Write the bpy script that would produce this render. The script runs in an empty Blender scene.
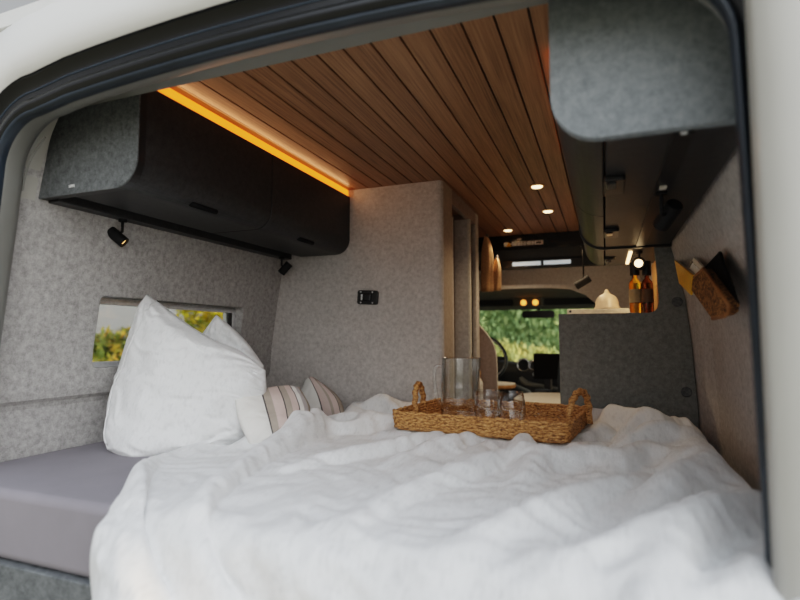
import bpy, bmesh, math, random
from mathutils import Vector, Matrix, noise
random.seed(7)
C = bpy.context.scene.collection
ZO = 1.85                      # eye height above the ground; all coordinates below are relative to the eye
PI = math.pi
V = Vector

# ------------------------------------------------------------------ materials
def new_mat(name):
    m = bpy.data.materials.new(name); m.use_nodes = True
    nt = m.node_tree
    return m, nt, nt.nodes['Principled BSDF']

def link(nt, a, b): nt.links.new(a, b)

def coords(nt, scale=(1, 1, 1), kind='Object'):
    tc = nt.nodes.new('ShaderNodeTexCoord'); mp = nt.nodes.new('ShaderNodeMapping')
    mp.inputs['Scale'].default_value = scale
    link(nt, tc.outputs[kind], mp.inputs[0])
    return mp.outputs[0]

def ramp(nt, fac, stops):
    r = nt.nodes.new('ShaderNodeValToRGB')
    els = r.color_ramp.elements
    while len(els) < len(stops): els.new(0.5)
    for e, (p, c) in zip(els, stops):
        e.position = p; e.color = (*c, 1)
    link(nt, fac, r.inputs[0])
    return r.outputs[0]

def noise_tex(nt, vec, scale, detail=3, rough=.55):
    n = nt.nodes.new('ShaderNodeTexNoise')
    n.inputs['Scale'].default_value = scale; n.inputs['Detail'].default_value = detail
    n.inputs['Roughness'].default_value = rough
    link(nt, vec, n.inputs['Vector'])
    return n.outputs[0]

def bump(nt, h, bsdf, strength=.3, dist=.002):
    b = nt.nodes.new('ShaderNodeBump'); b.inputs['Strength'].default_value = strength
    b.inputs['Distance'].default_value = dist
    link(nt, h, b.inputs['Height']); link(nt, b.outputs[0], bsdf.inputs['Normal'])

def plain(name, col, rough=.5, metal=0, var=.12, nscale=60, bmp=0, spec=.5, coat=0):
    m, nt, b = new_mat(name)
    b.inputs['Roughness'].default_value = rough; b.inputs['Metallic'].default_value = metal
    b.inputs['Specular IOR Level'].default_value = spec
    b.inputs['Coat Weight'].default_value = coat
    n = noise_tex(nt, coords(nt), nscale)
    c0 = tuple(max(0, c*(1-var)) for c in col); c1 = tuple(min(1, c*(1+var)) for c in col)
    link(nt, ramp(nt, n, [(.3, c0), (.7, c1)]), b.inputs['Base Color'])
    if bmp: bump(nt, n, b, bmp)
    return m

def felt(name, c0, c1, bmp=.5):
    m, nt, b = new_mat(name)
    b.inputs['Roughness'].default_value = .95; b.inputs['Specular IOR Level'].default_value = .15
    v = coords(nt)
    n1 = noise_tex(nt, v, 55, 5, .75)
    n2 = noise_tex(nt, coords(nt, (1, 1, 1)), 330, 2)
    n3 = noise_tex(nt, v, 6, 2)
    mx = nt.nodes.new('ShaderNodeMath'); mx.operation = 'MULTIPLY_ADD'
    link(nt, n2, mx.inputs[0]); mx.inputs[1].default_value = .45
    link(nt, n1, mx.inputs[2])
    mx2 = nt.nodes.new('ShaderNodeMath'); mx2.operation = 'MULTIPLY_ADD'
    link(nt, n3, mx2.inputs[0]); mx2.inputs[1].default_value = .12; link(nt, mx.outputs[0], mx2.inputs[2])
    link(nt, ramp(nt, mx2.outputs[0], [(.55, c0), (.98, c1)]), b.inputs['Base Color'])
    bump(nt, mx.outputs[0], b, bmp, .002)
    return m

M = {}
M['felt'] = felt('grey_felt', (.235, .228, .222), (.50, .485, .472))
M['felt_warm'] = felt('warm_grey_felt', (.36, .335, .318), (.59, .56, .535), .3)
M['felt_brown'] = felt('mauve_felt', (.24, .19, .17), (.36, .30, .28), .3)
M['felt_mauve'] = felt('pale_mauve_felt', (.52, .485, .48), (.72, .69, .68), .3)
M['laminate'] = felt('charcoal_laminate', (.06, .066, .069), (.17, .18, .185), .12)
M['laminate'].node_tree.nodes['Principled BSDF'].inputs['Roughness'].default_value = .5
M['laminate_dark'] = felt('black_laminate', (.018, .018, .019), (.042, .042, .043), .10)
M['laminate_dark'].node_tree.nodes['Principled BSDF'].inputs['Roughness'].default_value = .42
M['laminate_dark'].node_tree.nodes['Principled BSDF'].inputs['Specular IOR Level'].default_value = .35
M['laminate_skylit'] = felt('skylit_end_laminate', (.15, .17, .185), (.27, .295, .31), .1)  # locker laminate made paler, light from the rear sky put into its colour
M['panel'] = felt('kitchen_panel_laminate', (.145, .152, .145), (.26, .268, .258), .12)
M['black'] = plain('black_plastic', (.012, .012, .013), .35)
M['black_matt'] = plain('black_matt_metal', (.010, .010, .011), .6, 0, .1, 60, 0, .25)
M['black_cloth'] = plain('black_felt_cloth', (.007, .007, .008), .95, 0, .3, 200, .2, .1)
M['gloss_black'] = plain('gloss_black', (.01, .011, .013), .15)
M['seal'] = plain('rubber_seal', (.014, .022, .032), .42, 0, .2, 12)
M['paint'] = plain('cream_paint', (.42, .41, .375), .4, 0, .04, 4, 0, .5, .3)
M['paint_white'] = plain('white_body_paint', (.80, .80, .78), .35, 0, .02, 3, 0, .5, .4)
M['jamb'] = plain('grey_jamb_paint', (.20, .20, .185), .5, 0, .05, 5)
M['cream_edge'] = plain('cream_edge', (.62, .58, .50), .5)
M['white_metal'] = plain('silver_metal', (.72, .73, .74), .3, .6)
M['chrome'] = plain('chrome', (.8, .8, .8), .15, 1)
M['dark_blue'] = plain('dark_blue_cloth', (.03, .045, .065), .8)
M['dash'] = plain('dashboard_plastic', (.02, .024, .028), .55)
M['olive'] = plain('headliner', (.19, .185, .155), .9, 0, .1, 20)
M['visor'] = plain('visor_grey', (.045, .048, .05), .8)
M['table_white'] = plain('white_table_laminate', (.75, .74, .70), .4)
M['oak'] = plain('oak_edge', (.50, .27, .10), .5, 0, .25, 40)
M['white_print'] = plain('white_print', (.8, .8, .8), .5)
M['yellow'] = plain('yellow_cover', (.80, .42, .02), .5)
M['book_yellow'] = plain('book_yellow', (.85, .45, .015), .45)
M['ceramic'] = plain('beige_ceramic', (.62, .50, .38), .35, 0, .1, 30, .1)
M['cork_edge'] = plain('leather_edge', (.30, .13, .04), .6)
M['towel'] = plain('apricot_towel', (.62, .38, .20), .95, 0, .2, 90, .6)
M['grass'] = plain('dry_meadow', (.17, .165, .12), .9, 0, .35, 3)
M['sheet'] = plain('lilac_grey_sheet', (.215, .20, .22), .85, 0, .05, 8, .1)
M['post_edge'] = plain('post_edge', (.38, .32, .27), .7)
M['screen_black'] = plain('screen_black', (.008, .008, .009), .7, 0, .1, 5, 0, .1)
M['floor'] = plain('dark_floor', (.10, .08, .06), .6)
M['mirror_black'] = plain('mirror_shell', (.01, .01, .011), .3)

def emit(name, col, s):
    m, nt, b = new_mat(name)
    b.inputs['Base Color'].default_value = (*col, 1)
    b.inputs['Emission Color'].default_value = (*col, 1)
    n = noise_tex(nt, coords(nt), 3)
    r = nt.nodes.new('ShaderNodeMapRange'); link(nt, n, r.inputs[0])
    r.inputs['To Min'].default_value = s*.9; r.inputs['To Max'].default_value = s*1.1
    link(nt, r.outputs[0], b.inputs['Emission Strength'])
    return m
M['led'] = emit('amber_led', (1.0, .235, .018), 1.15)
M['led_white'] = emit('warm_led', (1.0, .60, .28), 3)
M['blind_glow'] = emit('blind_painted_daylight', (.72, .80, .84), .38)  # not a lamp: daylight through the blind put into the bars as emission
M['lamp'] = emit('lamp_disc', (1.0, .68, .36), 3.2)
M['lamp_dim'] = emit('reading_lamp_disc', (1.0, .55, .18), 1.6)

def wood():
    m, nt, b = new_mat('plank_wood')
    v = coords(nt, (1, 1, 1))
    g = noise_tex(nt, coords(nt, (160, 3.5, 60)), 1, 6, .65)
    g2 = noise_tex(nt, coords(nt, (34, .7, 1)), 1, 3)
    sep = nt.nodes.new('ShaderNodeSeparateXYZ'); link(nt, v, sep.inputs[0])
    d = nt.nodes.new('ShaderNodeMath'); d.operation = 'MULTIPLY'; link(nt, sep.outputs[0], d.inputs[0]); d.inputs[1].default_value = 1/.075
    f = nt.nodes.new('ShaderNodeMath'); f.operation = 'FLOOR'; link(nt, d.outputs[0], f.inputs[0])
    wn = nt.nodes.new('ShaderNodeTexWhiteNoise'); wn.noise_dimensions = '1D'; link(nt, f.outputs[0], wn.inputs['W'])
    a = nt.nodes.new('ShaderNodeMath'); a.operation = 'MULTIPLY_ADD'; link(nt, wn.outputs[0], a.inputs[0]); a.inputs[1].default_value = .10; link(nt, g, a.inputs[2])
    a2 = nt.nodes.new('ShaderNodeMath'); a2.operation = 'MULTIPLY_ADD'; link(nt, g2, a2.inputs[0]); a2.inputs[1].default_value = .3; link(nt, a.outputs[0], a2.inputs[2])
    link(nt, ramp(nt, a2.outputs[0], [(.45, (.13, .064, .032)), (.68, (.29, .150, .076)), (.92, (.43, .24, .128))]), b.inputs['Base Color'])
    b.inputs['Roughness'].default_value = .42
    bump(nt, g, b, .25, .001)
    return m
M['wood'] = wood()

def gauze():
    m, nt, b = new_mat('white_gauze_cotton')
    v = coords(nt)
    w = nt.nodes.new('ShaderNodeTexNoise'); link(nt, coords(nt, (150, 22, 60)), w.inputs['Vector']); w.inputs['Scale'].default_value = 1; w.inputs['Detail'].default_value = 4
    n = noise_tex(nt, v, 38, 4, .6)
    a = nt.nodes.new('ShaderNodeMath'); a.operation = 'ADD'; link(nt, w.outputs[0], a.inputs[0]); link(nt, n, a.inputs[1])
    link(nt, ramp(nt, a.outputs[0], [(.7, (.64, .645, .645)), (1.2, (.75, .755, .755))]), b.inputs['Base Color'])
    b.inputs['Roughness'].default_value = .95; b.inputs['Specular IOR Level'].default_value = .1
    b.inputs['Sheen Weight'].default_value = .2
    bump(nt, a.outputs[0], b, .5, .004)
    return m
M['gauze'] = gauze()

def stripes(name, cols):
    m, nt, b = new_mat(name)
    tc = nt.nodes.new('ShaderNodeTexCoord'); sep = nt.nodes.new('ShaderNodeSeparateXYZ')
    link(nt, tc.outputs['UV'], sep.inputs[0])
    r = nt.nodes.new('ShaderNodeValToRGB'); r.color_ramp.interpolation = 'CONSTANT'
    els = r.color_ramp.elements
    while len(els) < len(cols): els.new(.5)
    for e, (p, c) in zip(els, cols): e.position = p; e.color = (*c, 1)
    link(nt, sep.outputs[0], r.inputs[0])
    link(nt, r.outputs[0], b.inputs['Base Color'])
    b.inputs['Roughness'].default_value = .9
    n = noise_tex(nt, coords(nt), 160, 3); bump(nt, n, b, .3, .002)
    return m
WH = (.72, .70, .66); BG = (.36, .31, .26); PK = (.55, .44, .40); DK = (.07, .06, .06); GR = (.42, .39, .38)
M['stripe_a'] = stripes('striped_cushion_cloth', [(0, WH), (.36, DK), (.38, BG), (.47, PK), (.60, DK), (.615, BG), (.70, PK), (.80, DK), (.815, WH), (.88, GR), (.95, BG)])
M['stripe_b'] = stripes('pale_cushion_cloth', [(0, WH), (.52, DK), (.545, PK), (.70, BG), (.76, PK), (.88, DK), (.895, BG)])

def seagrass():
    m, nt, b = new_mat('woven_seagrass')
    n = noise_tex(nt, coords(nt, (60, 60, 160)), 1.6, 4, .7)
    link(nt, ramp(nt, n, [(.36, (.09, .032, .008)), (.5, (.46, .215, .065)), (.68, (.74, .45, .19))]), b.inputs['Base Color'])
    b.inputs['Roughness'].default_value = .6
    bump(nt, n, b, .8, .003)
    return m
M['seagrass'] = seagrass()

def cork():
    m, nt, b = new_mat('cork')
    n = noise_tex(nt, coords(nt), 120, 4, .8)
    link(nt, ramp(nt, n, [(.42, (.03, .010, .003)), (.51, (.22, .09, .022)), (.62, (.50, .26, .08))]), b.inputs['Base Color'])
    b.inputs['Roughness'].default_value = .8; bump(nt, n, b, .6)
    return m
M['cork'] = cork()

def glass(name, col=(1, 1, 1), rough=0, ior=1.45):
    m, nt, b = new_mat(name)
    b.inputs['Base Color'].default_value = (*col, 1); b.inputs['Transmission Weight'].default_value = 1
    b.inputs['Roughness'].default_value = rough; b.inputs['IOR'].default_value = ior
    return m
def thin_glass():
    m, nt, b = new_mat('clear_glass')
    nt.nodes.remove(b)
    t = nt.nodes.new('ShaderNodeBsdfTransparent'); g = nt.nodes.new('ShaderNodeBsdfGlossy')
    g.inputs['Roughness'].default_value = .015
    t.inputs[0].default_value = (.985, .99, .988, 1)
    lw = nt.nodes.new('ShaderNodeLayerWeight'); lw.inputs['Blend'].default_value = .5
    pw_ = nt.nodes.new('ShaderNodeMath'); pw_.operation = 'POWER'; pw_.inputs[1].default_value = 1.7; link(nt, lw.outputs['Facing'], pw_.inputs[0])
    fr_ = nt.nodes.new('ShaderNodeMath'); fr_.operation = 'MULTIPLY_ADD'; link(nt, pw_.outputs[0], fr_.inputs[0]); fr_.inputs[1].default_value = .80; fr_.inputs[2].default_value = .06
    mx = nt.nodes.new('ShaderNodeMixShader')
    link(nt, fr_.outputs[0], mx.inputs[0]); link(nt, t.outputs[0], mx.inputs[1]); link(nt, g.outputs[0], mx.inputs[2])
    link(nt, mx.outputs[0], nt.nodes['Material Output'].inputs[0])
    return m
M['glass'] = thin_glass()
M['amber_glass'] = glass('amber_oil', (.95, .50, .06))
M['dark_glass'] = glass('dark_bottle_glass', (.20, .06, .02))

def pane():
    m, nt, b = new_mat('window_glass')
    nt.nodes.remove(b)
    t = nt.nodes.new('ShaderNodeBsdfTransparent'); g = nt.nodes.new('ShaderNodeBsdfGlossy')
    t.inputs[0].default_value = (.93, .95, .94, 1); g.inputs['Roughness'].default_value = .02
    mx = nt.nodes.new('ShaderNodeMixShader'); mx.inputs[0].default_value = .05
    link(nt, t.outputs[0], mx.inputs[1]); link(nt, g.outputs[0], mx.inputs[2])
    link(nt, mx.outputs[0], nt.nodes['Material Output'].inputs[0])
    return m
M['pane'] = pane()

def leaves(name, cols):
    m, nt, b = new_mat(name)
    n = noise_tex(nt, coords(nt), 2.6, 5, .75)
    st = [(.32 + .36*i/(len(cols)-1), c) for i, c in enumerate(cols)]
    link(nt, ramp(nt, n, st), b.inputs['Base Color'])
    b.inputs['Roughness'].default_value = .7; b.inputs['Specular IOR Level'].default_value = .1
    return m
M['leaf_gold'] = leaves('golden_leaves', [(.10, .14, .01), (.45, .36, .015), (.95, .66, .03)])
M['leaf_olive'] = leaves('olive_leaves', [(.02, .05, .01), (.12, .15, .02), (.62, .28, .05)])
M['leaf_green'] = leaves('green_leaves', [(.10, .19, .08), (.26, .37, .15), (.52, .57, .25)])
M['leaf_meadow'] = leaves('meadow_leaves', [(.24, .33, .12), (.46, .47, .17), (.74, .60, .20)])
M['leaf_dark'] = leaves('dark_needles', [(.01, .03, .02), (.03, .06, .04), (.06, .10, .06)])
M['bark'] = plain('bark', (.06, .04, .025), .9)

# ------------------------------------------------------------------ helpers
def tag(o, label=None, cat=None, group=None, kind=None):
    if label: o['label'] = label
    if cat: o['category'] = cat
    if group: o['group'] = group
    if kind: o['kind'] = kind
    return o

ROOT = {}
def thing(name, loc, label, cat, group=None):
    o = bpy.data.objects.new(name, None); C.objects.link(o)
    o.empty_display_size = .02
    o.location = V(loc) + V((0, 0, ZO)); ROOT[o.name] = V(loc)
    return tag(o, label, cat, group)

def obj(name, bm, m, parent=None, smooth=False, bev=0, seg=2, sub=0):
    """link a bmesh given in eye-relative coordinates"""
    bmesh.ops.recalc_face_normals(bm, faces=bm.faces)
    vs = [v.co for v in bm.verts]
    if parent:
        org = ROOT[parent.name]
    else:
        xs = [c.x for c in vs]; ys = [c.y for c in vs]
        org = V(((min(xs)+max(xs))/2, (min(ys)+max(ys))/2, min(c.z for c in vs)))
    bmesh.ops.translate(bm, verts=bm.verts, vec=-org)
    me = bpy.data.meshes.new(name); bm.to_mesh(me); bm.free()
    o = bpy.data.objects.new(name, me); C.objects.link(o)
    me.materials.append(M[m] if isinstance(m, str) else m)
    if smooth:
        for p in me.polygons: p.use_smooth = True
    if parent:
        o.parent = parent
        ROOT[o.name] = org
    else:
        o.location = org + V((0, 0, ZO)); ROOT[o.name] = org
    if bev:
        b = o.modifiers.new('bevel', 'BEVEL'); b.width = bev; b.segments = seg; b.limit_method = 'ANGLE'; b.angle_limit = .6
        for p in me.polygons: p.use_smooth = True
        b.harden_normals = True
    if sub:
        s = o.modifiers.new('sub', 'SUBSURF'); s.levels = sub; s.render_levels = sub
    return o
# children of children keep the thing's origin: parts are linked at the thing's origin with no offset

def struct(name, bm, m, parent=None, **k):
    o = obj(name, bm, m, parent, **k)
    if parent is None: o['kind'] = 'structure'
    return o

def NB(): return bmesh.new()

def box(bm, x0, x1, y0, y1, z0, z1, rot=None, piv=None):
    vs = [bm.verts.new((x, y, z)) for x in (x0, x1) for y in (y0, y1) for z in (z0, z1)]
    for f in ((0, 1, 3, 2), (4, 6, 7, 5), (0, 4, 5, 1), (2, 3, 7, 6), (0, 2, 6, 4), (1, 5, 7, 3)):
        bm.faces.new([vs[i] for i in f])
    if rot:
        bmesh.ops.rotate(bm, verts=vs, cent=piv or ((x0+x1)/2, (y0+y1)/2, (z0+z1)/2), matrix=rot)
    return bm

def loft(bm, rings, closed=True, caps=True):
    R = [[bm.verts.new(p) for p in r] for r in rings]
    n = len(R[0])
    for a, b in zip(R, R[1:]):
        for i in range(n if closed else n-1):
            j = (i+1) % n
            bm.faces.new((a[i], a[j], b[j], b[i]))
    if caps and closed:
        bm.faces.new(R[0]); bm.faces.new(R[-1])
    return bm

def prism_y(bm, poly, y0, y1):       # poly in (x, z)
    return loft(bm, [[(x, y, z) for x, z in poly] for y in (y0, y1)])
def prism_x(bm, poly, x0, x1):       # poly in (y, z)
    return loft(bm, [[(x, y, z) for y, z in poly] for x in (x0, x1)])
def prism_z(bm, poly, z0, z1):
    return loft(bm, [[(x, y, z) for x, y in poly] for z in (z0, z1)])

def frame_at(d):
    d = d.normalized()
    a = V((0, 0, 1)) if abs(d.z) < .9 else V((1, 0, 0))
    u = d.cross(a).normalized(); w = d.cross(u).normalized()
    return u, w

def tube(bm, pts, r, seg=10, closed=False, rfun=None):
    pts = [V(p) for p in pts]; n = len(pts)
    rings = []; u = None
    for i, p in enumerate(pts):
        if closed: d = pts[(i+1) % n] - pts[i-1]
        else: d = pts[min(i+1, n-1)] - pts[max(i-1, 0)]
        d.normalize()
        if u is None: u, w = frame_at(d)
        else:
            u = (u - d*u.dot(d)).normalized(); w = d.cross(u)
        ring = []
        for k in range(seg):
            a = 2*PI*k/seg
            rr = (r[i] if isinstance(r, (list, tuple)) else r)
            if rfun: rr *= rfun(i, k)
            ring.append(p + (u*math.cos(a) + w*math.sin(a))*rr)
        rings.append(ring)
    if closed:
        R = [[bm.verts.new(p) for p in ring] for ring in rings]
        for i in range(n):
            a, b = R[i], R[(i+1) % n]
            for k in range(seg): bm.faces.new((a[k], a[(k+1) % seg], b[(k+1) % seg], b[k]))
    else: loft(bm, rings)
    return bm

def lathe(bm, prof, c=(0, 0, 0), seg=32, axis=None, close=False):
    """prof: (radius, height) list; axis: direction"""
    ax = V(axis).normalized() if axis else V((0, 0, 1))
    u, w = frame_at(ax); c = V(c)
    rings = []
    for r, h in prof:
        rings.append([c + ax*h + (u*math.cos(2*PI*k/seg) + w*math.sin(2*PI*k/seg))*max(r, 1e-5) for k in range(seg)])
    R = [[bm.verts.new(p) for p in ring] for ring in rings]
    pairs = list(zip(R, R[1:])) + ([(R[-1], R[0])] if close else [])
    for a, b in pairs:
        for k in range(seg): bm.faces.new((a[k], a[(k+1) % seg], b[(k+1) % seg], b[k]))
    if not close:
        bm.faces.new(R[0]); bm.faces.new(R[-1])
    bmesh.ops.remove_doubles(bm, verts=bm.verts, dist=2e-5)
    return bm

def catmull(pts, n):
    out = []
    P = [V(p) for p in pts]
    P = [P[0]*2-P[1]] + P + [P[-1]*2-P[-2]]
    segs = len(P)-3
    for i in range(n+1):
        t = i/n*segs; k = min(int(t), segs-1); f = t-k
        a, b5, c5, d5 = P[k], P[k+1], P[k+2], P[k+3]
        out.append(.5*((2*b5) + (-a+c5)*f + (2*a-5*b5+4*c5-d5)*f*f + (-a+3*b5-3*c5+d5)*f**3))
    return out

def dup(root, loc, label=None, group=None, rotz=None):
    r = root.copy(); C.objects.link(r); r.location = V(loc) + V((0, 0, ZO))
    if rotz is not None: r.rotation_euler.z = rotz
    if label: r['label'] = label
    if group: r['group'] = group
    for ch in list(root.children):
        c = ch.copy(); C.objects.link(c); c.parent = r
        for g in list(ch.children):
            d = g.copy(); C.objects.link(d); d.parent = c
    return r

def rrect(w, h, r, n=6, cx=0, cy=0):
    out = []
    for sx, sy, a0 in ((1, 1, 0), (-1, 1, PI/2), (-1, -1, PI), (1, -1, 1.5*PI)):
        for i in range(n+1):
            a = a0 + PI/2*i/n
            out.append((cx + sx*(w/2-r) + r*math.cos(a), cy + sy*(h/2-r) + r*math.sin(a)))
    return out

def cut(o, bm):
    """boolean-cut a hole given in eye-relative coordinates"""
    bmesh.ops.recalc_face_normals(bm, faces=bm.faces)
    me = bpy.data.meshes.new('cutter'); bm.to_mesh(me); bm.free()
    c = bpy.data.objects.new('cutter', me); C.objects.link(c); c.location = (0, 0, ZO)
    md = o.modifiers.new('cut', 'BOOLEAN'); md.operation = 'DIFFERENCE'; md.object = c; md.solver = 'EXACT'
    bpy.context.view_layer.update()
    dg = bpy.context.evaluated_depsgraph_get()
    new = bpy.data.meshes.new_from_object(o.evaluated_get(dg))
    o.modifiers.remove(md); old = o.data; o.data = new
    bpy.data.objects.remove(c); bpy.data.meshes.remove(me)

# ------------------------------------------------------------------ room shell
def interp(tab, z):
    tab = sorted(tab)
    if z <= tab[0][0]: return tab[0][1]
    for (a, b), (c, d) in zip(tab, tab[1:]):
        if z <= c: return b + (d-b)*(z-a)/(c-a)
    return tab[-1][1]
LX = [(-1.215, -1.60), (-.21, -1.598), (-.195, -1.592), (-.182, -1.579), (-.16, -1.574), (-.03, -1.566), (.19, -1.535), (.385, -1.503), (.72, -1.43)]
RX = [(-1.215, .33), (-.27, .318), (0, .303), (.143, .289), (.35, .245), (.72, .16)]

# left wall: profile extruded along the van, then the window cut out
prof = [(x, z) for z, x in LX]
prof = prof + [(x-.05, z) for x, z in reversed(prof)]
bm = NB(); prism_y(bm, prof, .93, 3.95)
wl = struct('wall_left', bm, 'felt')
bm = NB(); prism_x(bm, [(y, z) for y, z in rrect(.732, .236, .018, 5, 1.616, .020)], -1.75, -1.4)
cut(wl, bm)
b = wl.modifiers.new('bevel', 'BEVEL'); b.width = .006; b.segments = 3; b.limit_method = 'ANGLE'; b.angle_limit = 1.0
# outer skin of the body around that window
bm = NB(); prism_y(bm, [(-1.70, -1.3), (-1.70, .30), (-1.58, .85), (-1.56, .85), (-1.68, .30), (-1.68, -1.3)], .84, 5.0)
sk = struct('wall_left_body', bm, 'paint_white')
bm = NB(); prism_x(bm, [(y, z) for y, z in rrect(.80, .24, .02, 5, 1.63, .022)], -1.80, -1.5)
cut(sk, bm)
bm = NB(); prism_x(bm, [(4.02, -.35), (4.02, .20), (4.70, .20), (4.98, -.30), (4.98, -.35)], -1.9, -1.5)
cut(sk, bm)

# the window in the left wall
bm = NB()
def leanx(z): return -1.605 + .02*0
o_, i_ = rrect(.80, .25, .03, 5, 1.630, .022), rrect(.755, .205, .02, 5, 1.632, .022)
for x0 in (-1.612,):
    rings = [[(x0, y, z) for y, z in o_], [(x0+.012, y, z) for y, z in o_], [(x0+.012, y, z) for y, z in i_], [(x0, y, z) for y, z in i_]]
    loft(bm, rings + [rings[0]], caps=False)
bmesh.ops.remove_doubles(bm, verts=bm.verts, dist=1e-5)
win = struct('window_1', bm, 'white_metal')
bm = NB(); box(bm, -1.607, -1.603, 1.253, 2.008, -.08, .124); struct('window_pane', bm, 'pane', win)
bm = NB(); box(bm, -1.600, -1.590, 1.940, 1.962, -.085, .128); struct('window_sash', bm, 'black', win, bev=.002)
bm = NB(); box(bm, -1.600, -1.592, 1.966, 2.004, -.085, .128); struct('sash_rail', bm, 'white_metal', win, bev=.002)
bm = NB(); box(bm, -1.598, -1.588, 1.25, 2.01, .114, .128); struct('blind_rail', bm, 'white_metal', win, bev=.002)

# right wall with the padded bulge near the kitchen panel
bm = NB(); rings = []
ys = [.93, 1.4, 1.9, 1.99, 2.03, 2.07, 2.12, 2.20, 2.24, 3.2, 3.95]
def bul(y):
    if y <= 2.0: return .032
    if y >= 2.2: return 0
    t = (y-2.0)/.2; return .032*(1-t*t*(3-2*t))
for y in ys:
    r = [(x + bul(y)*(1 if z < .1 else max(0, 1-(z-.1)*3)), y, z) for z, x in RX]
    r += [(x+.06, y, z) for z, x in reversed(RX)]
    rings.append(r)
loft(bm, rings); struct('wall_right', bm, 'felt_warm', smooth=False)
bm = NB(); prism_y(bm, [(.43, -1.3), (.43, .3), (.33, .85), (.35, .85), (.45, .3), (.45, -1.3)], .84, 5.0)
skr = struct('wall_right_body', bm, 'paint_white')
bm = NB(); prism_x(bm, [(4.02, -.35), (4.02, .20), (4.70, .20), (4.98, -.30), (4.98, -.35)], .2, .6)
cut(skr, bm)
for nm_, x_ in (('window_3', -1.685), ('window_4', .437)):
    bm = NB(); box(bm, x_-.003, x_+.003, 4.01, 4.97, -.36, .21); struct(nm_, bm, 'pane')

# floor, roof
bm = NB(); box(bm, -1.64, .38, .86, 5.5, -1.245, -1.215); struct('floor', bm, 'floor')
bm = NB(); box(bm, -1.58, .34, .84, 5.0, .80, .84); struct('roof', bm, 'paint_white')
# plank ceiling (one surface, plank joints modelled)
bm = NB()
x = -1.1125
while x < .2:
    box(bm, x+.0022, x+.0728, .93, 3.66, .715, .727); x += .075
box(bm, -1.55, -1.1125, .93, 3.66, .716, .727)
ce = struct('ceiling', bm, 'wood', bev=.0015, seg=1)
bm = NB(); box(bm, -1.56, .3, .93, 3.7, .7275, .737); struct('ceiling_backing', bm, 'black')

# rear door frame: a loop swept around the opening
def opening(off=0, n=10):
    L, R, T, rad, B = -1.425-off, .181+off, .548+off, .13+off, -1.20-off
    def lx(z): return L - max(0, .40-z)*.13
    pts = [(lx(B), B)]
    def arch(x):      # slightly crowned header
        t = (x+.62)/.8; return T + .045*(1-t*t)
    pts.append((lx(-.5), -.5)); pts.append((lx(.1), .1)); pts.append((lx(.3), .3))
    cz = T+.005-rad
    for i in range(n+1):
        a = PI - PI/2*i/n
        pts.append((L+rad + rad*math.cos(a), cz + rad*math.sin(a)))
    for i in range(1, 12):
        x = L+rad + (R-L-2*rad)*i/12
        pts.append((x, arch(x)))
    for i in range(n+1):
        a = PI/2 - PI/2*i/n
        pts.append((R-rad + rad*math.cos(a), cz + rad*math.sin(a)))
    pts += [(R+.003, .3), (R+.007, .1), (R+.010, -.1), (R+.014, -.4), (R+.014, B)]
    return pts
def ringstrip(bm, layers):
    """layers: list of (offset, y)"""
    loops = [[(x, y, z) for x, z in opening(o)] for o, y in layers]
    R = [[bm.verts.new(p) for p in l] for l in loops]
    for a, b in zip(R, R[1:]):
        for i in range(len(a)):
            j = (i+1) % len(a)
            bm.faces.new((a[i], a[j], b[j], b[i]))
    return bm
bm = NB(); ringstrip(bm, [(0, .856), (.0, .862), (.002, .87), (.012, .90), (.028, .925), (.06, .935), (.10, .94)])
fr = struct('door_1', bm, 'jamb', smooth=True)
bm = NB(); ringstrip(bm, [(.0, .862), (-.003, .85), (-.001, .838), (.006, .836), (.011, .846), (.013, .856)])
struct('weather_seal', bm, 'seal', fr, smooth=True)
bm = NB(); ringstrip(bm, [(.011, .852), (.022, .84), (.034, .838), (.04, .85), (.05, .852), (.09, .848), (.095, .83)])
struct('door_rebate', bm, 'gloss_black', fr, smooth=True)
bm = NB(); ringstrip(bm, [(.094, .835), (.105, .815), (.15, .81), (.24, .825), (.30, .87)])
struct('body_panel', bm, 'paint_white', fr, smooth=True)
bm = NB(); tube(bm, [(x, .842, z) for x, z in opening(.056)], .0022, 6); struct('seal_bead', bm, 'dark_blue', fr, smooth=True)
# inner trim seam on the left pillar
bm = NB(); tube(bm, catmull([(-1.470, .936, .40), (-1.462, .936, .44), (-1.44, .936, .49), (-1.39, .936, .54)], 16), .003, 6)
struct('trim_seam', bm, 'jamb', fr, smooth=True)
bm = NB(); prism_y(bm, [(-1.50, .39), (-1.485, .47), (-1.44, .58), (-1.37, .70), (-1.60, .72), (-1.60, .39)], .94, .99)
struct('trim_1', bm, 'paint')
bm = NB(); box(bm, -1.50, .25, .93, 1.0, .64, .80); struct('trim_2', bm, 'jamb')
# right rear door, opened back against the side
bm = NB()
pr = [(.1895, .812), (.198, .797), (.214, .790), (.232, .785), (.262, .790), (.275, .800), (.29, .790), (.33, .775), (.42, .760), (.60, .750), (.95, .745)]
rings = [[(x + (0 if z < .2 else .0), y, z) for x, y in pr] + [(x, y-.05 + .012, z) for x, y in reversed(pr)][:0] for z in (-1.1, -.6, 0, .3, .55, .62)]
R = [[bm.verts.new(p) for p in r] for r in rings]
for a, b2 in zip(R, R[1:]):
    for i in range(len(a)-1): bm.faces.new((a[i], a[i+1], b2[i+1], b2[i]))
dr = struct('door_2', bm, 'paint', smooth=True)
so = dr.modifiers.new('solid', 'SOLIDIFY'); so.thickness = .03; so.offset = 1
bm = NB(); lathe(bm, [(.0, -.004), (.022, -.004), (.026, .0), (.026, .012), (0, .012)], (.345, .757, .315), 24, (0, -1, 0)); struct('door_plug', bm, 'visor', dr, smooth=True)
bm = NB(); tube(bm, [(.297, .775, .48), (.315, .768, .40), (.322, .765, .25), (.322, .765, -.4)], .004, 6); struct('door_bead', bm, 'paint', dr, smooth=True)
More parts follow.
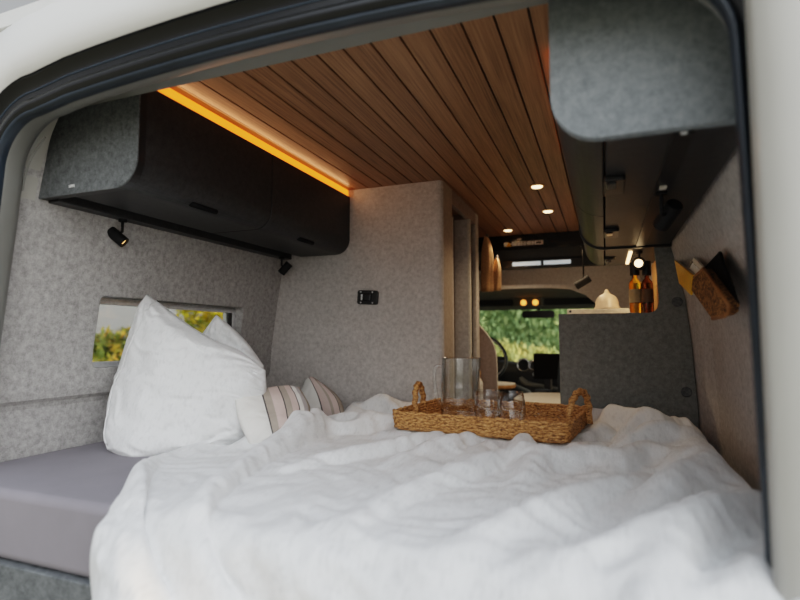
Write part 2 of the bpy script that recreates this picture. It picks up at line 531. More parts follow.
# sill and bumper below the bed
bm = NB(); box(bm, -1.75, .5, .70, .84, -1.52, -1.20); struct('door_sill', bm, 'paint_white', bev=.03, seg=4)

# ------------------------------------------------------------------ bathroom cubicle
bt = thing('bathroom_cubicle', (-1.13, 2.6, -1.215), 'felt-covered washroom cubicle filling the left side behind the bed, rounded corner post', 'cubicle')
bm = NB(); pz = [(-1.60, 2.24), (-.692, 2.24)]
for i in range(7):
    a = -PI/2 + PI/2*i/6; pz.append((-.692+.022*math.cos(a), 2.262+.022*math.sin(a)))
pz += [(-.67, 2.40), (-.695, 2.40), (-.695, 2.29), (-1.60, 2.29)]
prism_z(bm, pz, -1.21, .714); obj('front_panel', bm, 'felt_warm', bt)
bm = NB(); prism_z(bm, [(-.6695, 2.262), (-.668, 2.27), (-.668, 2.40), (-.6699, 2.40)], -1.21, .714); obj('door_post', bm, 'post_edge', bt)
bm = NB(); box(bm, -.695, -.67, 2.40, 2.95, .645, .714); obj('door_header', bm, 'felt_brown', bt)
bm = NB(); box(bm, -.695, -.668, 2.90, 2.97, -1.21, .7135); obj('rear_post', bm, 'felt_warm', bt, bev=.008, seg=3)
bm = NB(); box(bm, -1.60, -.70, 2.92, 2.97, -1.21, .7135); obj('back_panel', bm, 'felt_brown', bt)
bm = NB()
box(bm, -.735, -.717, 2.41, 2.60, -1.19, .625, Matrix.Rotation(math.radians(-14), 3, 'Z'), (-.717, 2.60, 0))
dl = obj('door', bm, 'felt_warm', bt)
bm = NB(); box(bm, -.735, -.655, 2.685, 2.70, -1.19, .627); obj('door_edge', bm, 'felt_warm', bt)
bm = NB(); box(bm, -.664, -.650, 2.683, 2.702, -1.19, .6275); obj('edge_strip', bm, 'cream_edge', bt, bev=.002)

# black lamp holder plate on that panel
hd = thing('charging_holder', (-1.032, 2.236, .19), 'small black rectangular wall holder with four screws on the felt panel', 'holder')
R6 = Matrix.Rotation(math.radians(3), 3, 'Y')
bm = NB(); prism_y(bm, rrect(.106, .066, .010, 5, -1.032, .19), 2.226, 2.239); bmesh.ops.rotate(bm, verts=bm.verts, cent=(-1.032, 2.23, .19), matrix=R6); obj('plate', bm, 'black', hd, bev=.003)
bm = NB(); box(bm, -1.052, -1.010, 2.212, 2.228, .172, .207); bmesh.ops.rotate(bm, verts=bm.verts, cent=(-1.032, 2.23, .19), matrix=R6); obj('cover', bm, 'gloss_black', hd, bev=.004)
bm = NB(); box(bm, -1.064, -1.056, 2.219, 2.228, .176, .203); bmesh.ops.rotate(bm, verts=bm.verts, cent=(-1.032, 2.23, .19), matrix=R6); obj('clip', bm, 'white_metal', hd, bev=.002)
for sx, sz in ((-1, 1), (1, 1), (-1, -1), (1, -1)):
    bm = NB(); lathe(bm, [(0, 0), (.0038, 0), (.003, .003), (0, .003)], (-1.036+sx*.030, 2.226, .19+sz*.025 - sx*.0016), 12, (0, -1, 0)); obj('screw', bm, 'white_metal', hd)

# ------------------------------------------------------------------ overhead cabinets
def arc(cx, cz, r, a0, a1, n=10):
    return [(cx + r*math.cos(math.radians(a0+(a1-a0)*i/n)), cz + r*math.sin(math.radians(a0+(a1-a0)*i/n))) for i in range(n+1)]
FX, BZ = -1.128, .397
lc = thing('overhead_cabinet', (-1.32, 1.62, BZ), 'long black overhead locker above the pillows on the left wall, amber light along its top', 'cabinet')
sec = [(-1.44, .680), (FX-.003, .680)] + arc(FX-.073, BZ+.075, .07, 0, -90) + [(-1.40, BZ+.005), (-1.44, BZ+.02)]
for y0, y1 in ((1.028, 1.599), (1.603, 2.236)):
    bm = NB(); prism_y(bm, sec, y0, y1); d = obj('door', bm, 'laminate_dark', lc, smooth=False)
    md = d.modifiers.new('b', 'BEVEL'); md.width = .0015; md.limit_method = 'ANGLE'; md.angle_limit = .9
    ym = (y0+y1)/2 - .02
    bm = NB()
    pts = [(FX-.050 + dx, ym + t, BZ + .0075 + dz) for t, dx, dz in ((-.09, 0, 0), (.09, 0, 0))]
    tube(bm, [(FX-.040, ym-.055, BZ+.012), (FX-.040, ym+.055, BZ+.012)], .009, 10); obj('finger_grip', bm, 'screen_black', d, smooth=True)
sec2 = [(-1.505, .695), (FX, .695)] + arc(FX-.078, BZ+.078, .078, 0, -90) + [(-1.50, BZ), (-1.515, .40)]
bm = NB(); prism_y(bm, sec2, 1.0, 1.006); obj('end_panel', bm, 'laminate', lc, bev=.002)
bm = NB(); prism_y(bm, [(x-.001, z+.001) for x, z in sec2], 1.0065, 1.0275); obj('shadow_gap', bm, 'black', lc)
bm = NB(); box(bm, -1.45, -1.395, 1.03, 2.236, .420, .445); obj('lamp_track', bm, 'black', lc)
bm = NB(); box(bm, -1.51, -1.455, 1.03, 2.236, .392, .425); obj('wall_rail', bm, 'laminate_dark', lc, bev=.003)
bm = NB(); box(bm, -1.16, -1.140, 1.03, 2.236, .6805, .7125); obj('light_strip', bm, 'led', lc)
# logo on the end panel, three small rounded white letters
def text_obj(name, s, size, loc, rot, m, parent, ext=.0006):
    cu = bpy.data.curves.new(name, 'FONT'); cu.body = s; cu.size = size; cu.extrude = ext; cu.align_x = 'CENTER'; cu.align_y = 'CENTER'
    t = bpy.data.objects.new(name, cu); C.objects.link(t)
    bpy.context.view_layer.update()
    me = bpy.data.meshes.new_from_object(t); bpy.data.objects.remove(t)
    mt = Matrix.Translation(V(loc) - ROOT[parent.name]) @ Matrix([list(r)+[0] for r in rot]+[[0, 0, 0, 1]]).to_4x4()
    me.transform(mt)
    o = bpy.data.objects.new(name, me); C.objects.link(o); o.parent = parent
    me.materials.clear(); me.materials.append(M[m])
    return o
ROTY = Matrix(((1, 0, 0), (0, 0, -1), (0, 1, 0)))      # text facing the rear (-Y)
text_obj('logo', 'uns', .017, (-1.365, .9992, .421), ROTY, 'white_print', lc)

RFX, RBZ = -.08, .352
def right_cab(name, y0, y1, label, split, ends):
    t = thing(name, (.08, (y0+y1)/2, RBZ), label, 'cabinet', None)
    rr = .085
    front = [(RFX, .690)] + arc(RFX+rr, RBZ+rr, rr, 180, 270)
    front_in = [(x+.016, z) for x, z in [(RFX, .69)]] + [(x, z) for x, z in arc(RFX+rr, RBZ+rr, rr-.016, 180, 270)]
    cuts = [y0] + split + [y1]
    for a, b3 in zip(cuts, cuts[1:]):
        bm = NB(); prism_y(bm, front + front_in[::-1], a+.002, b3-.002); d = obj('door', bm, 'laminate_dark', t)
        md = d.modifiers.new('b', 'BEVEL'); md.width = .0015; md.limit_method = 'ANGLE'; md.angle_limit = .9
    bm = NB(); box(bm, .010, .235, y0, y1, RBZ, RBZ+.016); obj('bottom_panel', bm, 'laminate_dark', t)
    bm = NB(); box(bm, .06, .16, y0+.01, y1-.01, RBZ+.016, .69); obj('carcass', bm, 'black', t)
    return t, front
rc, fsec = right_cab('overhead_cabinet', .985, 2.18, 'black overhead locker nearest the rear door on the right, end panel coloured pale grey for the sky light on it', [1.615], True)
bm = NB(); prism_y(bm, [(RFX-.002, .70)] + arc(RFX+.083, RBZ+.083, .085, 180, 270) + [(.245, RBZ-.002), (.175, .70)], .962, .984)
obj('end_panel', bm, 'laminate_skylit', rc, bev=.0015)
bm = NB(); box(bm, .118, .150, .99, 2.17, RBZ-.004, RBZ+.001); tr = obj('lamp_track', bm, 'black', rc)
bm = NB(); box(bm, .129, .139, .986, .992, RBZ-.005, RBZ-.002); obj('track_end', bm, 'white_print', tr)
bm = NB(); prism_y(bm, [(RFX-.006, .695)] + arc(RFX+.085, RBZ+.083, .091, 180, 270) + [(.24, RBZ-.008), (.24, RBZ+.03), (.0, RBZ+.03), (.0, .695)], 2.182, 2.2); obj('divider', bm, 'black', rc)
rc2, _ = right_cab('overhead_cabinet', 2.202, 2.72, 'black overhead locker above the kitchen counter, warm tube light beneath it', [], False)
bm = NB(); prism_y(bm, fsec + [(.2, RBZ), (.2, .69)], 2.721, 2.735); obj('end_panel', bm, 'black', rc2)
bm = NB(); box(bm, .098, .112, 2.30, 2.66, RBZ-.008, RBZ-.001); obj('tube_light', bm, 'led_white', rc2, bev=.003)
for a, b3, rt in ((1.30, 2.10, rc),):
    bm = NB(); box(bm, -.108, -.084, a, b3, .700, .712); obj('light_strip', bm, 'led', rt)

# push catches under the right lockers
ct = thing('push_catch', (.026, 1.268, RBZ), 'push-button catch under the right locker, nearest the rear door', 'catch')
bm = NB(); prism_z(bm, rrect(.044, .125, .008, 4, .028, 1.268), RBZ-.012, RBZ-.0005); hsg = obj('housing', bm, 'black', ct, bev=.003)
bm = NB(); box(bm, .012, .032, 1.215, 1.262, RBZ-.017, RBZ-.011); obj('button', bm, 'gloss_black', ct, bev=.002)
dup(ct, (.026, 1.855, RBZ), 'push-button catch under the right locker, second from the rear door')
dup(ct, (.026, 2.50, RBZ), 'push-button catch beneath the far locker over the kitchen')

# ------------------------------------------------------------------ spot lamps
def spot(name, top, stem_to, c, d, length, r, label, lit='lamp_dim', base=True):
    t = thing(name, top, label, 'lamp')
    top, stem_to, c, d = V(top), V(stem_to), V(c), V(d).normalized()
    if base:
        bm = NB(); lathe(bm, [(0, 0), (.013, 0), (.013, -.008), (0, -.008)], top, 20); obj('mount', bm, 'black_matt', t)
    bm = NB(); tube(bm, [top, (top+stem_to)/2, stem_to, c], .0042, 8); obj('stem', bm, 'black_matt', t, smooth=True)
    bm = NB(); h = length/2
    lathe(bm, [(0, -h), (r*.93, -h), (r, -h+.003), (r, h-.001), (r*.95, h), (r*.82, h), (r*.80, h-.010), (0, h-.010)], c, 28, d)
    hd_ = obj('lamp_head', bm, 'black_matt', t, bev=.0008)
    bm = NB(); lathe(bm, [(0, h-.0095), (r*.62, h-.0095), (r*.62, h-.007), (0, h-.007)], c, 20, d); obj('bulb', bm, lit, hd_)
    return t
spot('spot_lamp', (-1.48, 1.266, .392), (-1.480, 1.266, .352), (-1.497, 1.262, .334), (.55, .35, -.55), .062, .0185, 'black cylinder spot lamp under the left locker nearest the rear door')
spot('spot_lamp', (-1.455, 2.15, .392), (-1.455, 2.15, .352), (-1.435, 2.15, .336), (-.35, -.1, -.42), .062, .0185, 'black cylinder spot lamp under the left locker in the felt corner', 'black')
spot('spot_lamp', (.134, 1.375, RBZ-.003), (.134, 1.39, RBZ-.055), (.152, 1.43, RBZ-.050), (-.30, .60, -.42), .075, .020, 'black cylinder spot lamp under the right locker near the wall', 'black')
bm = NB(); box(bm, .126, .141, 1.318, 1.338, RBZ-.009, RBZ-.003); tag(obj('track_connector', bm, 'cream_edge', bev=.001), 'small cream connector clip on the black lamp track', 'connector')
spot('spot_lamp', (-.10, 2.98, .50), (-.10, 2.98, .335), (-.105, 2.98, .300), (-.85, .1, -.5), .085, .021, 'black spot lamp hanging on a long stem beside the kitchen locker', 'black')
spot('spot_lamp', (.138, 2.33, RBZ), (.138, 2.33, .325), (.136, 2.33, .302), (-.10, -.85, -.05), .060, .026, 'black spot lamp glowing above the oil bottles', 'lamp')

# downlights in the ceiling
dn = thing('ceiling_downlight', (-.281, 2.50, .715), 'round warm ceiling downlight nearest the bed', 'light')
bm = NB(); lathe(bm, [(0, -.001), (.027, -.001), (.033, -.004), (.035, -.001), (.035, .001), (0, .001)], (-.281, 2.50, .714), 28); obj('ring', bm, 'oak', dn, smooth=True)
bm = NB(); lathe(bm, [(0, -.006), (.024, -.006), (.026, -.001), (0, -.001)], (-.281, 2.50, .714), 28); obj('lens', bm, 'lamp', dn, smooth=True)
dup(dn, (-.282, 3.02, .715), 'round warm ceiling downlight in the middle of three')
dup(dn, (-.582, 3.467, .715), 'round warm ceiling downlight nearest the cab')

# ------------------------------------------------------------------ kitchen
kt = thing('kitchen_unit', (.06, 2.8, -1.215), 'dark grey kitchen block with a tall side panel behind the bed', 'kitchen unit')
poly = [(-.176, -1.21), (-.176, .098), (.158, .098), (.178, .102), (.192, .116), (.197, .140), (.193, .26), (.186, .352), (.243, .352), (.262, .28), (.287, .143), (.301, 0), (.315, -.27), (.320, -1.21)]
bm = NB(); prism_y(bm, poly, 2.24, 2.262); sp = obj('side_panel', bm, 'panel', kt, bev=.0015)
bm = NB(); box(bm, -.174, -.15, 2.265, 3.55, -1.21, .07); obj('front', bm, 'laminate', kt)
bm = NB(); box(bm, -.178, .285, 2.263, 3.55, .070, .094); obj('worktop', bm, 'table_white', kt, bev=.003)
for x, z, l in ((.258, .137, 'upper'), (.278, -.202, 'lower')):
    bm = NB(); lathe(bm, [(0, 0), (.019, 0), (.019, .003), (.016, .005), (0, .005)], (x, 2.2395, z), 24, (0, -1, 0)); obj('cover_cap', bm, 'laminate', kt, smooth=False)
cb = thing('cutting_board', (-.01, 2.72, .0945), 'cream sink cover board on the kitchen counter under the beige bell lid', 'board')
bm = NB(); box(bm, -.165, .145, 2.60, 2.86, .0945, .135); obj('board', bm, 'cream_edge', cb, bev=.004, seg=3)
bm = NB(); lathe(bm, [(0, 0), (.006, 0), (.006, .002), (0, .002)], (-.150, 2.599, .125), 12, (0, -1, 0)); obj('hole', bm, 'black', cb)
bm = NB(); c = (.012, 2.66, .1355)
lathe(bm, [(0, 0), (.058, 0), (.058, .006), (.052, .014), (.051, .032), (.045, .050), (.033, .064), (.017, .072), (.010, .080), (.009, .088), (.004, .094), (0, .095)], c, 36)
tag(obj('bell_lid', bm, 'ceramic', smooth=True), 'beige bell-shaped ceramic lid standing on the kitchen counter', 'lid')
def bottle(name, c, label, gm, r, hb, cap_h, lab_m):
    t = thing(name, c, label, 'bottle')
    bm = NB(); lathe(bm, [(0, 0), (r*.9, 0), (r, .006), (r, hb*.74), (r*.85, hb*.81), (r*.42, hb*.88), (r*.40, hb), (0, hb)], c, 28); obj('body', bm, gm, t, smooth=True)
    bm = NB(); lathe(bm, [(r*1.02, hb*.30), (r*1.03, hb*.31), (r*1.03, hb*.61), (r*1.02, hb*.62), (r*1.0, hb*.61), (r*1.0, hb*.31)], c, 28, close=True); obj('paper_label', bm, lab_m, t, smooth=True)
    bm = NB(); lathe(bm, [(0, hb-.008), (r*.72, hb-.008), (r*.76, hb-.004), (r*.76, hb+cap_h), (r*.6, hb+cap_h+.004), (0, hb+cap_h+.004)], c, 24); obj('cap', bm, 'black', t, smooth=False)
    return t
M['label_tan'] = plain('tan_label', (.45, .34, .20), .7)
M['label_dark'] = plain('brown_label', (.16, .09, .05), .7)
bottle('oil_bottle', (.1225, 2.40, .0945), 'amber oil bottle with tan label and black cap on the counter', 'amber_glass', .0245, .175, .045, 'label_tan')
bottle('vinegar_bottle', (.166, 2.37, .0945), 'dark brown bottle with black cap beside the amber one', 'dark_glass', .0225, .170, .048, 'label_dark')
bm = NB(); box(bm, .215, .222, 2.30, 2.75, .10, .345); box(bm, .213, .217, 2.31, 2.74, .225, .231)
tag(obj('lit_wall_patch', bm, 'oak', bev=.002), 'wood-coloured sheet standing in for warm light on the felt wall behind the bottles', 'board')  # added sheet, its oak colour paints warm light onto the felt wall

# ------------------------------------------------------------------ pocket on the right wall
og = thing('wall_pocket', (.285, 1.6, .06), 'black and cork wall pocket hanging on the right felt wall', 'organizer')
def slab(bm, quad, x0, x1):          # quad: (y, z) on the wall plane, x0 < x1
    return prism_x(bm, quad, x0, x1)
bm = NB(); slab(bm, [(1.80, .20), (1.515, .218), (1.500, .205), (1.352, .078), (1.36, .064), (1.50, .060), (1.52, .07)], .272, .280)
obj('back_plate', bm, 'black_cloth', og, bev=.003)
bm = NB()
q = [(1.885, .172), (1.592, .183), (1.312, .070), (1.330, .056), (1.37, .051), (1.505, .050), (1.535, .060)]
rings = [[(.272, y, z) for y, z in q], [(.252, y+.0, z) for y, z in q], [(.246, y + (1.58-y)*.02, z + (.11-z)*.03) for y, z in q]]
loft(bm, rings); obj('cork_pocket', bm, 'cork', og, bev=.004, seg=3)
bm = NB(); tube(bm, [(.250, 1.885, .174), (.250, 1.592, .185), (.250, 1.45, .128), (.250, 1.312, .072), (.252, 1.325, .055), (.252, 1.37, .049), (.252, 1.51, .048)], .0045, 8); obj('piping', bm, 'cork_edge', og, smooth=True)
bm = NB(); lathe(bm, [(0, 0), (.004, 0), (.003, .002), (0, .002)], (.272, 1.385, .073), 10, (-1, 0, 0)); obj('rivet', bm, 'chrome', og)
bk = thing('paperback_book', (.255, 1.95, .18), 'yellow book sticking out of the cork wall pocket', 'book')
bm = NB(); slab(bm, [(2.155, .285), (1.75, .185), (1.80, .13), (2.05, .19)], .2445, .2505); obj('cover', bm, 'book_yellow', bk, bev=.001)
bm = NB(); slab(bm, [(2.150, .280), (1.76, .182), (1.80, .13), (2.045, .19)], .251, .262); obj('pages', bm, 'cream_edge', bk)
ph = thing('notebook', (.265, 1.85, .18), 'small white card case tucked behind the yellow book', 'notebook')
bm = NB(); slab(bm, [(1.96, .232), (1.86, .252), (1.70, .205), (1.74, .165), (1.88, .17)], .264, .2705); obj('cover', bm, 'cream_edge', ph, bev=.004, seg=3)
bm = NB(); slab(bm, [(1.93, .226), (1.87, .238), (1.74, .200), (1.78, .18)], .262, .2645); obj('card', bm, 'white_print', ph)
bm = NB(); slab(bm, [(1.935, .232), (1.875, .243), (1.86, .238), (1.915, .228)], .261, .2635); obj('slot', bm, 'black', ph)

# ------------------------------------------------------------------ cab seen through the gangway
bm = NB(); box(bm, -1.6, .3, 3.67, 3.72, .618, .735); box(bm, -1.6, .3, 3.665, 3.673, .655, .659)
rb = thing('roof_console', (-.6, 3.7, .5), 'black roof console across the cab entrance with warning sticker and white blind bars that emit a daylight glow', 'console')
obj('fascia', bm, 'gloss_black', rb)
bm = NB(); prism_x(bm, [(3.70, .618), (3.74, .618), (3.80, .545), (3.76, .545)], -1.6, .3); obj('sloped_shelf', bm, 'visor', rb)
bm = NB(); box(bm, -1.6, .3, 3.74, 3.79, .490, .548); obj('blind_cassette', bm, 'black', rb)
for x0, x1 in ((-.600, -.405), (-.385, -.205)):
    bm = NB(); box(bm, x0, x1, 3.728, 3.742, .508, .534); obj('blind_bar', bm, 'blind_glow', rb, bev=.002)
bm = NB()
xs = [-.640, -.600, -.568, -.545, -.515, -.490, -.455, -.425]
for i, (a, w) in enumerate(((-.645, .030), (-.590, .034), (-.553, .020), (-.530, .014), (-.512, .020), (-.486, .026), (-.456, .016), (-.436, .058))):
    box(bm, a, a+w, 3.6635, 3.6655, .640, .668)
box(bm, -.62, -.38, 3.664, 3.6655, .652, .657)
stk = obj('warning_print', bm, 'white_print', rb)
bm = NB(); box(bm, -.425, -.392, 3.662, 3.664, .648, .660); obj('print_window', bm, 'black', stk)
bm = NB(); prism_y(bm, [(-.632, .636), (-.592, .636), (-.612, .668)], 3.661, 3.6645); obj('warning_triangle', bm, 'yellow', rb)
bm = NB(); box(bm, -.555, -.525, 3.663, 3.6655, .684, .690); obj('small_print', bm, 'white_print', rb)

# felt bulkhead with arched lower edge, headliner, windscreen
bm = NB()
arcp = [(-1.6, .36), (-.55, .362), (-.35, .358), (-.22, .345), (-.12, .30), (-.05, .235), (.0, .16), (.02, .05), (.02, -1.2), (.32, -1.2), (.32, .80), (-1.6, .80)]
prism_y(bm, arcp, 3.88, 3.92); struct('bulkhead', bm, 'felt_mauve')
bm = NB(); prism_x(bm, [(3.92, .49), (3.92, .385), (4.25, .365), (4.62, .325), (4.80, .255), (4.86, .255), (4.9, .49)], -1.65, .5); box(bm, -1.65, .5, 3.92, 4.95, .49, .53); struct('cab_headliner', bm, 'olive')
for x0, x1 in ((-1.15, -.73), (-.47, -.05)):
    bm = NB(); box(bm, x0, x1, 4.56, 4.585, .275, .345, Matrix.Rotation(math.radians(-12), 3, 'X')); tag(obj('sun_visor', bm, 'visor', bev=.01, seg=3), 'grey folded sun visor left of the cab console' if x0 < -1 else 'grey folded sun visor right of the cab console', 'visor')
cc = thing('overhead_console', (-.59, 4.55, .30), 'grey cab roof console with two amber map lamps', 'console')
bm = NB(); box(bm, -.72, -.48, 4.48, 4.60, .268, .36); obj('housing', bm, 'olive', cc, bev=.012, seg=3)
for x in (-.632, -.535):
    bm = NB(); lathe(bm, [(0, 0), (.024, 0), (.022, .006), (0, .008)], (x, 4.479, .296), 20, (0, -1, 0)); obj('map_lamp', bm, emit('map_lamp_amber', (1.0, .36, .06), 1.5), cc, smooth=True)
mr = thing('rear_view_mirror', (-.53, 4.62, .19), 'black rear view mirror hanging at the windscreen', 'mirror')
bm = NB(); prism_y(bm, rrect(.27, .062, .02, 5, -.530, .202), 4.60, 4.63); obj('shell', bm, 'mirror_black', mr, bev=.004)
bm = NB(); tube(bm, [(-.53, 4.63, .21), (-.53, 4.70, .26)], .01, 8); obj('arm', bm, 'mirror_black', mr)
# windscreen glass, sloping forward, with pillars
bm = NB(); loft(bm, [[(-1.5, 4.82, .27), (.25, 4.82, .27), (.25, 4.826, .27), (-1.5, 4.826, .27)], [(-1.6, 5.35, -.34), (.35, 5.35, -.34), (.35, 5.356, -.34), (-1.6, 5.356, -.34)]])
ws = struct('window_2', bm, 'pane')
for a, b4 in (((-1.16, 4.80, .30), (-1.32, 5.33, -.36)), ((.28, 4.80, .30), (.38, 5.33, -.36))):
    bm = NB(); tube(bm, [a, b4], .05, 10); obj('windscreen_pillar', bm, 'dash', ws, smooth=True)
# dashboard
ds = thing('dashboard', (-.6, 4.75, -1.2), 'dark blue-black dashboard with chrome-ringed vents below the windscreen', 'dashboard')
bm = NB(); rings = []
for x in [-1.6 + .1*i for i in range(21)]:
    hump = .045*math.exp(-((x+1.0)/.22)**2) + .02*math.exp(-((x+.45)/.2)**2)
    rings.append([(x, 4.55, -.95), (x, 4.50, -.45), (x, 4.47, -.30+hump*.5), (x, 4.50, -.235+hump), (x, 4.58, -.215+hump), (x, 4.80, -.235+hump), (x, 5.30, -.33), (x, 5.30, -.95)])
loft(bm, rings); obj('body', bm, 'dash', ds, smooth=True)
for x, z, r in ((-.64, -.175, .052), (-.56, -.175, .040)):
    bm = NB(); lathe(bm, [(r, 0), (r+.006, .004), (r, .012), (r-.008, .010), (r-.010, 0)], (x, 4.475, z-.05), 28, (0, -1, 0), close=True); v_ = obj('vent_ring', bm, 'chrome', ds, smooth=True)
    bm = NB(); lathe(bm, [(0, 0), (r-.008, 0), (r-.008, .006), (0, .004)], (x, 4.475, z-.05), 24, (0, -1, 0)); obj('vent', bm, 'black', ds)
bm = NB(); lathe(bm, [(0, 0), (.018, 0), (.016, .012), (0, .014)], (-.545, 4.44, -.30), 16, (0, -1, 0)); obj('dial', bm, 'white_metal', ds, smooth=True)
bm = NB(); prism_y(bm, [(-.66, -.31), (-.60, -.36), (-.20, -.42), (-.20, -.95), (-.68, -.95)], 4.3, 4.5); obj('centre_stack', bm, 'dash', ds, bev=.02, seg=3)
sc_ = thing('cab_screen', (-.40, 4.2, -.32), 'black rectangular screen standing before the dashboard', 'screen')
bm = NB(); box(bm, -.520, -.318, 4.16, 4.18, -.312, -.118); obj('screen', bm, 'screen_black', sc_, bev=.006, seg=3)
bm = NB(); box(bm, -.445, -.395, 4.18, 4.30, -.40, -.24); obj('stand', bm, 'black', sc_, bev=.005)
# steering wheel
sw = thing('steering_wheel', (-.90, 4.28, -.15), 'dark steering wheel with a silver-edged rim left of the gangway', 'steering wheel')
bm = NB(); u = V((1, 0, 0)); w = V((0, -.35, .94)).normalized(); cen = V((-.935, 4.28, -.165))
tube(bm, [cen + u*.185*math.cos(2*PI*k/40) + w*.185*math.sin(2*PI*k/40) for k in range(40)], .015, 10, True); obj('rim', bm, 'dark_blue', sw, smooth=True)
bm = NB(); tube(bm, [cen + V((0, -.012, 0)) + u*.180*math.cos(-PI/2 + PI*k/20) + w*.180*math.sin(-PI/2 + PI*k/20) for k in range(21)], .005, 6); obj('rim_inlay', bm, 'white_metal', sw, smooth=True)
bm = NB(); lathe(bm, [(0, -.02), (.07, -.02), (.075, 0), (.06, .025), (0, .03)], cen, 24, (0, -1, -.35)); obj('hub', bm, 'dash', sw, smooth=True)
for s in (-1, 1):
    bm = NB(); tube(bm, [cen + u*.05*s, cen + u*.175*s], [.022, .014], 8); obj('spoke', bm, 'dash', sw, smooth=True)
# cab seats
def seat(x, label):
    t = thing('captain_chair', (x, 4.0, -1.2), label, 'seat')
    bm = NB()
    rings = []
    for z, w, y0, y1 in ((-.62, .40, 3.95, 4.10), (-.50, .46, 3.90, 4.06), (-.30, .47, 3.86, 4.02), (-.16, .44, 3.84, 3.98), (-.06, .36, 3.83, 3.95), (-.02, .26, 3.83, 3.93)):
        rings.append([(x + px_, (y0+y1)/2 + py_, z) for px_, py_ in rrect(w, y1-y0, .05, 4)])
    loft(bm, rings); obj('backrest', bm, 'dark_blue', t, smooth=True)
    bm = NB(); box(bm, x-.24, x+.24, 4.0, 4.48, -.72, -.56); obj('seat_cushion', bm, 'dark_blue', t, bev=.05, seg=4)
    bm = NB(); box(bm, x-.13, x+.13, 3.83, 3.91, .01, .16); obj('headrest', bm, 'dark_blue', t, bev=.035, seg=4)
    bm = NB(); box(bm, x-.2, x+.2, 4.02, 4.42, -1.2, -.73); obj('seat_base', bm, 'black', t)
    return t
seat(-1.02, 'dark blue driver seat beyond the felt screen')
seat(-.09, 'dark blue passenger seat half hidden by the kitchen panel')
bm = NB(); tube(bm, [(-.80, 4.18, -.36), (-.68, 4.16, -.375), (-.56, 4.12, -.42), (-.50, 4.08, -.50)], .028, 10)
tag(obj('hand_brake', bm, 'dark_blue', smooth=True), 'curved dark blue lever beyond the small round table', 'lever')
bm = NB(); lathe(bm, [(0, 0), (.05, 0), (.062, .09), (.058, .095), (0, .09)], (-.43, 3.98, -.47), 24); tag(obj('cup', bm, 'dark_blue', smooth=True), 'blue-grey cup between the cab seats', 'cup')
# tables
tb = thing('dinette_table', (-.29, 3.62, -1.2), 'large white table with rounded oak edge across the gangway', 'table')
tp = rrect(.66, .62, .20, 10, -.225, 3.57)
bm = NB(); prism_z(bm, tp, -.402, -.385); obj('tabletop', bm, 'table_white', tb)
bm = NB(); prism_z(bm, [((x+.225)*1.008-.225, (y-3.57)*1.008+3.57) for x, y in tp], -.425, -.3865); obj('edge_band', bm, 'oak', tb)
bm = NB(); lathe(bm, [(0, 0), (.16, 0), (.16, .015), (.03, .02), (.03, .785), (0, .785)], (-.225, 3.6, -1.213), 24); obj('pedestal', bm, 'black', tb)
t2 = thing('swivel_table', (-.62, 3.55, -1.2), 'small round white table leaf with oak edge beside the felt screen', 'table')
bm = NB(); lathe(bm, [(0, 0), (.125, 0), (.125, .008), (0, .008)], (-.70, 3.62, -.315), 40); obj('tabletop', bm, 'table_white', t2)
bm = NB(); lathe(bm, [(0, 0), (.120, 0), (.127, .008), (.127, .022), (0, .022)], (-.70, 3.62, -.338), 40); obj('edge_band', bm, 'oak', t2)
bm = NB(); tube(bm, [(-.66, 3.62, -1.21), (-.66, 3.62, -.34)], .02, 12); obj('pedestal', bm, 'black', t2)
# felt screen with rounded top at the bench
fs = thing('bench_screen', (-.68, 3.1, -1.2), 'brown felt bench screen with rounded top corner and cream edge', 'screen')
pp = [(-.95, -1.2), (-.95, .10)]
for i in range(13):
    a = PI/2 - PI/2*i/12
    pp.append((-.80 + .200*math.sin(PI/2-a) , -.10 + .20*math.sin(a)))
pp = [(-.95, -1.2), (-.95, .12), (-.74, .10), (-.70, .075), (-.665, .035), (-.635, -.005), (-.612, -.05), (-.602, -.10), (-.598, -.18), (-.594, -1.2)]
bm = NB(); prism_y(bm, pp, 3.10, 3.118); obj('panel', bm, 'felt_brown', fs)
bm = NB(); tube(bm, [(x, 3.104, z) for x, z in pp[2:]], .005, 6); obj('edge_trim', bm, 'cream_edge', fs, smooth=True)
# small bottle on the bench side
sb = thing('dish_soap_bottle', (-.66, 2.99+.04, -.42), 'small white bottle with orange cap beside the washroom post', 'bottle')
bm = NB(); lathe(bm, [(0, 0), (.022, 0), (.024, .01), (.024, .12), (.010, .15), (0, .15)], (-.690, 3.03, -.38), 20); obj('body', bm, 'table_white', sb, smooth=True)
bm = NB(); lathe(bm, [(0, .15), (.013, .15), (.012, .19), (0, .19)], (-.690, 3.03, -.38), 16); obj('cap', bm, 'oak', sb, smooth=True)
bm = NB(); box(bm, -.95, -.60, 2.975, 3.098, -1.21, -.38); tag(obj('shelf_cupboard', bm, 'felt_brown'), 'brown low cupboard between washroom and felt screen', 'cupboard')
